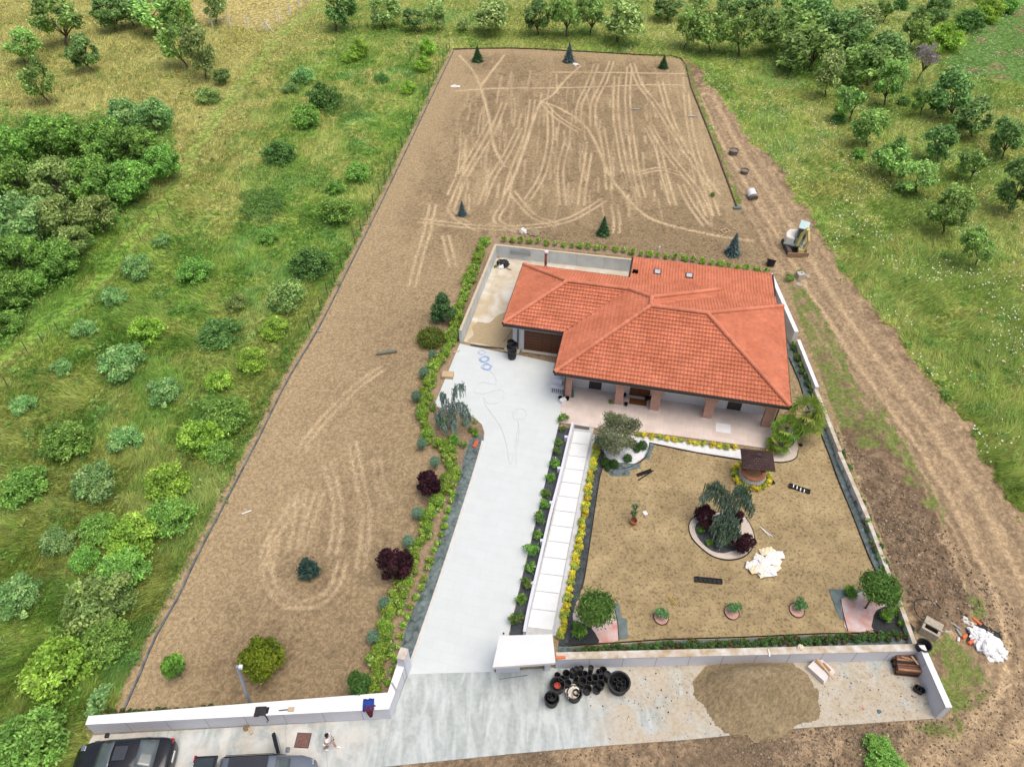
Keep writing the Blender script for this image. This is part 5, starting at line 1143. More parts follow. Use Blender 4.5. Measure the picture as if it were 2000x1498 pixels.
fabric([(1532,668),(1545,670),(1575,735),(1607,805),(1640,880),(1665,940),(1700,1020),(1738,1110),(1748,1160),(1738,1180),(1712,1120),(1690,1070),(1665,1005),(1640,945),(1618,885),(1594,825),(1575,790),(1560,740),(1540,700)], fabm, .05, 2)
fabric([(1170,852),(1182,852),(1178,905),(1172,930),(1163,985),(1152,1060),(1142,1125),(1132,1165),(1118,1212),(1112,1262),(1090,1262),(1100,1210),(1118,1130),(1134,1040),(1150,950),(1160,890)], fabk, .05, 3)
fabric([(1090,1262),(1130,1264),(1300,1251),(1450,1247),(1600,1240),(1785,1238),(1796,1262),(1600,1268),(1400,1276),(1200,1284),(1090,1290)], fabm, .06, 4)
fabric([(1165,905),(1195,930),(1230,929),(1232,918),(1250,914),(1252,899),(1268,896),(1279,868),(1268,864),(1250,905),(1180,900)], fabm, .05, 5)
# ground fabric strips
bed('ground_fabric', gp([(943,848),(944,866),(933,900),(911,975),(880,1073),(850,1163),(820,1250),(798,1312),(784,1300),(779,1275),(793,1225),(814,1175),(834,1130),(850,1085),(860,1040),(877,1000),(888,965),(898,930),(906,890),(917,860)]), .035, mesh_mat, '')
bed('ground_fabric', gp([(1170,852),(1182,852),(1178,905),(1172,930),(1163,985),(1152,1060),(1142,1125),(1132,1165),(1118,1212),(1112,1262),(1090,1262),(1100,1210),(1118,1130),(1134,1040),(1150,950),(1160,890)]), .015, mat('black_fabric', (.03,.036,.04), .8, .3, 3, 1.2, 8, c2=(.075,.09,.095)), '')
bed('ground_fabric', gp([(1165,905),(1195,930),(1230,929),(1232,918),(1250,914),(1252,899),(1268,896),(1279,868),(1268,864),(1250,905),(1180,900)]), .018, mesh_mat, '')
bed('ground_fabric', gp([(1532,668),(1545,670),(1575,735),(1607,805),(1640,880),(1665,940),(1700,1020),(1738,1110),(1748,1160),(1738,1180),(1712,1120),(1690,1070),(1665,1005),(1640,945),(1618,885),(1594,825),(1575,790),(1560,740),(1540,700)]), .02, mesh_mat, '')
bed('ground_fabric', gp([(1090,1262),(1130,1264),(1300,1251),(1450,1247),(1600,1240),(1785,1238),(1796,1262),(1600,1268),(1400,1276),(1200,1284),(1090,1290)]), .015, mesh_mat, '')
bed('ground_fabric', gp([(1196,1176),(1208,1178),(1214,1206),(1224,1208),(1227,1246),(1208,1249),(1205,1215)]), .017, mesh_mat, '')
bed('ground_fabric', gp([(1619,1150),(1690,1152),(1695,1160),(1660,1170),(1645,1180),(1648,1210),(1641,1208),(1632,1190)]), .017, mesh_mat, '')
bed('planting_bed', smp([(850,793),(880,799),(912,808),(932,820),(942,834),(942,850),(928,868),(914,900),(900,930),(880,905),(862,872),(852,850),(850,820)], 3), .03, bsoil, '')
bed('planting_bed', gp([(955,465),(1000,468),(1240,495),(1505,532),(1508,538),(1240,502),(968,478),(958,500),(935,560),(915,610),(902,660),(896,672),(872,735),(848,793),(838,880),(865,905),(895,930),(885,1000),(868,1040),(858,1085),(842,1130),(822,1175),(800,1225),(784,1275),(786,1295),(762,1370),(728,1372),(735,1300),(760,1200),(800,1080),(842,990),(860,935),(838,885),(822,840),(822,780),(850,710),(890,620),(925,520),(940,472)]), .005, mat('hedge_soil', (.26,.185,.115), .95, .2, 5, .8, 18, c2=(.40,.30,.195)), '')
# white gravel at the olive and along the porch
bed('white_gravel', gp([(1172,850),(1185,845),(1246,852),(1300,858),(1440,878),(1505,889),(1504,901),(1462,899),(1360,883),(1268,864),(1266,880),(1258,894),(1240,905),(1226,912),(1208,905),(1186,895),(1178,880)]), .032, whiteg, '')
bed('beige_gravel', smp([(1504,888),(1520,848),(1545,835),(1556,862),(1558,885),(1549,897),(1530,902),(1504,901)], 3), .034, beigeg, '')
edging(smp([(1558,880),(1556,891),(1549,898),(1530,903),(1504,902),(1462,900),(1360,884),(1268,865)], 3, False), 'thin black edging below the white gravel strip along the porch')
edging(smp([(1268,865),(1267,880),(1259,895),(1241,907),(1222,915),(1195,916),(1170,912)], 3, False), 'curved black edging round the white gravel at the olive')
edging(smp([(1180,905),(1172,930),(1163,985),(1152,1060),(1142,1125),(1136,1150)], 3, False), 'straight black edging between fabric strip and garden soil, left side')
edging(gp([(1110,1262),(1140,1260),(1300,1249),(1450,1245),(1600,1238),(1780,1236)]), 'long black edging in front of the bottom hedge')
edging(smp([(1540,700),(1560,745),(1575,792),(1594,827),(1618,887),(1640,947),(1665,1007),(1690,1072),(1712,1122),(1740,1182)], 2, False), 'black edging along the right fabric strip')
# round bed
outer = smp([(1362,1008),(1395,1002),(1430,1000),(1452,1008),(1466,1028),(1473,1052),(1468,1072),(1450,1088),(1422,1093),(1392,1086),(1365,1066),(1349,1045),(1347,1022)], 4)
bed('round_gravel_bed', outer, .045, beigeg, '')
edging([*outer, outer[0]], 'dark rim around the big round gravel bed', .04, .07)
bed('round_gravel_bed', smp([(1375,1016),(1405,1005),(1430,1003),(1446,1010),(1438,1030),(1450,1048),(1464,1058),(1458,1072),(1432,1076),(1412,1081),(1388,1075),(1366,1055),(1357,1034),(1362,1022)], 4), .052, greyg, '')
# corner beds
bed('pink_gravel_bed', smp([(1123,1176),(1160,1165),(1192,1176),(1203,1205),(1208,1251),(1170,1255),(1150,1240),(1130,1218),(1119,1212)], 2), .04, pinkm, '')
bed('black_gravel_bed', smp([(1118,1214),(1135,1216),(1155,1227),(1167,1245),(1169,1255),(1140,1258),(1111,1258),(1113,1240)], 2), .044, blackg, '')
edging([*smp([(1201,1195),(1206,1220),(1208,1251)], 3, False)], 'black edging at the right of the left pink corner bed')
bed('pink_gravel_bed', smp([(1641,1172),(1660,1165),(1685,1155),(1705,1160),(1735,1180),(1742,1196),(1712,1200),(1705,1230),(1655,1233),(1648,1210)], 2), .04, pinkm, '')
bed('black_gravel_bed', smp([(1712,1192),(1738,1182),(1755,1185),(1775,1215),(1785,1234),(1709,1234),(1704,1212)], 2), .044, blackg, '')
edging([*smp([(1641,1172),(1646,1200),(1655,1233)], 3, False)], 'black edging at the left of the right pink corner bed')
for cx, cy in ((1291,1206),(1429,1196),(1556,1192)):
    g = G(cx, cy); n = 20; bed('round_pink_bed', [(g.x+.42*math.cos(2*math.pi*i/n), g.y+.46*math.sin(2*math.pi*i/n)) for i in range(n)], .04, pink, '')
    g2 = [(g.x+.42*math.cos(2*math.pi*i/n), g.y+.46*math.sin(2*math.pi*i/n)) for i in range(n+1)]
    edging(g2, {1291:'dark ring round the left small pink bed',1429:'dark ring round the middle small pink bed',1556:'dark ring round the right small pink bed'}[cx], .03, .06)
# plot edge strip: sheet of fabric standing out of the soil
LE = gp([(p[0]+2, p[1]) for p in LEFT_EDGE]); e1 = smooth_line(LE, 3)
strip_m = mat('grey_fabric_edge', (.07,.085,.10), .7, .3, 2, c2=(.20,.22,.235))
M = MB(); S = offset_strip(e1, .09, -1); n = len(e1)
for i in range(n-1): M.prism([S[i], S[i+1], S[2*n-2-i], S[2*n-1-i]], -.1, .09)
tag(M.build('edging_strip', strip_m), 'long grey fabric edging along the left side of the bare plot', 'edging')
e2 = smooth_line(gp(TOP_EDGE+RIGHT_EDGE[1:]), 3); M = MB(); S = offset_strip(e2, .12, -1); n = len(e2)
for i in range(n-1): M.prism([S[i], S[i+1], S[2*n-2-i], S[2*n-1-i]], -.1, .12)
tag(M.build('edging_strip', mat('rusty_edge', (.10,.065,.045), .8, .2, 3)), 'thin brown edging along the top and right side of the bare field', 'edging')
def ctag(o, l, c): return tag(o, l, c)
# ---------------- things ----------------
blk = mat('black_plastic', (.012,.012,.014), .45, .2, 5, spec=.4)
blk2 = mat('dusty_black_plastic', (.016,.017,.019), .6, .3, 4, c2=(.04,.04,.043))
whp = mat('white_plastic', (.78,.78,.78), .5, .04, 4)
orp = mat('orange_plastic', (.72,.17,.06), .5, .08, 4)
stl = mat('steel_grey', (.33,.37,.43), .4, .1, 3, metal=.3)
galv = mat('galvanised', (.42,.45,.48), .45, .15, 5, metal=.4)
raww = mat('raw_wood', (.46,.33,.20), .85, .2, 3, stretch=(1,8,1), c2=(.58,.44,.28))
def pot_mesh(r, h, taper=.82, wall=.03, fill=None):
    M = MB(); rb = r*taper
    M.lathe([(0, .0), (rb, .0), (r*.98, h*.93), (r*1.05, h*.93), (r*1.05, h), (r-wall*r/.3, h), (rb-wall*r/.3, .05*h), (0, .05*h)], 20)
    return M
def pot(px, py, r, h, label, group=None, name='plant_pot', taper=.82, z=0.0, inner=(), tilt=None, mt=None):
    g = G(px, py, z)
    t = thing(name, label, 'pot', (g.x, g.y, max(z, .045)), px, group)
    M = pot_mesh(r, h, taper); M.build('pot_body', mt or blk2, t, smooth=False)
    if tilt: t.rotation_euler = tilt
    return t
# cluster of black pots by the gate canopy: (photo px of base centre, radius, height)
PG = 'empty black nursery pots by the white wall'
PL = [(1077,1372,.33,.55,'front left large pot holding smaller pots'),(1088,1345,.35,.5,'large pot behind the front left one, red ring inside'),(1121,1362,.34,.55,'large pot with a crumpled cream sheet in it'),
 (1207,1342,.50,.62,'largest round tub at the right end of the pots, full of small pots'),(1146,1352,.20,.42,'narrow tall pot in front of the middle of the cluster'),(1165,1350,.20,.34,'open pot, front right of the cluster'),
 (1136,1338,.20,.5,'open round pot in the centre of the cluster'),(1105,1325,.17,.6,'tall pot near the wall, second from the canopy'),(1088,1325,.14,.4,'small pot tucked beside the canopy post'),
 (1117,1322,.13,.75,'thin stack of pots by the wall, left'),(1124,1319,.12,.8,'thin stack of pots by the wall, centre left'),(1133,1318,.12,.8,'thin stack of pots by the wall, centre'),
 (1152,1318,.12,.85,'tallest thin stack of pots against the wall'),(1150,1334,.15,.55,'mid height pot stack behind the narrow tall pot'),(1160,1333,.17,.6,'double pot stack right of the centre'),(1171,1331,.15,.55,'pot stack second from the largest tub'),
 (1168,1322,.14,.6,'pot stack at the wall behind the double stack'),(1176,1318,.18,.55,'wide pot at the wall left of the largest tub'),(1184,1328,.15,.7,'slim pot stack touching the largest tub'),(1108,1340,.17,.4,'dark pot between the large pots'),
 (1125,1335,.16,.45,'dark pot behind the cream sheet pot'),(1172,1343,.18,.45,'lying pot group right of centre'),(1141,1325,.13,.6,'thin pot stack behind the centre pot'),(1096,1333,.15,.45,'reddish rimmed pot near the canopy')]
for px, py, r, h, lb in PL:
    t = pot(px, py, r*1.14, h, 'black '+lb, PG, taper=.85)
    if h >= .7:
        for k in range(2): MB().lathe([(r*1.0, 0), (r*1.12, 0), (r*1.12, .03), (r*1.0, .03)], 14).build('rim', blk, t, loc=(0, 0, h-.14*(k+1)))
def inpot(par_px, items, rim):
    for (dx, dy, r, h, z, m_, nm, lb, cat) in items:
        g = G(*par_px); t = tag(MB().lathe([(0, 0), (r*.85, 0), (r, h), (r*.85, h), (r*.7, .03), (0, .03)], 14).build(nm, m_), lb, cat); t.location = (g.x+dx, g.y+dy, z)
inpot((1207,1342), [(-.2,.15,.13,.35,.25,blk,'plant_pot','small black pot with white label inside the largest tub','pot'),(.05,.2,.13,.3,.25,blk,'plant_pot','small black pot at the back inside the largest tub','pot'),(.22,.05,.13,.3,.25,blk2,'plant_pot','small black pot at the right inside the largest tub','pot'),(.0,-.12,.16,.35,.2,blk2,'plant_pot','pot lying in the middle of the largest tub','pot'),(-.03,-.3,.1,.3,.3,blk,'plant_pot','small pot at the front inside the largest tub','pot')], 0)
inpot((1077,1372), [(.0,.05,.24,.4,.25,blk,'plant_pot','pot nested inside the front left large pot','pot'),(-.12,.12,.1,.35,.45,blk2,'plant_pot','slim pot sticking out of the front left large pot','pot')], 0)
inpot((1088,1345), [(.0,.0,.17,.12,.3,mat('red_plastic',(.4,.06,.04),.5,.1,3),'plant_pot','shallow red ring in the second large pot','pot')], 0)
inpot((1121,1362), [(.06,-.03,.16,.45,.35,blk,'plant_pot','black pot standing on the crumpled cream sheet','pot')], 0)
def crumple(name, c, r, h, m_, label, cat, seed, fl=.35, n=26, sq=1.0):
    g = np.random.default_rng(seed); bm = bmesh.new(); bmesh.ops.create_icosphere(bm, subdivisions=4, radius=1)
    for v in bm.verts:
        x, y, z = v.co; a = fbm(np.array(x*1.7+seed), np.array(y*1.7+z), seed % 20, 4)-.5; b = fbm(np.array(x*5+seed), np.array(y*5+z*3), seed % 13, 3)-.5
        k = 1+1.3*float(a)*fl*2+float(b)*fl
        v.co = Vector((x*r*k, y*r*k*sq, max(0, z*.8+.25)*h*k))
    me = bpy.data.meshes.new(name); bm.to_mesh(me); bm.free(); me.materials.append(m_); o = add(name, me, None, c, seed); return tag(o, label, cat)
g = G(1121,1362); crumple('cream_sheet', (g.x-.1, g.y+.06, .38), .32, .25, mat('cream_fleece', (.70,.64,.53), .9, .08, 6), 'crumpled cream sheet stuffed into a large black pot', 'sheet', 3, .5)
pot(1800,1266,.37,.42,'round black tub standing on the wall corner at the right', None, 'plant_pot', .85, 1.1)
pot(1788,1348,.18,.28,'upper of two black pots beside the end wall', 'pair of pots by the end wall'); pot(1795,1352,.19,.28,'lower of two black pots beside the end wall', 'pair of pots by the end wall')
pot(1504,520,.40,.55,'black pot tipped over behind the right end of the house', None, 'plant_pot', .75, 0, tilt=(R(-28), R(14), 0), mt=blk)
gg = mat('dusty_grey_pot', (.12,.12,.12), .8, .3, 6, c2=(.22,.20,.18))
pot(1432,302,.52,.5,'upper dusty grey tub half filled with soil beside the field', 'dusty tubs beside the field edge', mt=gg); pot(1453,340,.44,.42,'lower dusty grey tub beside the field', 'dusty tubs beside the field edge', mt=gg)
for px, py, r, z in ((1432,302,.48,.42),(1453,340,.40,.34)):
    g = G(px, py); o = MB().lathe([(0, 0), (r*.88, 0), (r*.88, .03), (0, .05)], 16).build('soil_heap', bsoil, loc=(g.x, g.y, z)); tag(o, 'soil filling the '+('upper' if py < 320 else 'lower')+' dusty grey tub', 'soil')
g = G(1467,388); t = thing('barrel', 'white and black plastic barrel lying on its side by the field', 'barrel', (g.x, g.y, .42), 0); t.rotation_euler = (R(-68), 0, R(8))
MB().lathe([(0, -.5), (.42, -.5), (.44, -.3), (.42, .5), (.38, .5), (.38, -.4), (0, -.4)], 20).build('barrel_body', whp, t); MB().lathe([(.425, -.52), (.47, -.52), (.47, -.25), (.445, -.25)], 20).build('band', gg, t)
g = G(1440,408); tag(MB().box(-.4,.4,-.16,.16,0,.16).build('folded_sheet', mat('teal_sheet', (.10,.19,.20), .7, .2, 5), loc=(g.x, g.y, 0)), 'folded teal sheet at the lower right field corner', 'sheet')
g = G(1410,452); t = thing('plank_square', 'small square of planks lying on the soil left of the silvery spruce', 'planks', (g.x+.3, g.y, .0), .5)
for k, (a, b, c, d) in enumerate([(-.4,.4,-.3,-.22),(-.4,.4,.22,.3),(-.4,-.32,-.22,.22),(.32,.4,-.22,.22)]): MB().box(a, b, c, d, 0, .09).build('side_board', raww, t)
# stack of black buckets beside the garage
g = G(1000,700); t = thing('stacked_tubs', 'tower of stacked black tubs beside the garage wall', 'tubs', (g.x, g.y, .05))
for k, (dx, dy, z, r, h) in enumerate([(0,0,0,.34,.5),(.02,.03,.42,.36,.42),(-.04,.08,.78,.38,.35),(.07,.12,1.02,.36,.3),(-.08,.2,1.2,.3,.28)]): MB().lathe([(0,0),(r*.85,0),(r,h*.6),(r*.96,h),(r*.75,h),(r*.7,h*.4),(0,h*.4)], 20).build('tub', blk, t, loc=(dx, dy, z))
# gate canopy
g = G(969,1316); dw = WALLDIR; nw = Vector((-dw.y, dw.x, 0)); ang = math.atan2(dw.y, dw.x)
cn = thing('entry_canopy', 'flat white concrete canopy over the pedestrian gate beside the driveway', 'canopy', (g.x, g.y, 0), ang)
slabc = mat('canopy_slab', (.66,.67,.665), .8, .08, 1.1, c2=(.74,.75,.745), detail=8)
PS = [G(a, b, 2.42) for a, b in ((975,1241),(1079,1238),(1085,1294),(962,1303))]; inv = Matrix.Rotation(-ang, 3, 'Z')
loc = [inv @ (p-Vector((g.x, g.y, 0))) for p in PS]
MB().prism([(p.x, p.y) for p in loc], 2.22, 2.42).build('canopy_roof', slabc, cn)
MB().box(0, 1.25, .02, .42, 0, 2.22).build('side_wall', white_wall, cn); MB().box(2.55, 2.85, .02, .42, 0, 2.22).build('side_wall', white_wall, cn)
MB().box(1.27, 2.53, .25, .29, .1, 2.1).build('gate', mat('gate_grey', (.45,.47,.5), .5, .1, 3), cn)
MB().lathe([(0,0),(.05,0),(.05,.06),(0,.06)], 10).build('drain_cap', dkm, cn, loc=(.45, 1.0, 2.42))
A, B = G(975,1327), G(1030,1319); M = MB(); M.obox((A+B)/2, (B-A)[:2], (B-A).length/2, .02, .045, .06); tag(M.build('gate_track', mat('rail_steel', (.2,.2,.2), .5, .2, 5)), 'thin steel gate rail on the concrete below the canopy', 'rail')
g = G(1086,1285,1.08); M = MB().tube([(-.1,0,.05),(.5,.03,.05)], .075, 12); tag(M.build('orange_pipe', orp, loc=(g.x, g.y, 1.08), smooth=False), 'orange pipe piece lying on the wall right of the canopy', 'pipe')
# path wall: low white wall with little blocks
line = smooth_line(gp([(1116,832),(1107,868),(1088,948),(1071,1013),(1053,1093),(1030,1192),(1021,1240)]), 3)
pw = thing('path_wall', 'thin low white wall between the dark gravel strip and the white path', 'wall', (0, 0, 0))
M = MB(); S = offset_strip(line, .17, 1); n = len(line)
for i in range(n-1): M.prism([S[i], S[i+1], S[2*n-2-i], S[2*n-1-i]], -.05, .42)
M.build('wall_body', white_wall, pw)
for px, py in ((1104,861),(1090,922),(1075,989),(1057,1063),(1038,1146)): g = G(px, py); MB().box(-.11,.11,-.09,.09,0,.46).build('light_block', white_wall, pw, loc=(g.x+.04, g.y, 0))
g0, g1 = G(1121,833), G(1152,837); M = MB(); M.obox((g0+g1)/2, (g1-g0)[:2], .52, .17, .04, .078); tag(M.build('door_mat', mat('grey_mat', (.12,.115,.11), .95, .2, 30)), 'grey mat at the top end of the white path', 'mat')
g = H0+Matrix.Rotation(HA, 3, 'Z') @ Vector((6.0, 1.15, 0)); tag(MB().box(-.62,.62,-.3,.3,.092,.115).build('door_mat', mat('brown_mat', (.20,.085,.03), .95, .15, 20), loc=g, rot=HA), 'brown doormat in front of the wooden front door', 'mat')
for px, py, r, lb in ((1192,789,.15,'small plant by the left side of the second brick column'),):
    g = G(px, py); single('porch_plant', tuft, g.x, g.y, .5, lb, 'plant', None, .09)
for px, py, lb in ((1222,793,'small black pot right of the second brick column'),(1219,775,'black boot like pot left of the front door'),(1262,782,'left one of two black pots beside the third brick column'),(1268,781,'right one of two black pots beside the third brick column'),(1094,781,'round black pot at the front left brick column'),(1108,782,'dark pot pair at the foot of the front left column')):
    g = G(px, py); tag(pot_mesh(.14, .2).build('porch_pot', blk, loc=(g.x, g.y, .09)), lb, 'pot', 'small pots on the porch')
g = G(1099,786); tag(bevel(MB().box(-.22,.22,-.16,.16,.05,.35).build('white_box', whp, loc=(g.x, g.y, 0), rot=.6), .03), 'white box at the foot of the front left brick column', 'box')
g = G(1117,776); tag(MB().tube([(0,0,.1),(0,.02,.5),(.03,.05,.75)], [.16,.14,.05], 10).build('watering_can', mat('teal_can', (.05,.14,.13), .4, .1, 4), loc=(g.x, g.y, 0)), 'teal watering can standing beside the front left column', 'can')
g = G(1412,838); tag(MB().box(-.5,.5,-.42,.42,.09,.115).build('white_board', whp, loc=(g.x+.0, g.y-.0, 0), rot=HA), 'white board lying flat on the pink porch floor', 'board')
# barbecue at the corner
g = G(1075,768); t = thing('garden_fireplace', 'white concrete barbecue with slatted base at the left porch corner', 'barbecue', (g.x, g.y, .05), HA)
MB().box(0, 1.1, 0, .75, .5, .62).build('counter', white_wall, t); MB().box(.02,.75,.3,.72,.62,1.15).build('hood', white_wall, t); MB().box(.45,.62,.55,.72,1.15,1.9).build('chimney', white_wall, t)
for k in range(7): MB().box(.04+.15*k,.10+.15*k,.03,.7,0,.5).build('leg', white_wall, t)
# well
g = G(1467,934); wl = thing('garden_well', 'round stone and brick garden well with dark shingled roof', 'well', (g.x, g.y, 0), R(-8))
MB().lathe([(.86,0),(.86,.42),(.80,.62),(.55,.62),(.55,.1),(0,.1)], 28).build('stone_ring', mat('grey_stone', (.30,.31,.32), .9, .2, 7, .6, 20, c2=(.55,.56,.57)), wl)
MB().lathe([(.76,.62),(.80,.66),(.80,.78),(.52,.78),(.52,.62)], 28).build('brick_rim', mat('terracotta_rim', (.42,.17,.09), .85, .2, 9, c2=(.55,.25,.14)), wl)
MB().lathe([(0,.70),(.51,.70),(.51,.74),(0,.74)], 24).build('wood_cover', mat('well_cover', (.40,.22,.10), .8, .2, 4), wl)
pm_ = mat('post_wood', (.22,.085,.045), .8, .2, 4)
MB().box(-.72,-.56,-.08,.08,.7,1.95).build('post', pm_, wl); MB().box(.56,.72,-.08,.08,.7,1.95).build('post', pm_, wl); MB().tube([(-.6,0,1.3),(.6,0,1.3)], .05, 8).build('winch', pm_, wl)
M = MB(); a = [(-1.02,-.85,1.85),(1.02,-.85,1.85),(1.02,.85,1.85),(-1.02,.85,1.85)]; tp = [(-.12,0,2.32),(.12,0,2.32)]
M.poly([a[0],a[1],tp[1],tp[0]]); M.poly([a[2],a[3],tp[0],tp[1]]); M.poly([a[1],a[2],tp[1]]); M.poly([a[3],a[0],tp[0]]); M.poly([a[3],a[2],a[1],a[0]])
rw_ = tile_mat('dark_shingles', (.055,.032,.03), (.085,.045,.04), (.02,.014,.013), .22, 0, .85, .5, .02, .14, .15)
wr = M.build('roof', rw_, wl); MB().box(-.13,.13,-.1,.1,2.3,2.37).build('roof_cap', dkm, wr)
# bags
bagm = mat('white_bag', (.78,.77,.74), .55, .05, 3); bagy = mat('yellow_bag', (.78,.62,.30), .55, .12, 3, c2=(.80,.77,.68), detail=6)
bags = [(1497,1078,0,.2,1),(1505,1083,0,1.2,0),(1517,1086,0,.1,0),(1486,1093,0,-.6,0),(1496,1098,.12,.3,0),(1508,1097,.12,-.3,0),(1514,1103,0,.9,1),(1479,1100,0,.5,0),(1470,1109,0,-.4,0),(1477,1113,.1,.2,1),(1485,1110,.1,.8,0),(1500,1112,.12,-.5,0),(1493,1118,0,.3,0),(1502,1120,0,.2,0),(1484,1117,0,-1.2,1),(1510,1112,0,.5,1)]
wh = ['topmost yellow printed','second from the top, upright','rightmost upper','left upper slanting','centre top layer','centre right top layer','right middle yellow','left middle','far left corner','lower left yellow printed','lower left middle','lower centre top','bottom left of centre','bottom middle','bottom narrow yellow','right lower yellow printed']
bm = bmesh.new(); bmesh.ops.create_cube(bm, size=1); bmesh.ops.subdivide_edges(bm, edges=bm.edges, cuts=5, use_grid_fill=True)
for v in bm.verts:
    x, y, z = v.co; e = max(abs(x), abs(y))*2; v.co = Vector((x*.85*(1-.06*abs(y)*2), y*.52*(1-.08*abs(x)*2), z*.17*(1-.75*e**3)+.02*math.sin(x*17+y*9)))
bagme = bpy.data.meshes.new('bag'); bm.to_mesh(bagme); bm.free(); bagme.materials.append(bagm); bagme2 = bagme.copy(); bagme2.materials.clear(); bagme2.materials.append(bagy)
for i, (px, py, z, a, y) in enumerate(bags): g = G(px, py, z); tag(add('gravel_bag', bagme2 if y else bagme, None, (g.x, g.y, z+.1), (R(5*(i % 3-1)), R(6*((i*2) % 3-1)), a)), 'white gravel bag on the garden heap, '+wh[i], 'bag', 'bags heaped in the garden')
# crates of seedling trays, tools in the garden
def tray(px, py, n, ang, label, hl=.16):
    g = G(px, py); t = thing('seed_tray', label, 'tray', (g.x, g.y, .0), ang); M = MB().box(-n*.13, n*.13, -hl, hl, 0, .03)
    for k in range(n+1): M.box(-n*.13+k*.26-.02, -n*.13+k*.26+.02, -hl, hl, .03, .10)
    M.box(-n*.13, n*.13, -hl, -hl+.02, .03, .1); M.box(-n*.13, n*.13, hl-.02, hl, .03, .1); M.build('tray_body', blk, t); return t
tray(1561,955,5,R(-24),'black tray with white pots right of the well, near the fabric'); t = tray(1383,1134,6,R(-6),'long black tray lying below the round bed'); tray(1502,934,4,R(-72),'black tray leaning right beside the well',.12)
tray(1258,924,4,R(24),'black tray pieces near the olive gravel bed',.1); M = MB().tube([(-.6,-.35,.04),(.5,.45,.05)], .04, 6); g = G(1263,930); tag(M.build('black_pipe', blk, loc=(g.x, g.y, 0)), 'thin black pipe beside the tray pieces', 'pipe')
for k in range(4): g = G(1549+k*7, 951+k*3.1); tag(MB().box(-.03,.03,-.13,.13,0,.1).build('plant_label', whp, loc=(g.x, g.y, .02), rot=R(-24)), 'white strip in the black tray right of the well, number '+('one','two','three','four')[k]+' from the left', 'strip', 'white strips in the tray')
g = G(1237,1022); t = thing('potted_tree', 'small dark leaved tree lying in a terracotta pot on the garden soil', 'potted tree', (g.x, g.y, 0), .4)
pot_mesh(.22, .32).build('pot_body', mat('terracotta', (.42,.15,.08), .8, .1, 5), t); add('foliage', leaves('foliage', [(.1,.25,.75,.2,.2,.25),(.3,.5,.95,.2,.2,.2),(.05,.1,.55,.12,.12,.15)], 420, .06, [(.03,.075,.035),(.05,.10,.05)], 500), t); MB().tube([(0,0,.2),(.15,.3,.8)], .015, 5).build('trunk', bark, t)
g = G(1260,1003); tag(MB().box(-.12,.12,-.14,.14,0,.08).build('cardboard_scrap', whp, loc=(g.x, g.y, .0), rot=.4), 'small white scrap beside the potted tree', 'scrap')
M = MB(); M.tube([(-.3,.4,.03),(.3,-.35,.03)], .03, 6); M.tube([(-.3,.4,.03),(.12,-.3,.03)], .025, 6); g = G(1497,1040); tag(M.build('folding_tool', whp, loc=(g.x, g.y, 0)), 'white handled shears lying above the bags', 'tool')
for k, dx in enumerate((0, .12)): g = G(1311,1173); tag(MB().tube([(-.22+dx,.3,.03),(.2+dx,-.3,.03)], .025, 6).build('yellow_stick', mat('yellow_wood', (.62,.42,.10), .7, .1, 4) if k == 0 else bpy.data.materials['yellow_wood'], loc=(g.x, g.y, 0)), ('left','right')[k]+' yellow stick lying above the left small pink bed', 'stick', 'yellow sticks')
g = G(1564,869); tag(MB().lathe([(0,0),(.14,0),(.12,.05),(0,.06)], 14).build('black_disc', blk, loc=(g.x, g.y, 0)), 'black disc on the soil right of the palms', 'disc')
# items on the walls
g = G(1563,1264,1.09); ctag(crumple('expanded_foam', (g.x, g.y, 1.07), .17, .2, mat('cream_foam', (.75,.66,.48), .8, .1, 5), 'x', 'x', 9, .3), 'cream foam lump sitting on the bottom wall', 'foam')
g = G(1501,1272,1.06); t = thing('wall_spout', 'small white bracket fixed on the bottom wall coping', 'bracket', (g.x, g.y, 1.07)); M = MB().tube([(0,.1,.03),(0,-.1,.03),(0,-.25,-.05)], .05, 10); M.build('pipe_arm', whp, t)
g = G(770,1341,1.18); t = thing('wall_spout', 'grey pipe bracket on the short wall beside the driveway', 'bracket', (g.x+.02, g.y, 1.17)); MB().tube([(-.15,.2,.04),(.1,-.18,.04)], .045, 10).build('pipe_arm', galv, t)
jb = mat('blue_cloth', (.02,.06,.30), .9, .2, 5, .6, 15); jr = mat('dark_red_cloth', (.12,.02,.03), .9, .2, 5)
g = G(720,1382,1.17); t = thing('blue_jacket', 'blue jacket draped over the white wall near the corner', 'jacket', (g.x, g.y, 1.17), .1)
def drape(M, w0, w1, ybk, front, zf, n=8):
    prof = [(ybk, .0), (ybk*.6, .06), (0, .07), (-.15, .06), (-front, .02), (-front-.05, -zf*.5), (-front-.06, -zf)]
    V0 = len(M.V)
    for i, (y, z) in enumerate(prof):
        wd_ = w0+(w1-w0)*i/(len(prof)-1)
        for k in range(n): u_ = k/(n-1)*2-1; M.V.append((u_*wd_, y+.02*math.sin(u_*6+i), z+.025*math.sin(u_*9+i*2))); M.C.append((1,1,1))
    for i in range(len(prof)-1):
        for k in range(n-1): a = V0+i*n+k; M.F.append((a, a+1, a+n+1, a+n))
    return M
o = drape(MB(), .26, .3, .42, .02, .05).build('cloth', jb, t, smooth=True); o.modifiers.new('s', 'SOLIDIFY').thickness = .05
o = drape(MB(), .3, .1, .05, .14, .5).build('sleeves', jr, t, smooth=True, loc=(.05, -.0, -.0)); o.modifiers.new('s', 'SOLIDIFY').thickness = .06
g = G(511,1389,1.17); t = thing('tool_bag', 'black bag with a hanging strap on the left white wall', 'bag', (g.x, g.y, 1.17), .05)
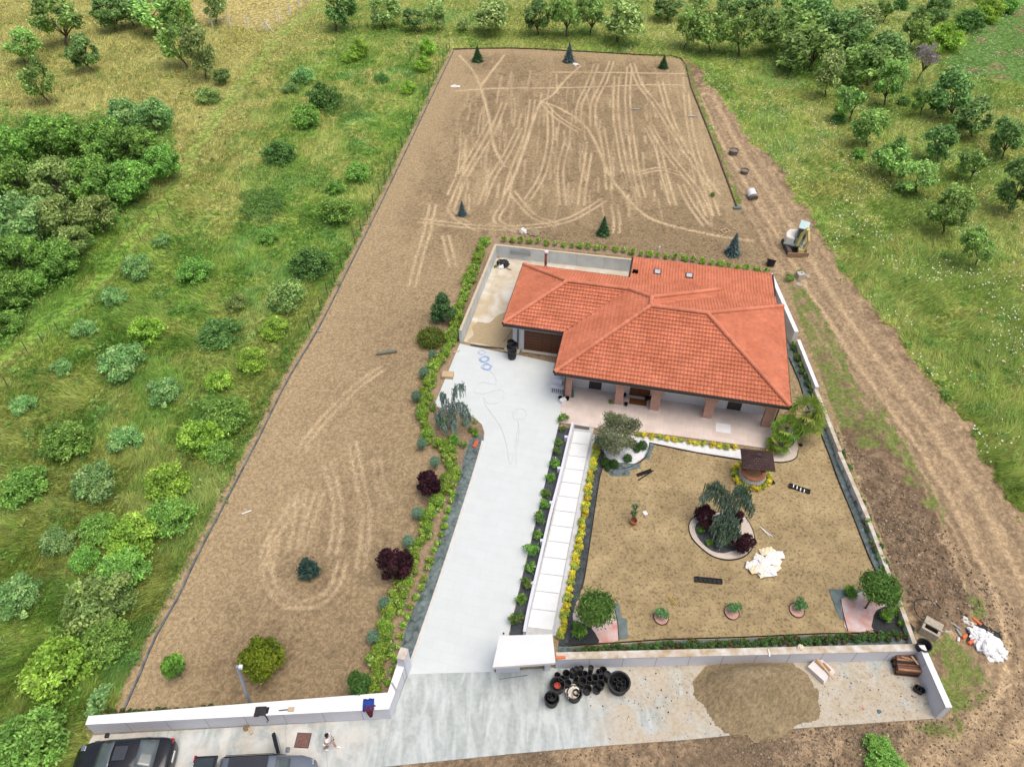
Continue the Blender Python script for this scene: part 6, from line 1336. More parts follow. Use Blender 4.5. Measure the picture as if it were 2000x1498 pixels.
bevel(MB().box(-.3,.25,-.22,.2,0,.16).build('bag_body', blk2, t), .05, 3); MB().box(-.32,-.1,-.25,-.1,.0,.1).build('pouch', jr, t); MB().tube([(.2,-.2,.1),(.3,-.3,.0),(.32,-.34,-.3),(.22,-.36,-.42)], .03, 6).build('strap', blk, t)
for px, py, lb, ln in ((523,1387,'small dark clip on the wall right of the black bag',.08),):
    g = G(px, py, 1.17); tag(MB().box(-.05,.05,-.15,.15,0,.04).build('clip', blk, loc=(g.x, g.y, 1.172)), lb, 'clip')
g = G(563,1386,1.17); t = thing('brush', 'wooden brush with dark handle lying on the left wall', 'brush', (g.x, g.y, 1.175), .05); MB().box(.0,.3,-.09,.1,0,.08).build('brush_head', raww, t); MB().tube([(0,0,.05),(-.45,-.02,.04)], .025, 6).build('handle', blk, t)
# lamp post leaning
g = G(491,1381); hh = 4.0; tp = G(463,1300,hh); t = thing('camera_pole', 'grey square metal pole with a white floodlight behind the left wall', 'pole', (g.x, g.y, 0))
v = Vector((tp.x-g.x, tp.y-g.y, hh)); M = MB(); M.box(-.06,.06,-.06,.06,-.1,hh); pl = M.build('post', stl, t); q = Vector((0,0,1)).rotation_difference(v.normalized()); pl.rotation_mode = 'QUATERNION'; pl.rotation_quaternion = q
f = bevel(MB().box(.06,.24,-.09,.09,hh-.18,hh+.02).build('floodlight', whp, t), .03); f.rotation_mode = 'QUATERNION'; f.rotation_quaternion = q
# manhole
g = G(592,1446); t = thing('manhole_cover', 'rusty square manhole cover in the concrete near the cars', 'manhole', (g.x, g.y, .045), -.05); MB().box(-.36,.36,-.36,.36,0,.006).build('frame', dkm, t); MB().box(-.32,.32,-.32,.32,.006,.014).build('cover', mat('rusty_iron', (.14,.075,.06), .8, .3, 8, .5, 20, c2=(.22,.12,.10)), t)
g = G(482,1422); ctag(crumple('stone', (g.x, g.y, .04), .16, .14, mat('brown_stone', (.24,.18,.12), .9, .2, 5), 'x', 'x', 12, .25), 'brown stone at the foot of the left wall', 'stone'); g = G(490,1428); tag(MB().obox((0,0),(1,-1.3),.18,.05,0,.1).build('wood_offcut', raww, loc=(g.x, g.y, .045)), 'short wood offcut beside the brown stone', 'wood')
# gravel pile
def pile():
    P = gp([(1352,1330),(1378,1300),(1410,1291),(1450,1288),(1500,1287),(1545,1292),(1575,1312),(1598,1345),(1603,1378),(1600,1405),(1580,1412),(1552,1422),(1530,1440),(1480,1450),(1440,1440),(1400,1420),(1372,1390),(1352,1360)])
    xs = np.arange(min(p.x for p in P)-.2, max(p.x for p in P)+.2, .09); ys = np.arange(min(p.y for p in P)-.2, max(p.y for p in P)+.2, .09); x, y = np.meshgrid(xs, ys, indexing='ij')
    ww = (fbm(x*1.4, y*1.4, 3)-.5)*.5; ins = pip(x+ww, y+ww, P); d = dline(x, y, P+[P[0]])*np.where(ins, 1, -1)
    g1, g2 = G(1440,1340), G(1500,1330); hgt_ = 1.0*np.exp(-(((x-g1.x)/1.6)**2+((y-g1.y)/.95)**2))+.75*np.exp(-(((x-g2.x)/1.3)**2+((y-g2.y)/.9)**2))
    z = .05+np.clip(d*.9, -.3, None)*.0+sm(-.02, .9, d)*(hgt_+.06)+(fbm(x*9, y*9, 5, 3)-.5)*.06*sm(0, .2, d)-np.where(d < 0, .12, 0)+.01
    i = np.arange(x.size).reshape(x.shape); q = np.stack([i[:-1,:-1],i[1:,:-1],i[1:,1:],i[:-1,1:]],-1); kk = (d > -.1); kq = kk[:-1,:-1]&kk[1:,:-1]&kk[1:,1:]&kk[:-1,1:]
    c = lerp(np.array([.33,.25,.135]), np.array([.47,.37,.22]), fbm(x*.8, y*.8, 4)); c *= (.65+.7*vn(x*14, y*14, 2))[..., None]
    u, inv = np.unique(q[kq].reshape(-1), return_inverse=True); o = add('gravel_pile', mkmesh('gravel_pile', np.stack([x,y,z],-1).reshape(-1,3)[u], inv.reshape(-1,4), c.reshape(-1,3)[u], False, mat('pea_gravel', (.85,)*3, .9, .35, 30, 1.2, 50, attr=True)))
    return tag(o, 'big heap of brown pea gravel spilled over the concrete yard', 'gravel', kind='stuff')
pile()
def stones(name, n, reg, s0, s1, cols, seed, label, zf=.0, lf=None):
    g = np.random.default_rng(seed); P = gp(reg); xs = [p.x for p in P]; ys = [p.y for p in P]; x = g.uniform(min(xs), max(xs), n*4); y = g.uniform(min(ys), max(ys), n*4); ok = pip(x, y, P); x, y = x[ok][:n], y[ok][:n]; n = len(x)
    oc = np.array([(1,0,0),(0,1,0),(-1,0,0),(0,-1,0),(0,0,.7),(0,0,-.7)]); s = (s0+(s1-s0)*g.random(n)**3)[:, None, None]; V = oc[None]*s*(.7+.6*g.random((n, 6, 1)))+g.normal(size=(n, 6, 3))*s*.18
    if lf is not None: z = lookup(Z, x, y)
    else: z = np.full(n, .05)
    V += np.stack([x, y, z+s[:, 0, 0]*.25], -1)[:, None]; f = np.array([(0,1,4),(1,2,4),(2,3,4),(3,0,4),(1,0,5),(2,1,5),(3,2,5),(0,3,5)]); F = (f[None]+np.arange(n)[:, None, None]*6).reshape(-1, 3)
    c = np.array(cols)[g.integers(0, len(cols), n)]*(.6+.8*g.random(n))[:, None]
    return tag(add(name, mkmesh(name, V.reshape(-1, 3), F, np.repeat(c[:, None], 6, 1).reshape(-1, 3), False, mat(name+'_rock', (.95,)*3, .9, .1, 8, attr=True))), label, 'stones', kind='stuff')
br = [(.25,.19,.13),(.20,.15,.10),(.36,.29,.21),(.15,.11,.075)]
stones('rubble', 1500, [(1700,980),(1790,1030),(1870,1130),(1900,1180),(1880,1230),(1790,1200),(1740,1120)], .015, .10, br, 1, 'loose clods and rubble on the spoil ground right of the garden', lf=1)
stones('rubble', 1700, [(1552,1424),(1827,1404),(1850,1410),(1800,1450),(1700,1500),(1500,1500),(1400,1480)], .015, .075, br, 2, 'stony rubble along the lower edge of the concrete yard', lf=1)
stones('clods', 2600, [(1000,1475),(1400,1440),(1800,1420),(2000,1300),(2000,1498),(1000,1498)], .02, .06, br, 3, 'small clods on the muddy road at the bottom', lf=1)
stones('clods', 2500, [(1620,830),(1800,980),(1990,1200),(1990,1300),(1900,1200),(1700,1010)], .02, .09, br, 5, 'earth clods beside the dirt road', lf=1)
stones('clods', 3000, LEFT_EDGE[:9]+[(900,480),(800,800),(830,900),(700,1350),(400,1385)], .015, .05, [(.36,.28,.18),(.2,.15,.1)], 6, 'small soil clods scattered on the bare plot', lf=1)
stones('clods', 2600, [(1000,440),(1430,440),(1500,530),(1300,500),(960,460)], .02, .07, [(.30,.23,.15),(.2,.15,.1)], 7, 'soil clods on the dark earth behind the house', lf=1)
stones('debris', 420, [(1110,1310),(1350,1305),(1380,1440),(1600,1410),(1800,1395),(1770,1300),(1620,1310),(1180,1450)], .01, .05, [(.10,.08,.06),(.2,.16,.1)], 8, 'dark crumbs of soil scattered over the concrete yard')
# slab stack on pallet with planks, firewood pallet
g = G(1602,1312); t = thing('slab_stack', 'stack of white stone slabs on the yard near the wall', 'slabs', (g.x, g.y+.05, .045), R(-52))
for k in range(3): MB().box(-.55+.02*k,.55-.03*k,-.5,.5-.04*k,.02+.1*k,.10+.1*k).build('stone_slab', mat('marble_slab', (.68,.63,.60), .6, .06, 3) if k == 0 else bpy.data.materials['marble_slab'], t)
for k, (a, b, lb) in enumerate([((-.1,.5),(.35,-.65),'long pale plank on top of the white slab stack'),((-.2,.4),(.1,-.1),'shorter brown plank on the slab stack'),((.15,.25),(.35,-.2),'short brown plank on the right of the slab stack')]):
    c, s = math.cos(R(-10)), math.sin(R(-10)); a = Vector((a[0]*1, a[1])); b = Vector((b[0], b[1])); M = MB(); M.obox((a+b)/2, b-a, (b-a).length/2, .06, .38 if k else .40, .42 if k else .45); tag(M.build('plank', raww if k == 0 else mat('brown_plank%d' % k if False else 'brown_plank', (.38,.20,.12), .8, .2, 4), loc=(g.x, g.y+.05, 0), rot=.1), lb, 'plank', 'planks on the slab stack')
g = G(1768,1305); t = thing('timber_stack', 'dark wrapped stack of old brown boards in the yard corner', 'timber', (g.x, g.y, .045), R(-6)); rg = random.Random(4)
bw = [mat('old_board', (.13,.055,.035), .8, .3, 4, c2=(.22,.11,.07), stretch=(1,6,1)), mat('black_board', (.03,.022,.02), .8, .2, 4), mat('light_board', (.36,.20,.11), .8, .2, 4)]
for L_ in range(5):
    for k in range(7): MB().box(-.66+rg.uniform(-.05,.05),.66+rg.uniform(-.08,.05),-.46+.135*k,-.35+.135*k,.13*L_,.13*L_+.105).build('board', bw[rg.choice((0,0,1,2 if L_ == 4 else 0))], t)
M = MB(); M.obox((.1,.15),(1,-.25),.5,.05,.64,.69); M.build('board', bw[2], t); M = MB(); M.obox((.25,.1),(.5,-1),.25,.05,.69,.74); M.build('board', raww, t)
# bits on the slab
g = G(1685,1384); ctag(crumple('red_scrap', (g.x, g.y, .04), .07, .05, mat('pale_red', (.6,.25,.18), .7, .1, 4), 'x', 'x', 21, .4), 'small pale red scrap on the yard concrete', 'scrap'); g = G(1716,1390); ctag(crumple('blue_scrap', (g.x, g.y, .04), .1, .05, mat('pale_blue_grey', (.10,.17,.20), .7, .1, 4), 'x', 'x', 22, .4), 'blue grey rag on the yard concrete', 'rag')
# debris corner
cb_ = mat('old_concrete', (.42,.37,.29), .9, .15, 6, .4, 20)
g = G(1813,1234); t = thing('concrete_box', 'hollow concrete chamber block standing outside the wall corner', 'block', (g.x, g.y, 0), R(-38))
M = MB(); M.box(-.45,-.33,-.42,.42,0,.6); M.box(.33,.45,-.42,.42,0,.6); M.box(-.33,.33,.30,.42,0,.6); M.box(-.33,.33,-.42,-.30,0,.6); M.build('chamber_wall', cb_, t); MB().box(-.45,.45,-.05,.44,.6,.68).build('lid', cb_, t)
g = G(1561,545); t = thing('concrete_block', 'pale concrete inspection block on the dirt behind the house', 'block', (g.x, g.y, 0), .2); bevel(MB().box(-.3,.3,-.28,.28,0,.62).build('block_body', mat('pale_block', (.50,.47,.41), .9, .1, 6), t), .02); MB().lathe([(0,0),(.08,0),(.08,.02),(0,.02)], 10).build('hole', blk, t, loc=(.08,.05,.61))
g = G(1575,541); ctag(crumple('stone', (g.x, g.y, 0), .28, .22, cb_, 'x', 'x', 31, .2), 'flat stone right of the pale concrete block', 'stone'); g = G(1560,557); ctag(crumple('stone', (g.x, g.y, 0), .3, .16, cb_, 'x', 'x', 33, .2), 'flat stone in front of the pale concrete block', 'stone')
wf = mat('white_foam', (.80,.80,.80), .8, .03, 4)
g = G(1925,1258)
for dx, dy, r, h, s, lb in ((0,0,.62,.4,41,'largest white fleece heap on the rubbish pile'),(-.25,.55,.42,.3,42,'upper left white fleece lump on the rubbish pile'),(.35,-.45,.48,.3,43,'lower right white fleece lump on the rubbish pile'),(.42,.5,.2,.2,44,'small round white lump at the right of the rubbish pile'),(-.2,-.35,.4,.3,45,'lower left white fleece lump on the rubbish pile')):
    crumple('fleece_heap', (g.x+dx, g.y+dy, 0), r, h, wf, lb, 'fleece', s, .4)
g2 = G(1888,1213); crumple('plastic_sheet', (g2.x, g2.y, .0), .35, .08, mat('clear_sheet', (.62,.62,.60), .4, .1, 6), 'crumpled clear plastic sheet above the rubbish pile', 'plastic', 46, .6, sq=.5); g2 = G(1937,1285); crumple('plastic_sheet', (g2.x, g2.y, .0), .3, .08, wf, 'white plastic scrap below the rubbish pile', 'plastic', 47, .6, sq=.6)
g2 = G(1921,1245); crumple('dark_sheet', (g2.x+.1, g2.y, -.02), .95, .12, blk, 'black sheet under the white rubbish heap', 'sheet', 48, .3)
def pipe(px, py, l, r, ang, m_, label, z=.0, name='pipe_piece'):
    g = G(px, py); M = MB(); M.tube([(-l/2,0,r),(l/2,0,r)], r, 10); return tag(M.build(name, m_, loc=(g.x, g.y, z), rot=ang, smooth=False), label, 'pipe', 'pipe pieces on the rubbish ground')
for a in [(1907,1215,.5,.09,R(-55),orp,'upper orange pipe touching the white rubbish heap'),(1882,1244,.34,.09,R(28),orp,'middle orange pipe piece beside the grey pipes'),(1895,1255,.42,.10,R(30),orp,'lower orange pipe left of the white rubbish heap'),
  (1845,1234,.55,.06,R(-3),galv,'grey pipe lying horizontal right of the concrete chamber'),(1846,1211,.35,.06,R(-80),galv,'short pale pipe above the horizontal grey pipe'),(1865,1222,.6,.045,R(-50),galv,'slanting thin grey pipe'),(1872,1236,.45,.06,R(-80),galv,'upright lying grey pipe joint'),(1871,1250,.25,.07,R(60),whp,'white end piece of the grey pipe')]: pipe(*a)
for px, py, l, ang, lb in ((1964,1343,.75,R(25),'pale wooden plank on the dirt road right of the grass patch'),(1956,1283,.5,R(-50),'thin stick below the white rubbish heap'),(892,688,.5,R(20),'short brown stake at the edge of the patio and hedge')):
    g = G(px, py); tag(MB().box(-l/2,l/2,-.06,.06,0,.06).build('plank', raww, loc=(g.x, g.y, .02), rot=ang), lb, 'plank')
M = MB(); rr_ = .75; g = G(1810,1195); M.tube([(rr_*math.cos(t_/12*4.2), rr_*math.sin(t_/12*4.2), .2+.03*math.sin(t_)) for t_ in range(13)], .025, 5); tag(M.build('black_hose', blk, loc=(g.x, g.y, 0)), 'black hose arc on the rubble above the concrete chamber', 'hose')
# odds and ends on the bare plot
for px, py, l, wd_, ang, m_, nm, lb, cat in [(756,690,1.55,.26,R(12),mat('grey_green_fabric', (.19,.20,.15), .8, .2, 6),'fabric_roll','grey roll of fabric lying on the bare plot','fabric roll'),(624,648,.55,.09,R(-12),galv,'metal_stick','pale metal piece lying over the plot edging','metal piece'),(482,1001,.6,.09,R(28),whp,'white_stick','short white stick on the lower left plot','stick'),
   (1240,215,1.0,.14,R(-4),galv,'metal_stick','short pale bar in the upper right bare field','bar'),(1353,229,1.1,.14,R(-5),galv,'metal_stick','pale bar close to the right field edge','bar')]:
    g = G(px, py); tag(MB().tube([(-l/2,0,wd_/2),(l/2,0,wd_/2)], wd_/2, 8).build(nm, m_, loc=(g.x, g.y, .0), rot=ang, smooth=False), lb, cat)
for px, py, r, lb in ((889,170,.45,'white plastic scrap at the left of the upper field'),(1124,127,.5,'white plastic scrap beside the blue spruce at the top')):
    g = G(px, py); crumple('plastic_scrap', (g.x, g.y, 0), r, .15, wf, lb, 'plastic', px, .5, sq=.6)
g = G(1022,455); crumple('white_bag', (g.x, g.y, .0), .34, .45, bagm, 'white bag on the soil behind the patio wall', 'bag', 61, .2); g = G(1043,456); crumple('sack', (g.x, g.y, .0), .62, .3, mat('brown_sack', (.30,.24,.15), .9, .2, 5), 'brown sack of soil right of the white bag', 'sack', 62, .2)
g = G(1287,491); tag(MB().box(-.06,.06,-.06,.06,0,.5).build('marker_post', whp, loc=(g.x, g.y, 0)), 'tiny white marker post behind the annex roof', 'post')
g = G(1392,383); t = thing('plant_scrap', 'uprooted dark plant lying in the right of the bare field', 'plant', (g.x, g.y, 0)); add('foliage', tuft, t, scale=(.6, 1.3, .6))
# patio things
g = G(983,518); crumple('covered_tools', (g.x, g.y, .04), .55, .4, blk, 'black covered tool heap in the back patio corner', 'tools', 71, .35); g = G(981,522); crumple('white_bucket', (g.x-.1, g.y-.1, .04), .3, .3, whp, 'white bundle in front of the black tool heap', 'bundle', 72, .2)
g = G(975,520); tag(MB().tube([(0,0,.05),(-.05,.25,1.5)], .03, 6).build('broom_handle', raww, loc=(g.x, g.y, .05)), 'long handle leaning in the back patio corner', 'handle')
g = G(993,527); tag(MB().tube([(-.2,.15,.04),(.1,-.1,.04),(.25,-.12,.04)], .04, 6).build('wood_offcut', bark, loc=(g.x, g.y, .05)), 'dark branch piece on the patio floor', 'wood'); g = G(968,523); single('garden_plant', tuft, g.x, g.y, .5, 'small green weed on the patio floor near the wall', 'plant', None)
A, B = G(919,675), G(985,683); M = MB(); M.obox((A+B)/2, (B-A)[:2], (B-A).length/2, .06, .05, .12); tag(M.build('plank', mat('dark_plank', (.14,.10,.07), .85, .2, 4)), 'dark plank at the front edge of the patio', 'plank')
A, B = G(982,668), G(1003,640); M = MB(); M.obox((A+B)/2, (B-A)[:2], (B-A).length/2, .05, .05, .12); tag(M.build('plank', raww), 'wooden plank on the patio left of the garage corner', 'plank')
sandm = mat('spilled_sand', (.42,.33,.20), .95, .1, 6, .3, 30)
tag(slab('sand_patch', smp([(912,668),(925,655),(922,640),(935,630),(955,632),(975,615),(1000,612),(1003,640),(998,675),(975,680),(940,672)], 3), .04, .055, sandm), kind='structure')
# blue hose coils and pale hose on the paving
hb = mat('blue_hose', (.30,.45,.78), .5, .1, 4); hw_ = mat('pale_hose', (.52,.56,.58), .6, .05, 4)
for px, py, r, n, lb in ((941,690,.32,2,'thin blue hose loop highest on the driveway'),(946,703,.42,6,'middle coil of pale blue hose on the driveway'),(951,718,.45,5,'lowest coil of pale blue hose on the driveway')):
    g = G(px, py); rg = random.Random(px); P = [(r*rg.uniform(.45, 1.1)*math.cos(k*.7), r*rg.uniform(.45, 1.1)*math.sin(k*.7)*.9, .06+.004*k/9) for k in range(9*n)]; M = MB().tube(smooth_line(P, 3), .012, 4); tag(M.build('hose_coil', hb, loc=(g.x, g.y, 0)), lb, 'hose', 'blue hose coils')
P = [(951,722),(965,735),(968,752),(940,748),(925,765),(945,770),(975,762),(985,770),(978,785),(955,790),(945,778),(950,795),(975,830),(988,865),(995,905),(1000,902),(1005,880),(1010,850),(1012,825),(1003,818),(1003,806),(1012,800),(1024,802),(1028,812),(1020,820),(1010,818)]
tag(MB().tube([p+Vector((0,0,.065)) for p in smooth_line(gp(P), 5)], .008, 4).build('garden_hose', hw_), 'thin pale hose winding over the white driveway', 'hose')
g = G(1009,850); tag(MB().tube([p+Vector((0,0,.065)) for p in smooth_line(gp([(1012,822),(1014,850),(1008,885),(1009,910)]), 4)], .008, 4).build('garden_hose', hw_), 'straight pale hose end in the middle of the driveway', 'hose')
g = G(877,736); tag(MB().box(-.5,.35,-.3,.3,.05,.3).build('wooden_crate', raww, loc=(g.x, g.y, 0), rot=-.1), 'open wooden crate on the paving behind the weeping cedar', 'crate')
g = G(929,870); tag(bevel(MB().box(-.14,.14,-.3,.3,.03,.2).build('red_toy', mat('orange_red_plastic', (.55,.12,.05), .5, .1, 4), loc=(g.x, g.y, 0), rot=-.3), .04), 'orange red object on the ground fabric at the driveway bend', 'object')
# fences: white posts round the hay field
fm_ = mat('white_paint', (.72,.72,.70), .7, .05, 4); wire = mat('wire', (.25,.25,.24), .5, .1, 3)
fence = thing('post_fence', 'white concrete post fence round the straw field at the top left', 'fence', (0, 0, 0)); pts = [(378,50,22),(416,54,25),(451,54,28),(485,54,31),(522,62,39),(546,45,22),(568,32,8),(586,18,0),(602,6,-10)]
for px, py, ty in pts: g = G(px, py); MB().tube([(0,0,-.1),(-.05,0,hgt((px, py), ty))], .12, 5).build('post', fm_, fence, loc=(g.x, g.y, 0))
g = G(522,62); MB().tube([(0,0,1.3),(-1.2,0,0)], .06, 5).build('brace', fm_, fence, loc=(g.x, g.y, 0)); MB().tube([(0,0,1.3),(1.0,-.4,0)], .06, 5).build('brace', fm_, fence, loc=(g.x, g.y, 0))
for z in (.5, 1.0, 1.5): MB().tube([G(a, b)+Vector((0,0,z)) for a, b, _ in pts], .012, 3).build('wire_strand', wire, fence)
# mesh fence along the upper left plot edge
nf = thing('wire_fence', 'thin green wire fence along the upper left edge of the bare field', 'fence', (0, 0, 0)); q = gp([(878,97),(838,180),(785,290),(730,405),(668,525),(606,645)]); q = smooth_line(q, 5)
for p in q: MB().box(-.03,.03,-.03,.03,-.1,1.35).build('post', mat('rusty_post', (.13,.12,.08), .8, .2, 4) if p is q[0] else bpy.data.materials['rusty_post'], nf, loc=p)
for z in (.35, .8, 1.25): MB().tube([p+Vector((0,0,z)) for p in q], .009, 3).build('wire_strand', mat('green_wire', (.10,.15,.08), .6, .1, 3) if z < .4 else bpy.data.materials['green_wire'], nf)
for i, (px, py) in enumerate([(247,512),(313,432),(332,408),(116,650),(55,690),(85,672),(275,470),(18,758)]):
    g = G(px, py); tag(MB().tube([(0,0,-.1),(.05,0,1.2)], .035, 5).build('stake', bark, loc=(g.x, g.y, 0)), 'thin dark stake beside the mown lane, '+('below the grey shrub','near the dark thicket end','highest one','left of the small grey shrub','close to the left edge','between two others at left','above the grey shrub','lowest at the left edge')[i], 'stake', 'stakes beside the mown lane')
gn = G(185,1388); tag(patch('green_netting', [(172,1405),(180,1380),(205,1335),(216,1330),(222,1350),(205,1385),(190,1402)], 1200, 'green netting heap at the left end of the boundary wall', 'grey', .7, .1, seed=9), 'green netting and weeds heaped at the left end of the wall', 'netting')
# ---------------- vehicles and the person ----------------
carblk = mat('black_car_paint', (.018,.019,.022), .12, .1, 2, spec=.6); cargry = mat('grey_car_paint', (.17,.20,.24), .15, .08, 2, spec=.6, metal=.3)
glass = mat('car_glass', (.03,.045,.045), .04, .2, 2, spec=.8); glass2 = mat('pale_car_glass', (.10,.125,.13), .06, .2, 1.5, spec=.8)
tyre = mat('tyre_rubber', (.015,.015,.015), .9, .1, 5); rim = mat('alloy', (.45,.46,.48), .3, .05, 3, metal=.8); redl = mat('red_lamp', (.35,.012,.012), .15, .1, 3, spec=.6); chrome = mat('chrome', (.7,.72,.74), .12, .03, 3, metal=1.0)
def loft(secs, m, name, parent, smooth=True):
    """secs: list of (x, [(y,z)...half profile from low outside to top centre])"""
    V = []; F = []; k = None
    for x, pr in secs:
        full = [(y, z) for y, z in pr]+[(-y, z) for y, z in pr[::-1] if y > 1e-6]; k = len(full); V += [(x, y, z) for y, z in full]
    n = len(secs)
    for i in range(n-1):
        for j in range(k-1): a = i*k+j; F.append((a, a+k, a+k+1, a+1))
    F.append(tuple(range(k))); F.append(tuple((n-1)*k+j for j in range(k))[::-1])
    o = add(name, mkmesh(name, np.array(V), F, None, smooth, m), parent); s = o.modifiers.new('sub', 'SUBSURF'); s.levels = s.render_levels = 2; return o
def interp(tab, x):
    for (a, b) in zip(tab[:-1], tab[1:]):
        if a[0] <= x <= b[0]: t = (x-a[0])/(b[0]-a[0]); t = t*t*(3-2*t) if False else t; return [a[i]+(b[i]-a[i])*t for i in range(1, len(a))]
    return list(tab[-1][1:])
def car(label, loc, ang, L, W, deck, roof, paint, group, name, glassm):
    """x forward. deck: (x, z_deck, halfw); roof: front base x, front top x, rear top x, rear base x, z"""
    c = thing(name, label, 'car', loc, ang)
    xs = [d[0] for d in deck]; secs = []
    for x, zd, hw in deck:
        secs.append((x, [(hw*.90, .22), (hw*.99, .42), (hw*1.0, .62), (hw*.97, zd-.12), (hw*.86, zd-.01), (hw*.45, zd+.035), (0, zd+.045)]))
    loft(secs, paint, 'body', c)
    fb, ft, rt, rb, zr, wb, wt = roof; zb = interp(deck, fb)[0]; zb2 = interp(deck, rb)[0]
    st = [(rb, wb*.88, zb2-.02, .02), (rb+(rt-rb)*.5, wb*.97, zb2, .55), (rt, wb, zb2, .95), (rt+(ft-rt)*.5, wb, zb, 1.0), (ft, wb*.99, zb, .93), (ft+(fb-ft)*.5, wb*.96, zb, .5), (fb, wb*.88, zb-.02, .02)]
    se = []
    for x, hw, z0, f in st:
        zt = z0+(zr-z0)*f; wtp = hw+(wt-hw)*f; se.append((x, [(hw, z0-.08), (hw*.5+wtp*.5+.02, z0*.5+zt*.5), (wtp*.97, zt-.05*f-.005), (wtp*.8, zt-.01), (wtp*.4, zt+.015*f), (0, zt+.02*f)]))
    loft(se, paint, 'roof', c)
    # glazing, a few millimetres proud of the pillars
    def pane(nm, q, m_):
        M = MB(); nn = (Vector(q[1])-Vector(q[0])).cross(Vector(q[3])-Vector(q[0])).normalized()
        if nn.z < 0 and abs(nn.z) > .3: nn = -nn
        P = [Vector(p) for p in q]; M.quad(*P); o = M.build(nm, m_, c); return o
    def front(f, off=.03): # point on front slope
        x = fb+(ft-fb)*f; return x, zb+(zr-zb)*(0.02+.91*f)+off
    for nm, xa, xb_, za, zt_ in (('windscreen', fb, ft, zb, zr), ('rear_window', rb, rt, zb2, zr)):
        V = []; 
        for i in range(5):
            f = .10+.80*i/4; x = xa+(xb_-xa)*f; z = za+(zt_-za)*(.02+.93*f)+.045
            hw = (wb*(.88+.1*f)+(wt-wb)*f)*.90
            for j in range(7): u_ = (j/6*2-1); V.append((x-.03*(u_**2)*(1 if xa > xb_ else -1), u_*hw, z-.03*u_**2))
        Fq = [(i*7+j, i*7+j+1, (i+1)*7+j+1, (i+1)*7+j) for i in range(4) for j in range(6)]
        o = add(nm, mkmesh(nm, np.array(V), Fq, None, True, glassm), c); s = o.modifiers.new('t', 'SOLIDIFY'); s.thickness = .01
    for sy in (-1, 1):
        P = [(rb+(rt-rb)*.45, sy*(wb-.035), zb2+.09), (fb+(ft-fb)*.45, sy*(wb-.035), zb+.09), (ft-.08, sy*(wt+.03), zr-.13), (rt+.08, sy*(wt+.03), zr-.13)]
        o = MB().quad(*P).build('side_window', glass, c); s = o.modifiers.new('t', 'SOLIDIFY'); s.thickness = .012
        bm_ = bevel(MB().box(-.1,.1,-.11,.11,-.07,.07).build('mirror', paint, c, loc=(fb-.28, sy*(W/2+.10), zb+.08)), .04, 3)
    for x in (L/2-.92, -L/2+.95):
        for sy in (-1, 1):
            w_ = MB().lathe([(0,-.11),(.25,-.11),(.33,-.09),(.34,0),(.33,.09),(.25,.11),(0,.11)], 24).build('wheel', tyre, c, loc=(x, sy*(W/2-.10), .34), rot=(math.pi/2, 0, 0)); MB().lathe([(0,.105),(.22,.105),(.2,.125),(0,.13)], 16).build('rim', rim, w_, rot=(math.pi if sy > 0 else 0, 0, 0))
    return c
dL = WALLDIR; aL = math.atan2(dL.y, dL.x); nC = Vector((dL.y, -dL.x, 0))
rc = G(348,1438,.75); L_, W_ = 4.72, 1.86; ctr = rc-dL*(L_/2)+nC*(W_/2)*.98; ctr.z = .045
dk1 = [(-2.36,.72,.62),(-2.28,.92,.76),(-2.0,1.02,.88),(-1.5,1.0,.925),(-.6,.97,.93),(.4,.95,.93),(1.0,.93,.925),(1.6,.84,.90),(2.05,.72,.82),(2.28,.60,.66),(2.36,.48,.5)]
sed = car('black saloon car with red rear lamps parked along the wall, bottom left', ctr, aL+math.pi, L_, W_, dk1, (1.25,.20,-.85,-1.8,1.42,.86,.66), carblk, None, 'parked_car', glass2)
for sy in (-1, 1):
    bevel(MB().box(-2.27,-2.06,sy*.62-.17,sy*.62+.15,.70,.895).build('tail_lamp', redl, sed), .02); bevel(MB().box(1.88,2.10,sy*.56-.12,sy*.56+.12,.68,.80).build('headlight', chrome, sed), .02)
MB().box(-2.39,-2.36,-.26,.26,.62,.74).build('number_plate', whp, sed); MB().box(-.45,.15,-.32,.32,1.452,1.462).build('sunroof', mat('sunroof_glass', (.05,.055,.065), .08, .1, 2, spec=.7), sed)
# grey estate SUV with an open front door and open tailgate
fcp = G(622,1474,.8); L2, W2 = 4.75, 1.92; c2 = fcp-dL*(L2/2)+nC*(W2/2)*.92; c2.z = .045
dk2 = [(-2.37,.80,.80),(-2.3,1.0,.9),(-1.8,1.08,.94),(-1.0,1.08,.95),(.3,1.07,.95),(.9,1.07,.94),(1.5,1.03,.92),(1.95,.95,.86),(2.25,.80,.74),(2.37,.6,.6)]
suv = car('dark grey estate car with open tailgate and one door open, bottom edge', c2, aL, L2, W2, dk2, (1.25,.62,-1.85,-2.25,1.70,.88,.70), cargry, None, 'parked_car', glass2)
MB().box(-1.5,.3,-.62,.62,1.735,1.748).build('roof_panel', mat('dark_roof_panel', (.035,.036,.045), .1, .1, 2, spec=.7), suv)
tgm = MB().box(-3.05,-2.0,-.72,.72,1.78,1.86).build('tailgate', carblk, suv); bevel(tgm, .04); MB().box(-3.0,-2.15,-.6,.6,1.862,1.872).build('tailgate_glass', glass, tgm)
for sy in (-1, 1): MB().box(-3.1,-3.0,sy*.62-.16,sy*.62+.14,1.74,1.84).build('tail_lamp', redl, tgm)
MB().box(-3.07,-3.05,-.26,.26,1.76,1.88).build('number_plate', whp, tgm); MB().tube([(-1.7,.72,1.72),(.55,.72,1.72)], .02, 6).build('roof_rail', dkm, suv); MB().tube([(-1.7,-.72,1.72),(.55,-.72,1.72)], .02, 6).build('roof_rail', dkm, suv)
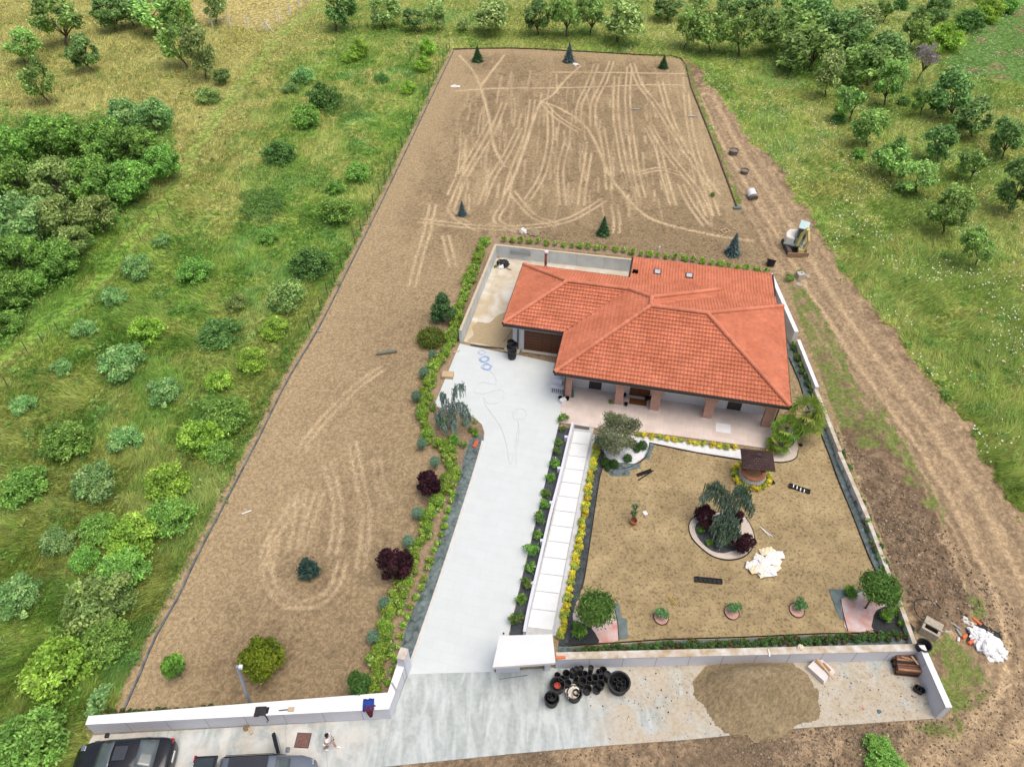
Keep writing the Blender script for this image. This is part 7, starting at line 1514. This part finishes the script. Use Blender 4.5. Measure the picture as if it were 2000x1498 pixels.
M = MB(); M.obox((0,0),(1,0),.55,.085,.3,1.05); dr = M.build('door', carblk, suv, loc=(.33, 1.42, 0), rot=R(113)); bevel(dr, .03); MB().quad((-.5,0,1.06),(.45,0,1.06),(.25,.02,1.5),(-.35,.02,1.5)).build('door_glass', glass, dr); MB().tube([(-.5,0,1.05),(-.36,.02,1.52),(.25,.02,1.52),(.47,0,1.05)], .025, 5).build('window_frame', carblk, dr)
for sy in (-1, 1): bevel(MB().box(1.98,2.2,sy*.60-.13,sy*.60+.13,.70,.84).build('headlight', chrome, suv), .02)
# mini excavator
ye = mat('yellow_paint', (.62,.52,.16), .55, .12, 4, c2=(.68,.60,.30)); cream = mat('cream_paint', (.82,.80,.72), .5, .06, 3); teal = mat('teal_cab', (.26,.42,.42), .4, .12, 3, c2=(.36,.52,.52))
g = G(1549,487); ex = thing('mini_excavator', 'small yellow and cream excavator with teal cab on the dirt road', 'excavator', (g.x, g.y, 0), R(0), None, 1.12)
for sx in (-.62, .62):
    M = MB(); pr = [(math.cos(t)*.22, math.sin(t)*.22) for t in [math.pi/2+math.pi*k/6 for k in range(7)]]; pts = [(-.75+a, .25+b) for a, b in pr]+[(.75-a, .25-b) for a, b in pr]
    n = len(M.V); k = len(pts); M.V += [(sx-.15, a, b) for a, b in pts]+[(sx+.15, a, b) for a, b in pts]; M.C += [(1,1,1)]*2*k; M.F += [tuple(n+i for i in range(k)), tuple(n+k+i for i in range(k))[::-1]]+[(n+i, n+k+i, n+k+(i+1) % k, n+(i+1) % k) for i in range(k)]
    M.build('track', mat('track_rubber', (.11,.09,.075), .9, .3, 6), ex)
MB().box(-.45,.45,-.5,.5,.3,.55).build('chassis', dkm, ex)
M = MB(); M.poly([(-.85,-1.2,.05),(.85,-1.2,.05),(.85,-1.1,.42),(-.85,-1.1,.42)]); bl = MB().box(-.85,.85,-1.22,-1.12,.05,.42).build('blade', mat('worn_blade', (.30,.20,.12), .8, .3, 5), ex); MB().box(-.4,-.3,-1.12,-.4,.2,.3).build('blade_arm', dkm, ex); MB().box(.3,.4,-1.12,-.4,.2,.3).build('blade_arm', dkm, ex)
RZ = Matrix.Rotation(R(-25), 4, 'Z')
def exo(M, nm, m_, bv=.0, par=None):
    o = M.build(nm, m_, par or ex, rot=R(-25), loc=(0, .15, 0)) if par is None else M.build(nm, m_, par)
    return bevel(o, bv, 3) if bv else o
exo(MB().prism([(-.72,-.55),(-.05,-.6),(-.05,.85),(-.35,.88),(-.62,.75),(-.78,.4),(-.82,0)], .58, 1.25), 'engine_cover', cream, .1)
exo(MB().prism([(-.78,-.6),(.72,-.6),(.72,.5),(.4,.85),(-.4,.9),(-.8,.5)], .52, .66), 'platform', teal, .03)
cab = exo(MB().prism([(.0,-.45),(.68,-.45),(.68,.55),(.0,.7)], .6, 1.25), 'cab', teal, .04); exo(MB().prism([(-.03,-.52),(.72,-.52),(.72,.62),(-.03,.75)], 2.12, 2.25), 'cab_roof', mat('pale_teal_roof', (.50,.66,.65), .4, .05, 3), .05)
exo(MB().prism([(.02,-.44),(.66,-.44),(.66,.54),(.02,.66)], 1.25, 2.12), 'cab_glass', mat('cab_glass', (.06,.11,.11), .05, .1, 3, spec=.8))
for a, b in ((0,-.47),(.68,-.47),(.68,.58),(0,.7)): exo(MB().box(a-.03,a+.03,b-.03,b+.03,1.2,2.15), 'cab_pillar', teal)
def beam(pts, wd_, ht, nm, m_):
    M = MB()
    for a, b in zip(pts[:-1], pts[1:]):
        a, b = Vector(a), Vector(b); d = (b-a).normalized(); s = Vector((wd_/2, 0, 0)); q = d.cross(Vector((1,0,0))).normalized()*ht/2; n = len(M.V)
        M.V += [tuple(p) for p in (a-s-q, a+s-q, a+s+q, a-s+q, b-s-q, b+s-q, b+s+q, b-s+q)]; M.C += [(1,1,1)]*8; M.F += [(n,n+1,n+2,n+3),(n+7,n+6,n+5,n+4),(n,n+4,n+5,n+1),(n+1,n+5,n+6,n+2),(n+2,n+6,n+7,n+3),(n+3,n+7,n+4,n)]
    return M.build(nm, m_, ex)
beam([(-.05,-.6,.75),(.12,-.5,1.7),(.35,-.75,2.35)], .2, .24, 'boom', ye); beam([(.38,-.6,2.4),(.52,-1.15,1.55),(.45,-1.0,.75)], .17, .2, 'stick', ye); beam([(.02,-.85,.8),(.25,-1.05,1.7)], .07, .07, 'cylinder', rim)
M = MB(); M.prism([(-.02,-1.1),(.45,-1.15),(.45,-.8),(.0,-.78)], .35, .7); bevel(M.build('bucket', ye, ex), .06)
# person: walking man bent slightly forward, phone held at the chest
skin = mat('skin', (.52,.30,.22), .6, .05, 5, spec=.3); hair = mat('dark_hair', (.02,.016,.014), .7, .2, 20); tee = mat('white_tshirt', (.80,.80,.80), .85, .03, 5); jean = mat('light_denim', (.24,.34,.46), .85, .12, 8)
def skinned(name, V, E_, r, m_, par, root=0, lv=2):
    me = bpy.data.meshes.new(name); me.from_pydata(V, E_, []); me.materials.append(m_); o = add(name, me, par); sk = o.modifiers.new('skin', 'SKIN'); sk.use_smooth_shade = True
    for i, v in enumerate(me.skin_vertices[0].data): v.radius = (r[i], r[i]) if not hasattr(r[i], '__len__') else r[i]; v.use_root = (i == root)
    s = o.modifiers.new('s', 'SUBSURF'); s.levels = s.render_levels = lv; return o
gp_ = G(648,1464); pr_ = thing('person', 'person in white t-shirt and light blue shorts walking on the concrete holding a phone', 'person', (gp_.x-.05, gp_.y+.05, .045), R(-10))
# x forward, y left
V = [(0,0,.95),(.02,0,1.15),(.05,0,1.36),(.08,0,1.47),(.10,0,1.54),(.13,0,1.66),(.13,0,1.74),
     (.05,.19,1.40),(.02,.25,1.15),(.24,.16,1.12),(.33,.06,1.20),(.05,-.19,1.40),(.02,-.26,1.15),(.24,-.16,1.14),(.33,-.04,1.22),
     (0,.10,.90),(.20,.11,.50),(.22,.11,.08),(.36,.12,.04),(0,-.10,.90),(-.02,-.11,.50),(-.30,-.11,.14),(-.20,-.12,.04)]
E_ = [(0,1),(1,2),(2,3),(3,4),(4,5),(5,6),(2,7),(7,8),(8,9),(9,10),(2,11),(11,12),(12,13),(13,14),(0,15),(15,16),(16,17),(17,18),(0,19),(19,20),(20,21),(21,22)]
r = [(.12,.15),(.11,.14),(.12,.17),(.06,.06),(.05,.05),(.09,.085),(.075,.07),.065,.045,.036,.03,.065,.045,.036,.03,.085,.06,.04,.035,.085,.06,.04,.035]
body = skinned('body', V, E_, r, skin, pr_)
skinned('tshirt', [(0,0,.97),(.02,0,1.15),(.05,0,1.36),(.06,0,1.45),(.05,.20,1.40),(.03,.245,1.24),(.05,-.20,1.40),(.03,-.25,1.24)], [(0,1),(1,2),(2,3),(2,4),(4,5),(2,6),(6,7)], [(.17,.21),(.16,.20),(.165,.22),(.09,.10),.10,.085,.10,.085], tee, pr_)
skinned('shorts', [(0,0,.96),(0,.10,.88),(.14,.115,.58),(0,-.10,.88),(-.02,-.115,.58)], [(0,1),(1,2),(0,3),(3,4)], [(.14,.16),.11,.09,.11,.09], jean, pr_)
hd = bmesh.new(); bmesh.ops.create_uvsphere(hd, u_segments=18, v_segments=12, radius=.105)
for v in hd.verts: v.co = Vector((v.co.x*1.08, v.co.y*.95, v.co.z*1.05+1.74)) + Vector((.115, 0, 0))
bmesh.ops.delete(hd, geom=[v for v in hd.verts if v.co.z < 1.70 or (v.co.x > .19 and v.co.z < 1.78)], context='VERTS'); me = bpy.data.meshes.new('hair'); hd.to_mesh(me); hd.free(); me.materials.append(hair); o = add('hair', me, pr_); o.modifiers.new('s', 'SOLIDIFY').thickness = .015
for sy in (-1, 1): bevel(MB().box(.20,.215,sy*.035-.012,sy*.035+.012,1.69,1.705).build('eye', hair, pr_), .004)
MB().tube([(.20,0,1.70),(.235,0,1.665),(.21,0,1.655)], [.012,.018,.01], 6).build('nose', skin, pr_)
for nm, x, y in (('shoe', .30, .115), ('shoe', -.24, -.115)): bevel(MB().box(x-.11,x+.17,y-.05,y+.05,0,.09).build(nm, whp, pr_), .035, 3)
for sy, hx in ((1, .05), (-1, -.03)):
    for k in range(4): MB().tube([(.33,hx+.02*(k-1.5),1.20),(.38,hx*.6+.018*(k-1.5),1.235),(.385,hx*.4+.015*(k-1.5),1.265)], [.011,.010,.008], 5).build('finger', skin, pr_)
    MB().tube([(.32,hx+.035*sy,1.21),(.35,hx+.03*sy,1.25)], [.012,.009], 5).build('thumb', skin, pr_)
ph = bevel(MB().box(.37,.38,-.035,.045,1.22,1.36).build('phone', blk, None), .004); tag(ph, 'black phone held by the person in the white t-shirt', 'phone'); ph.location = pr_.location; ph.rotation_euler = (0, 0, R(-10))
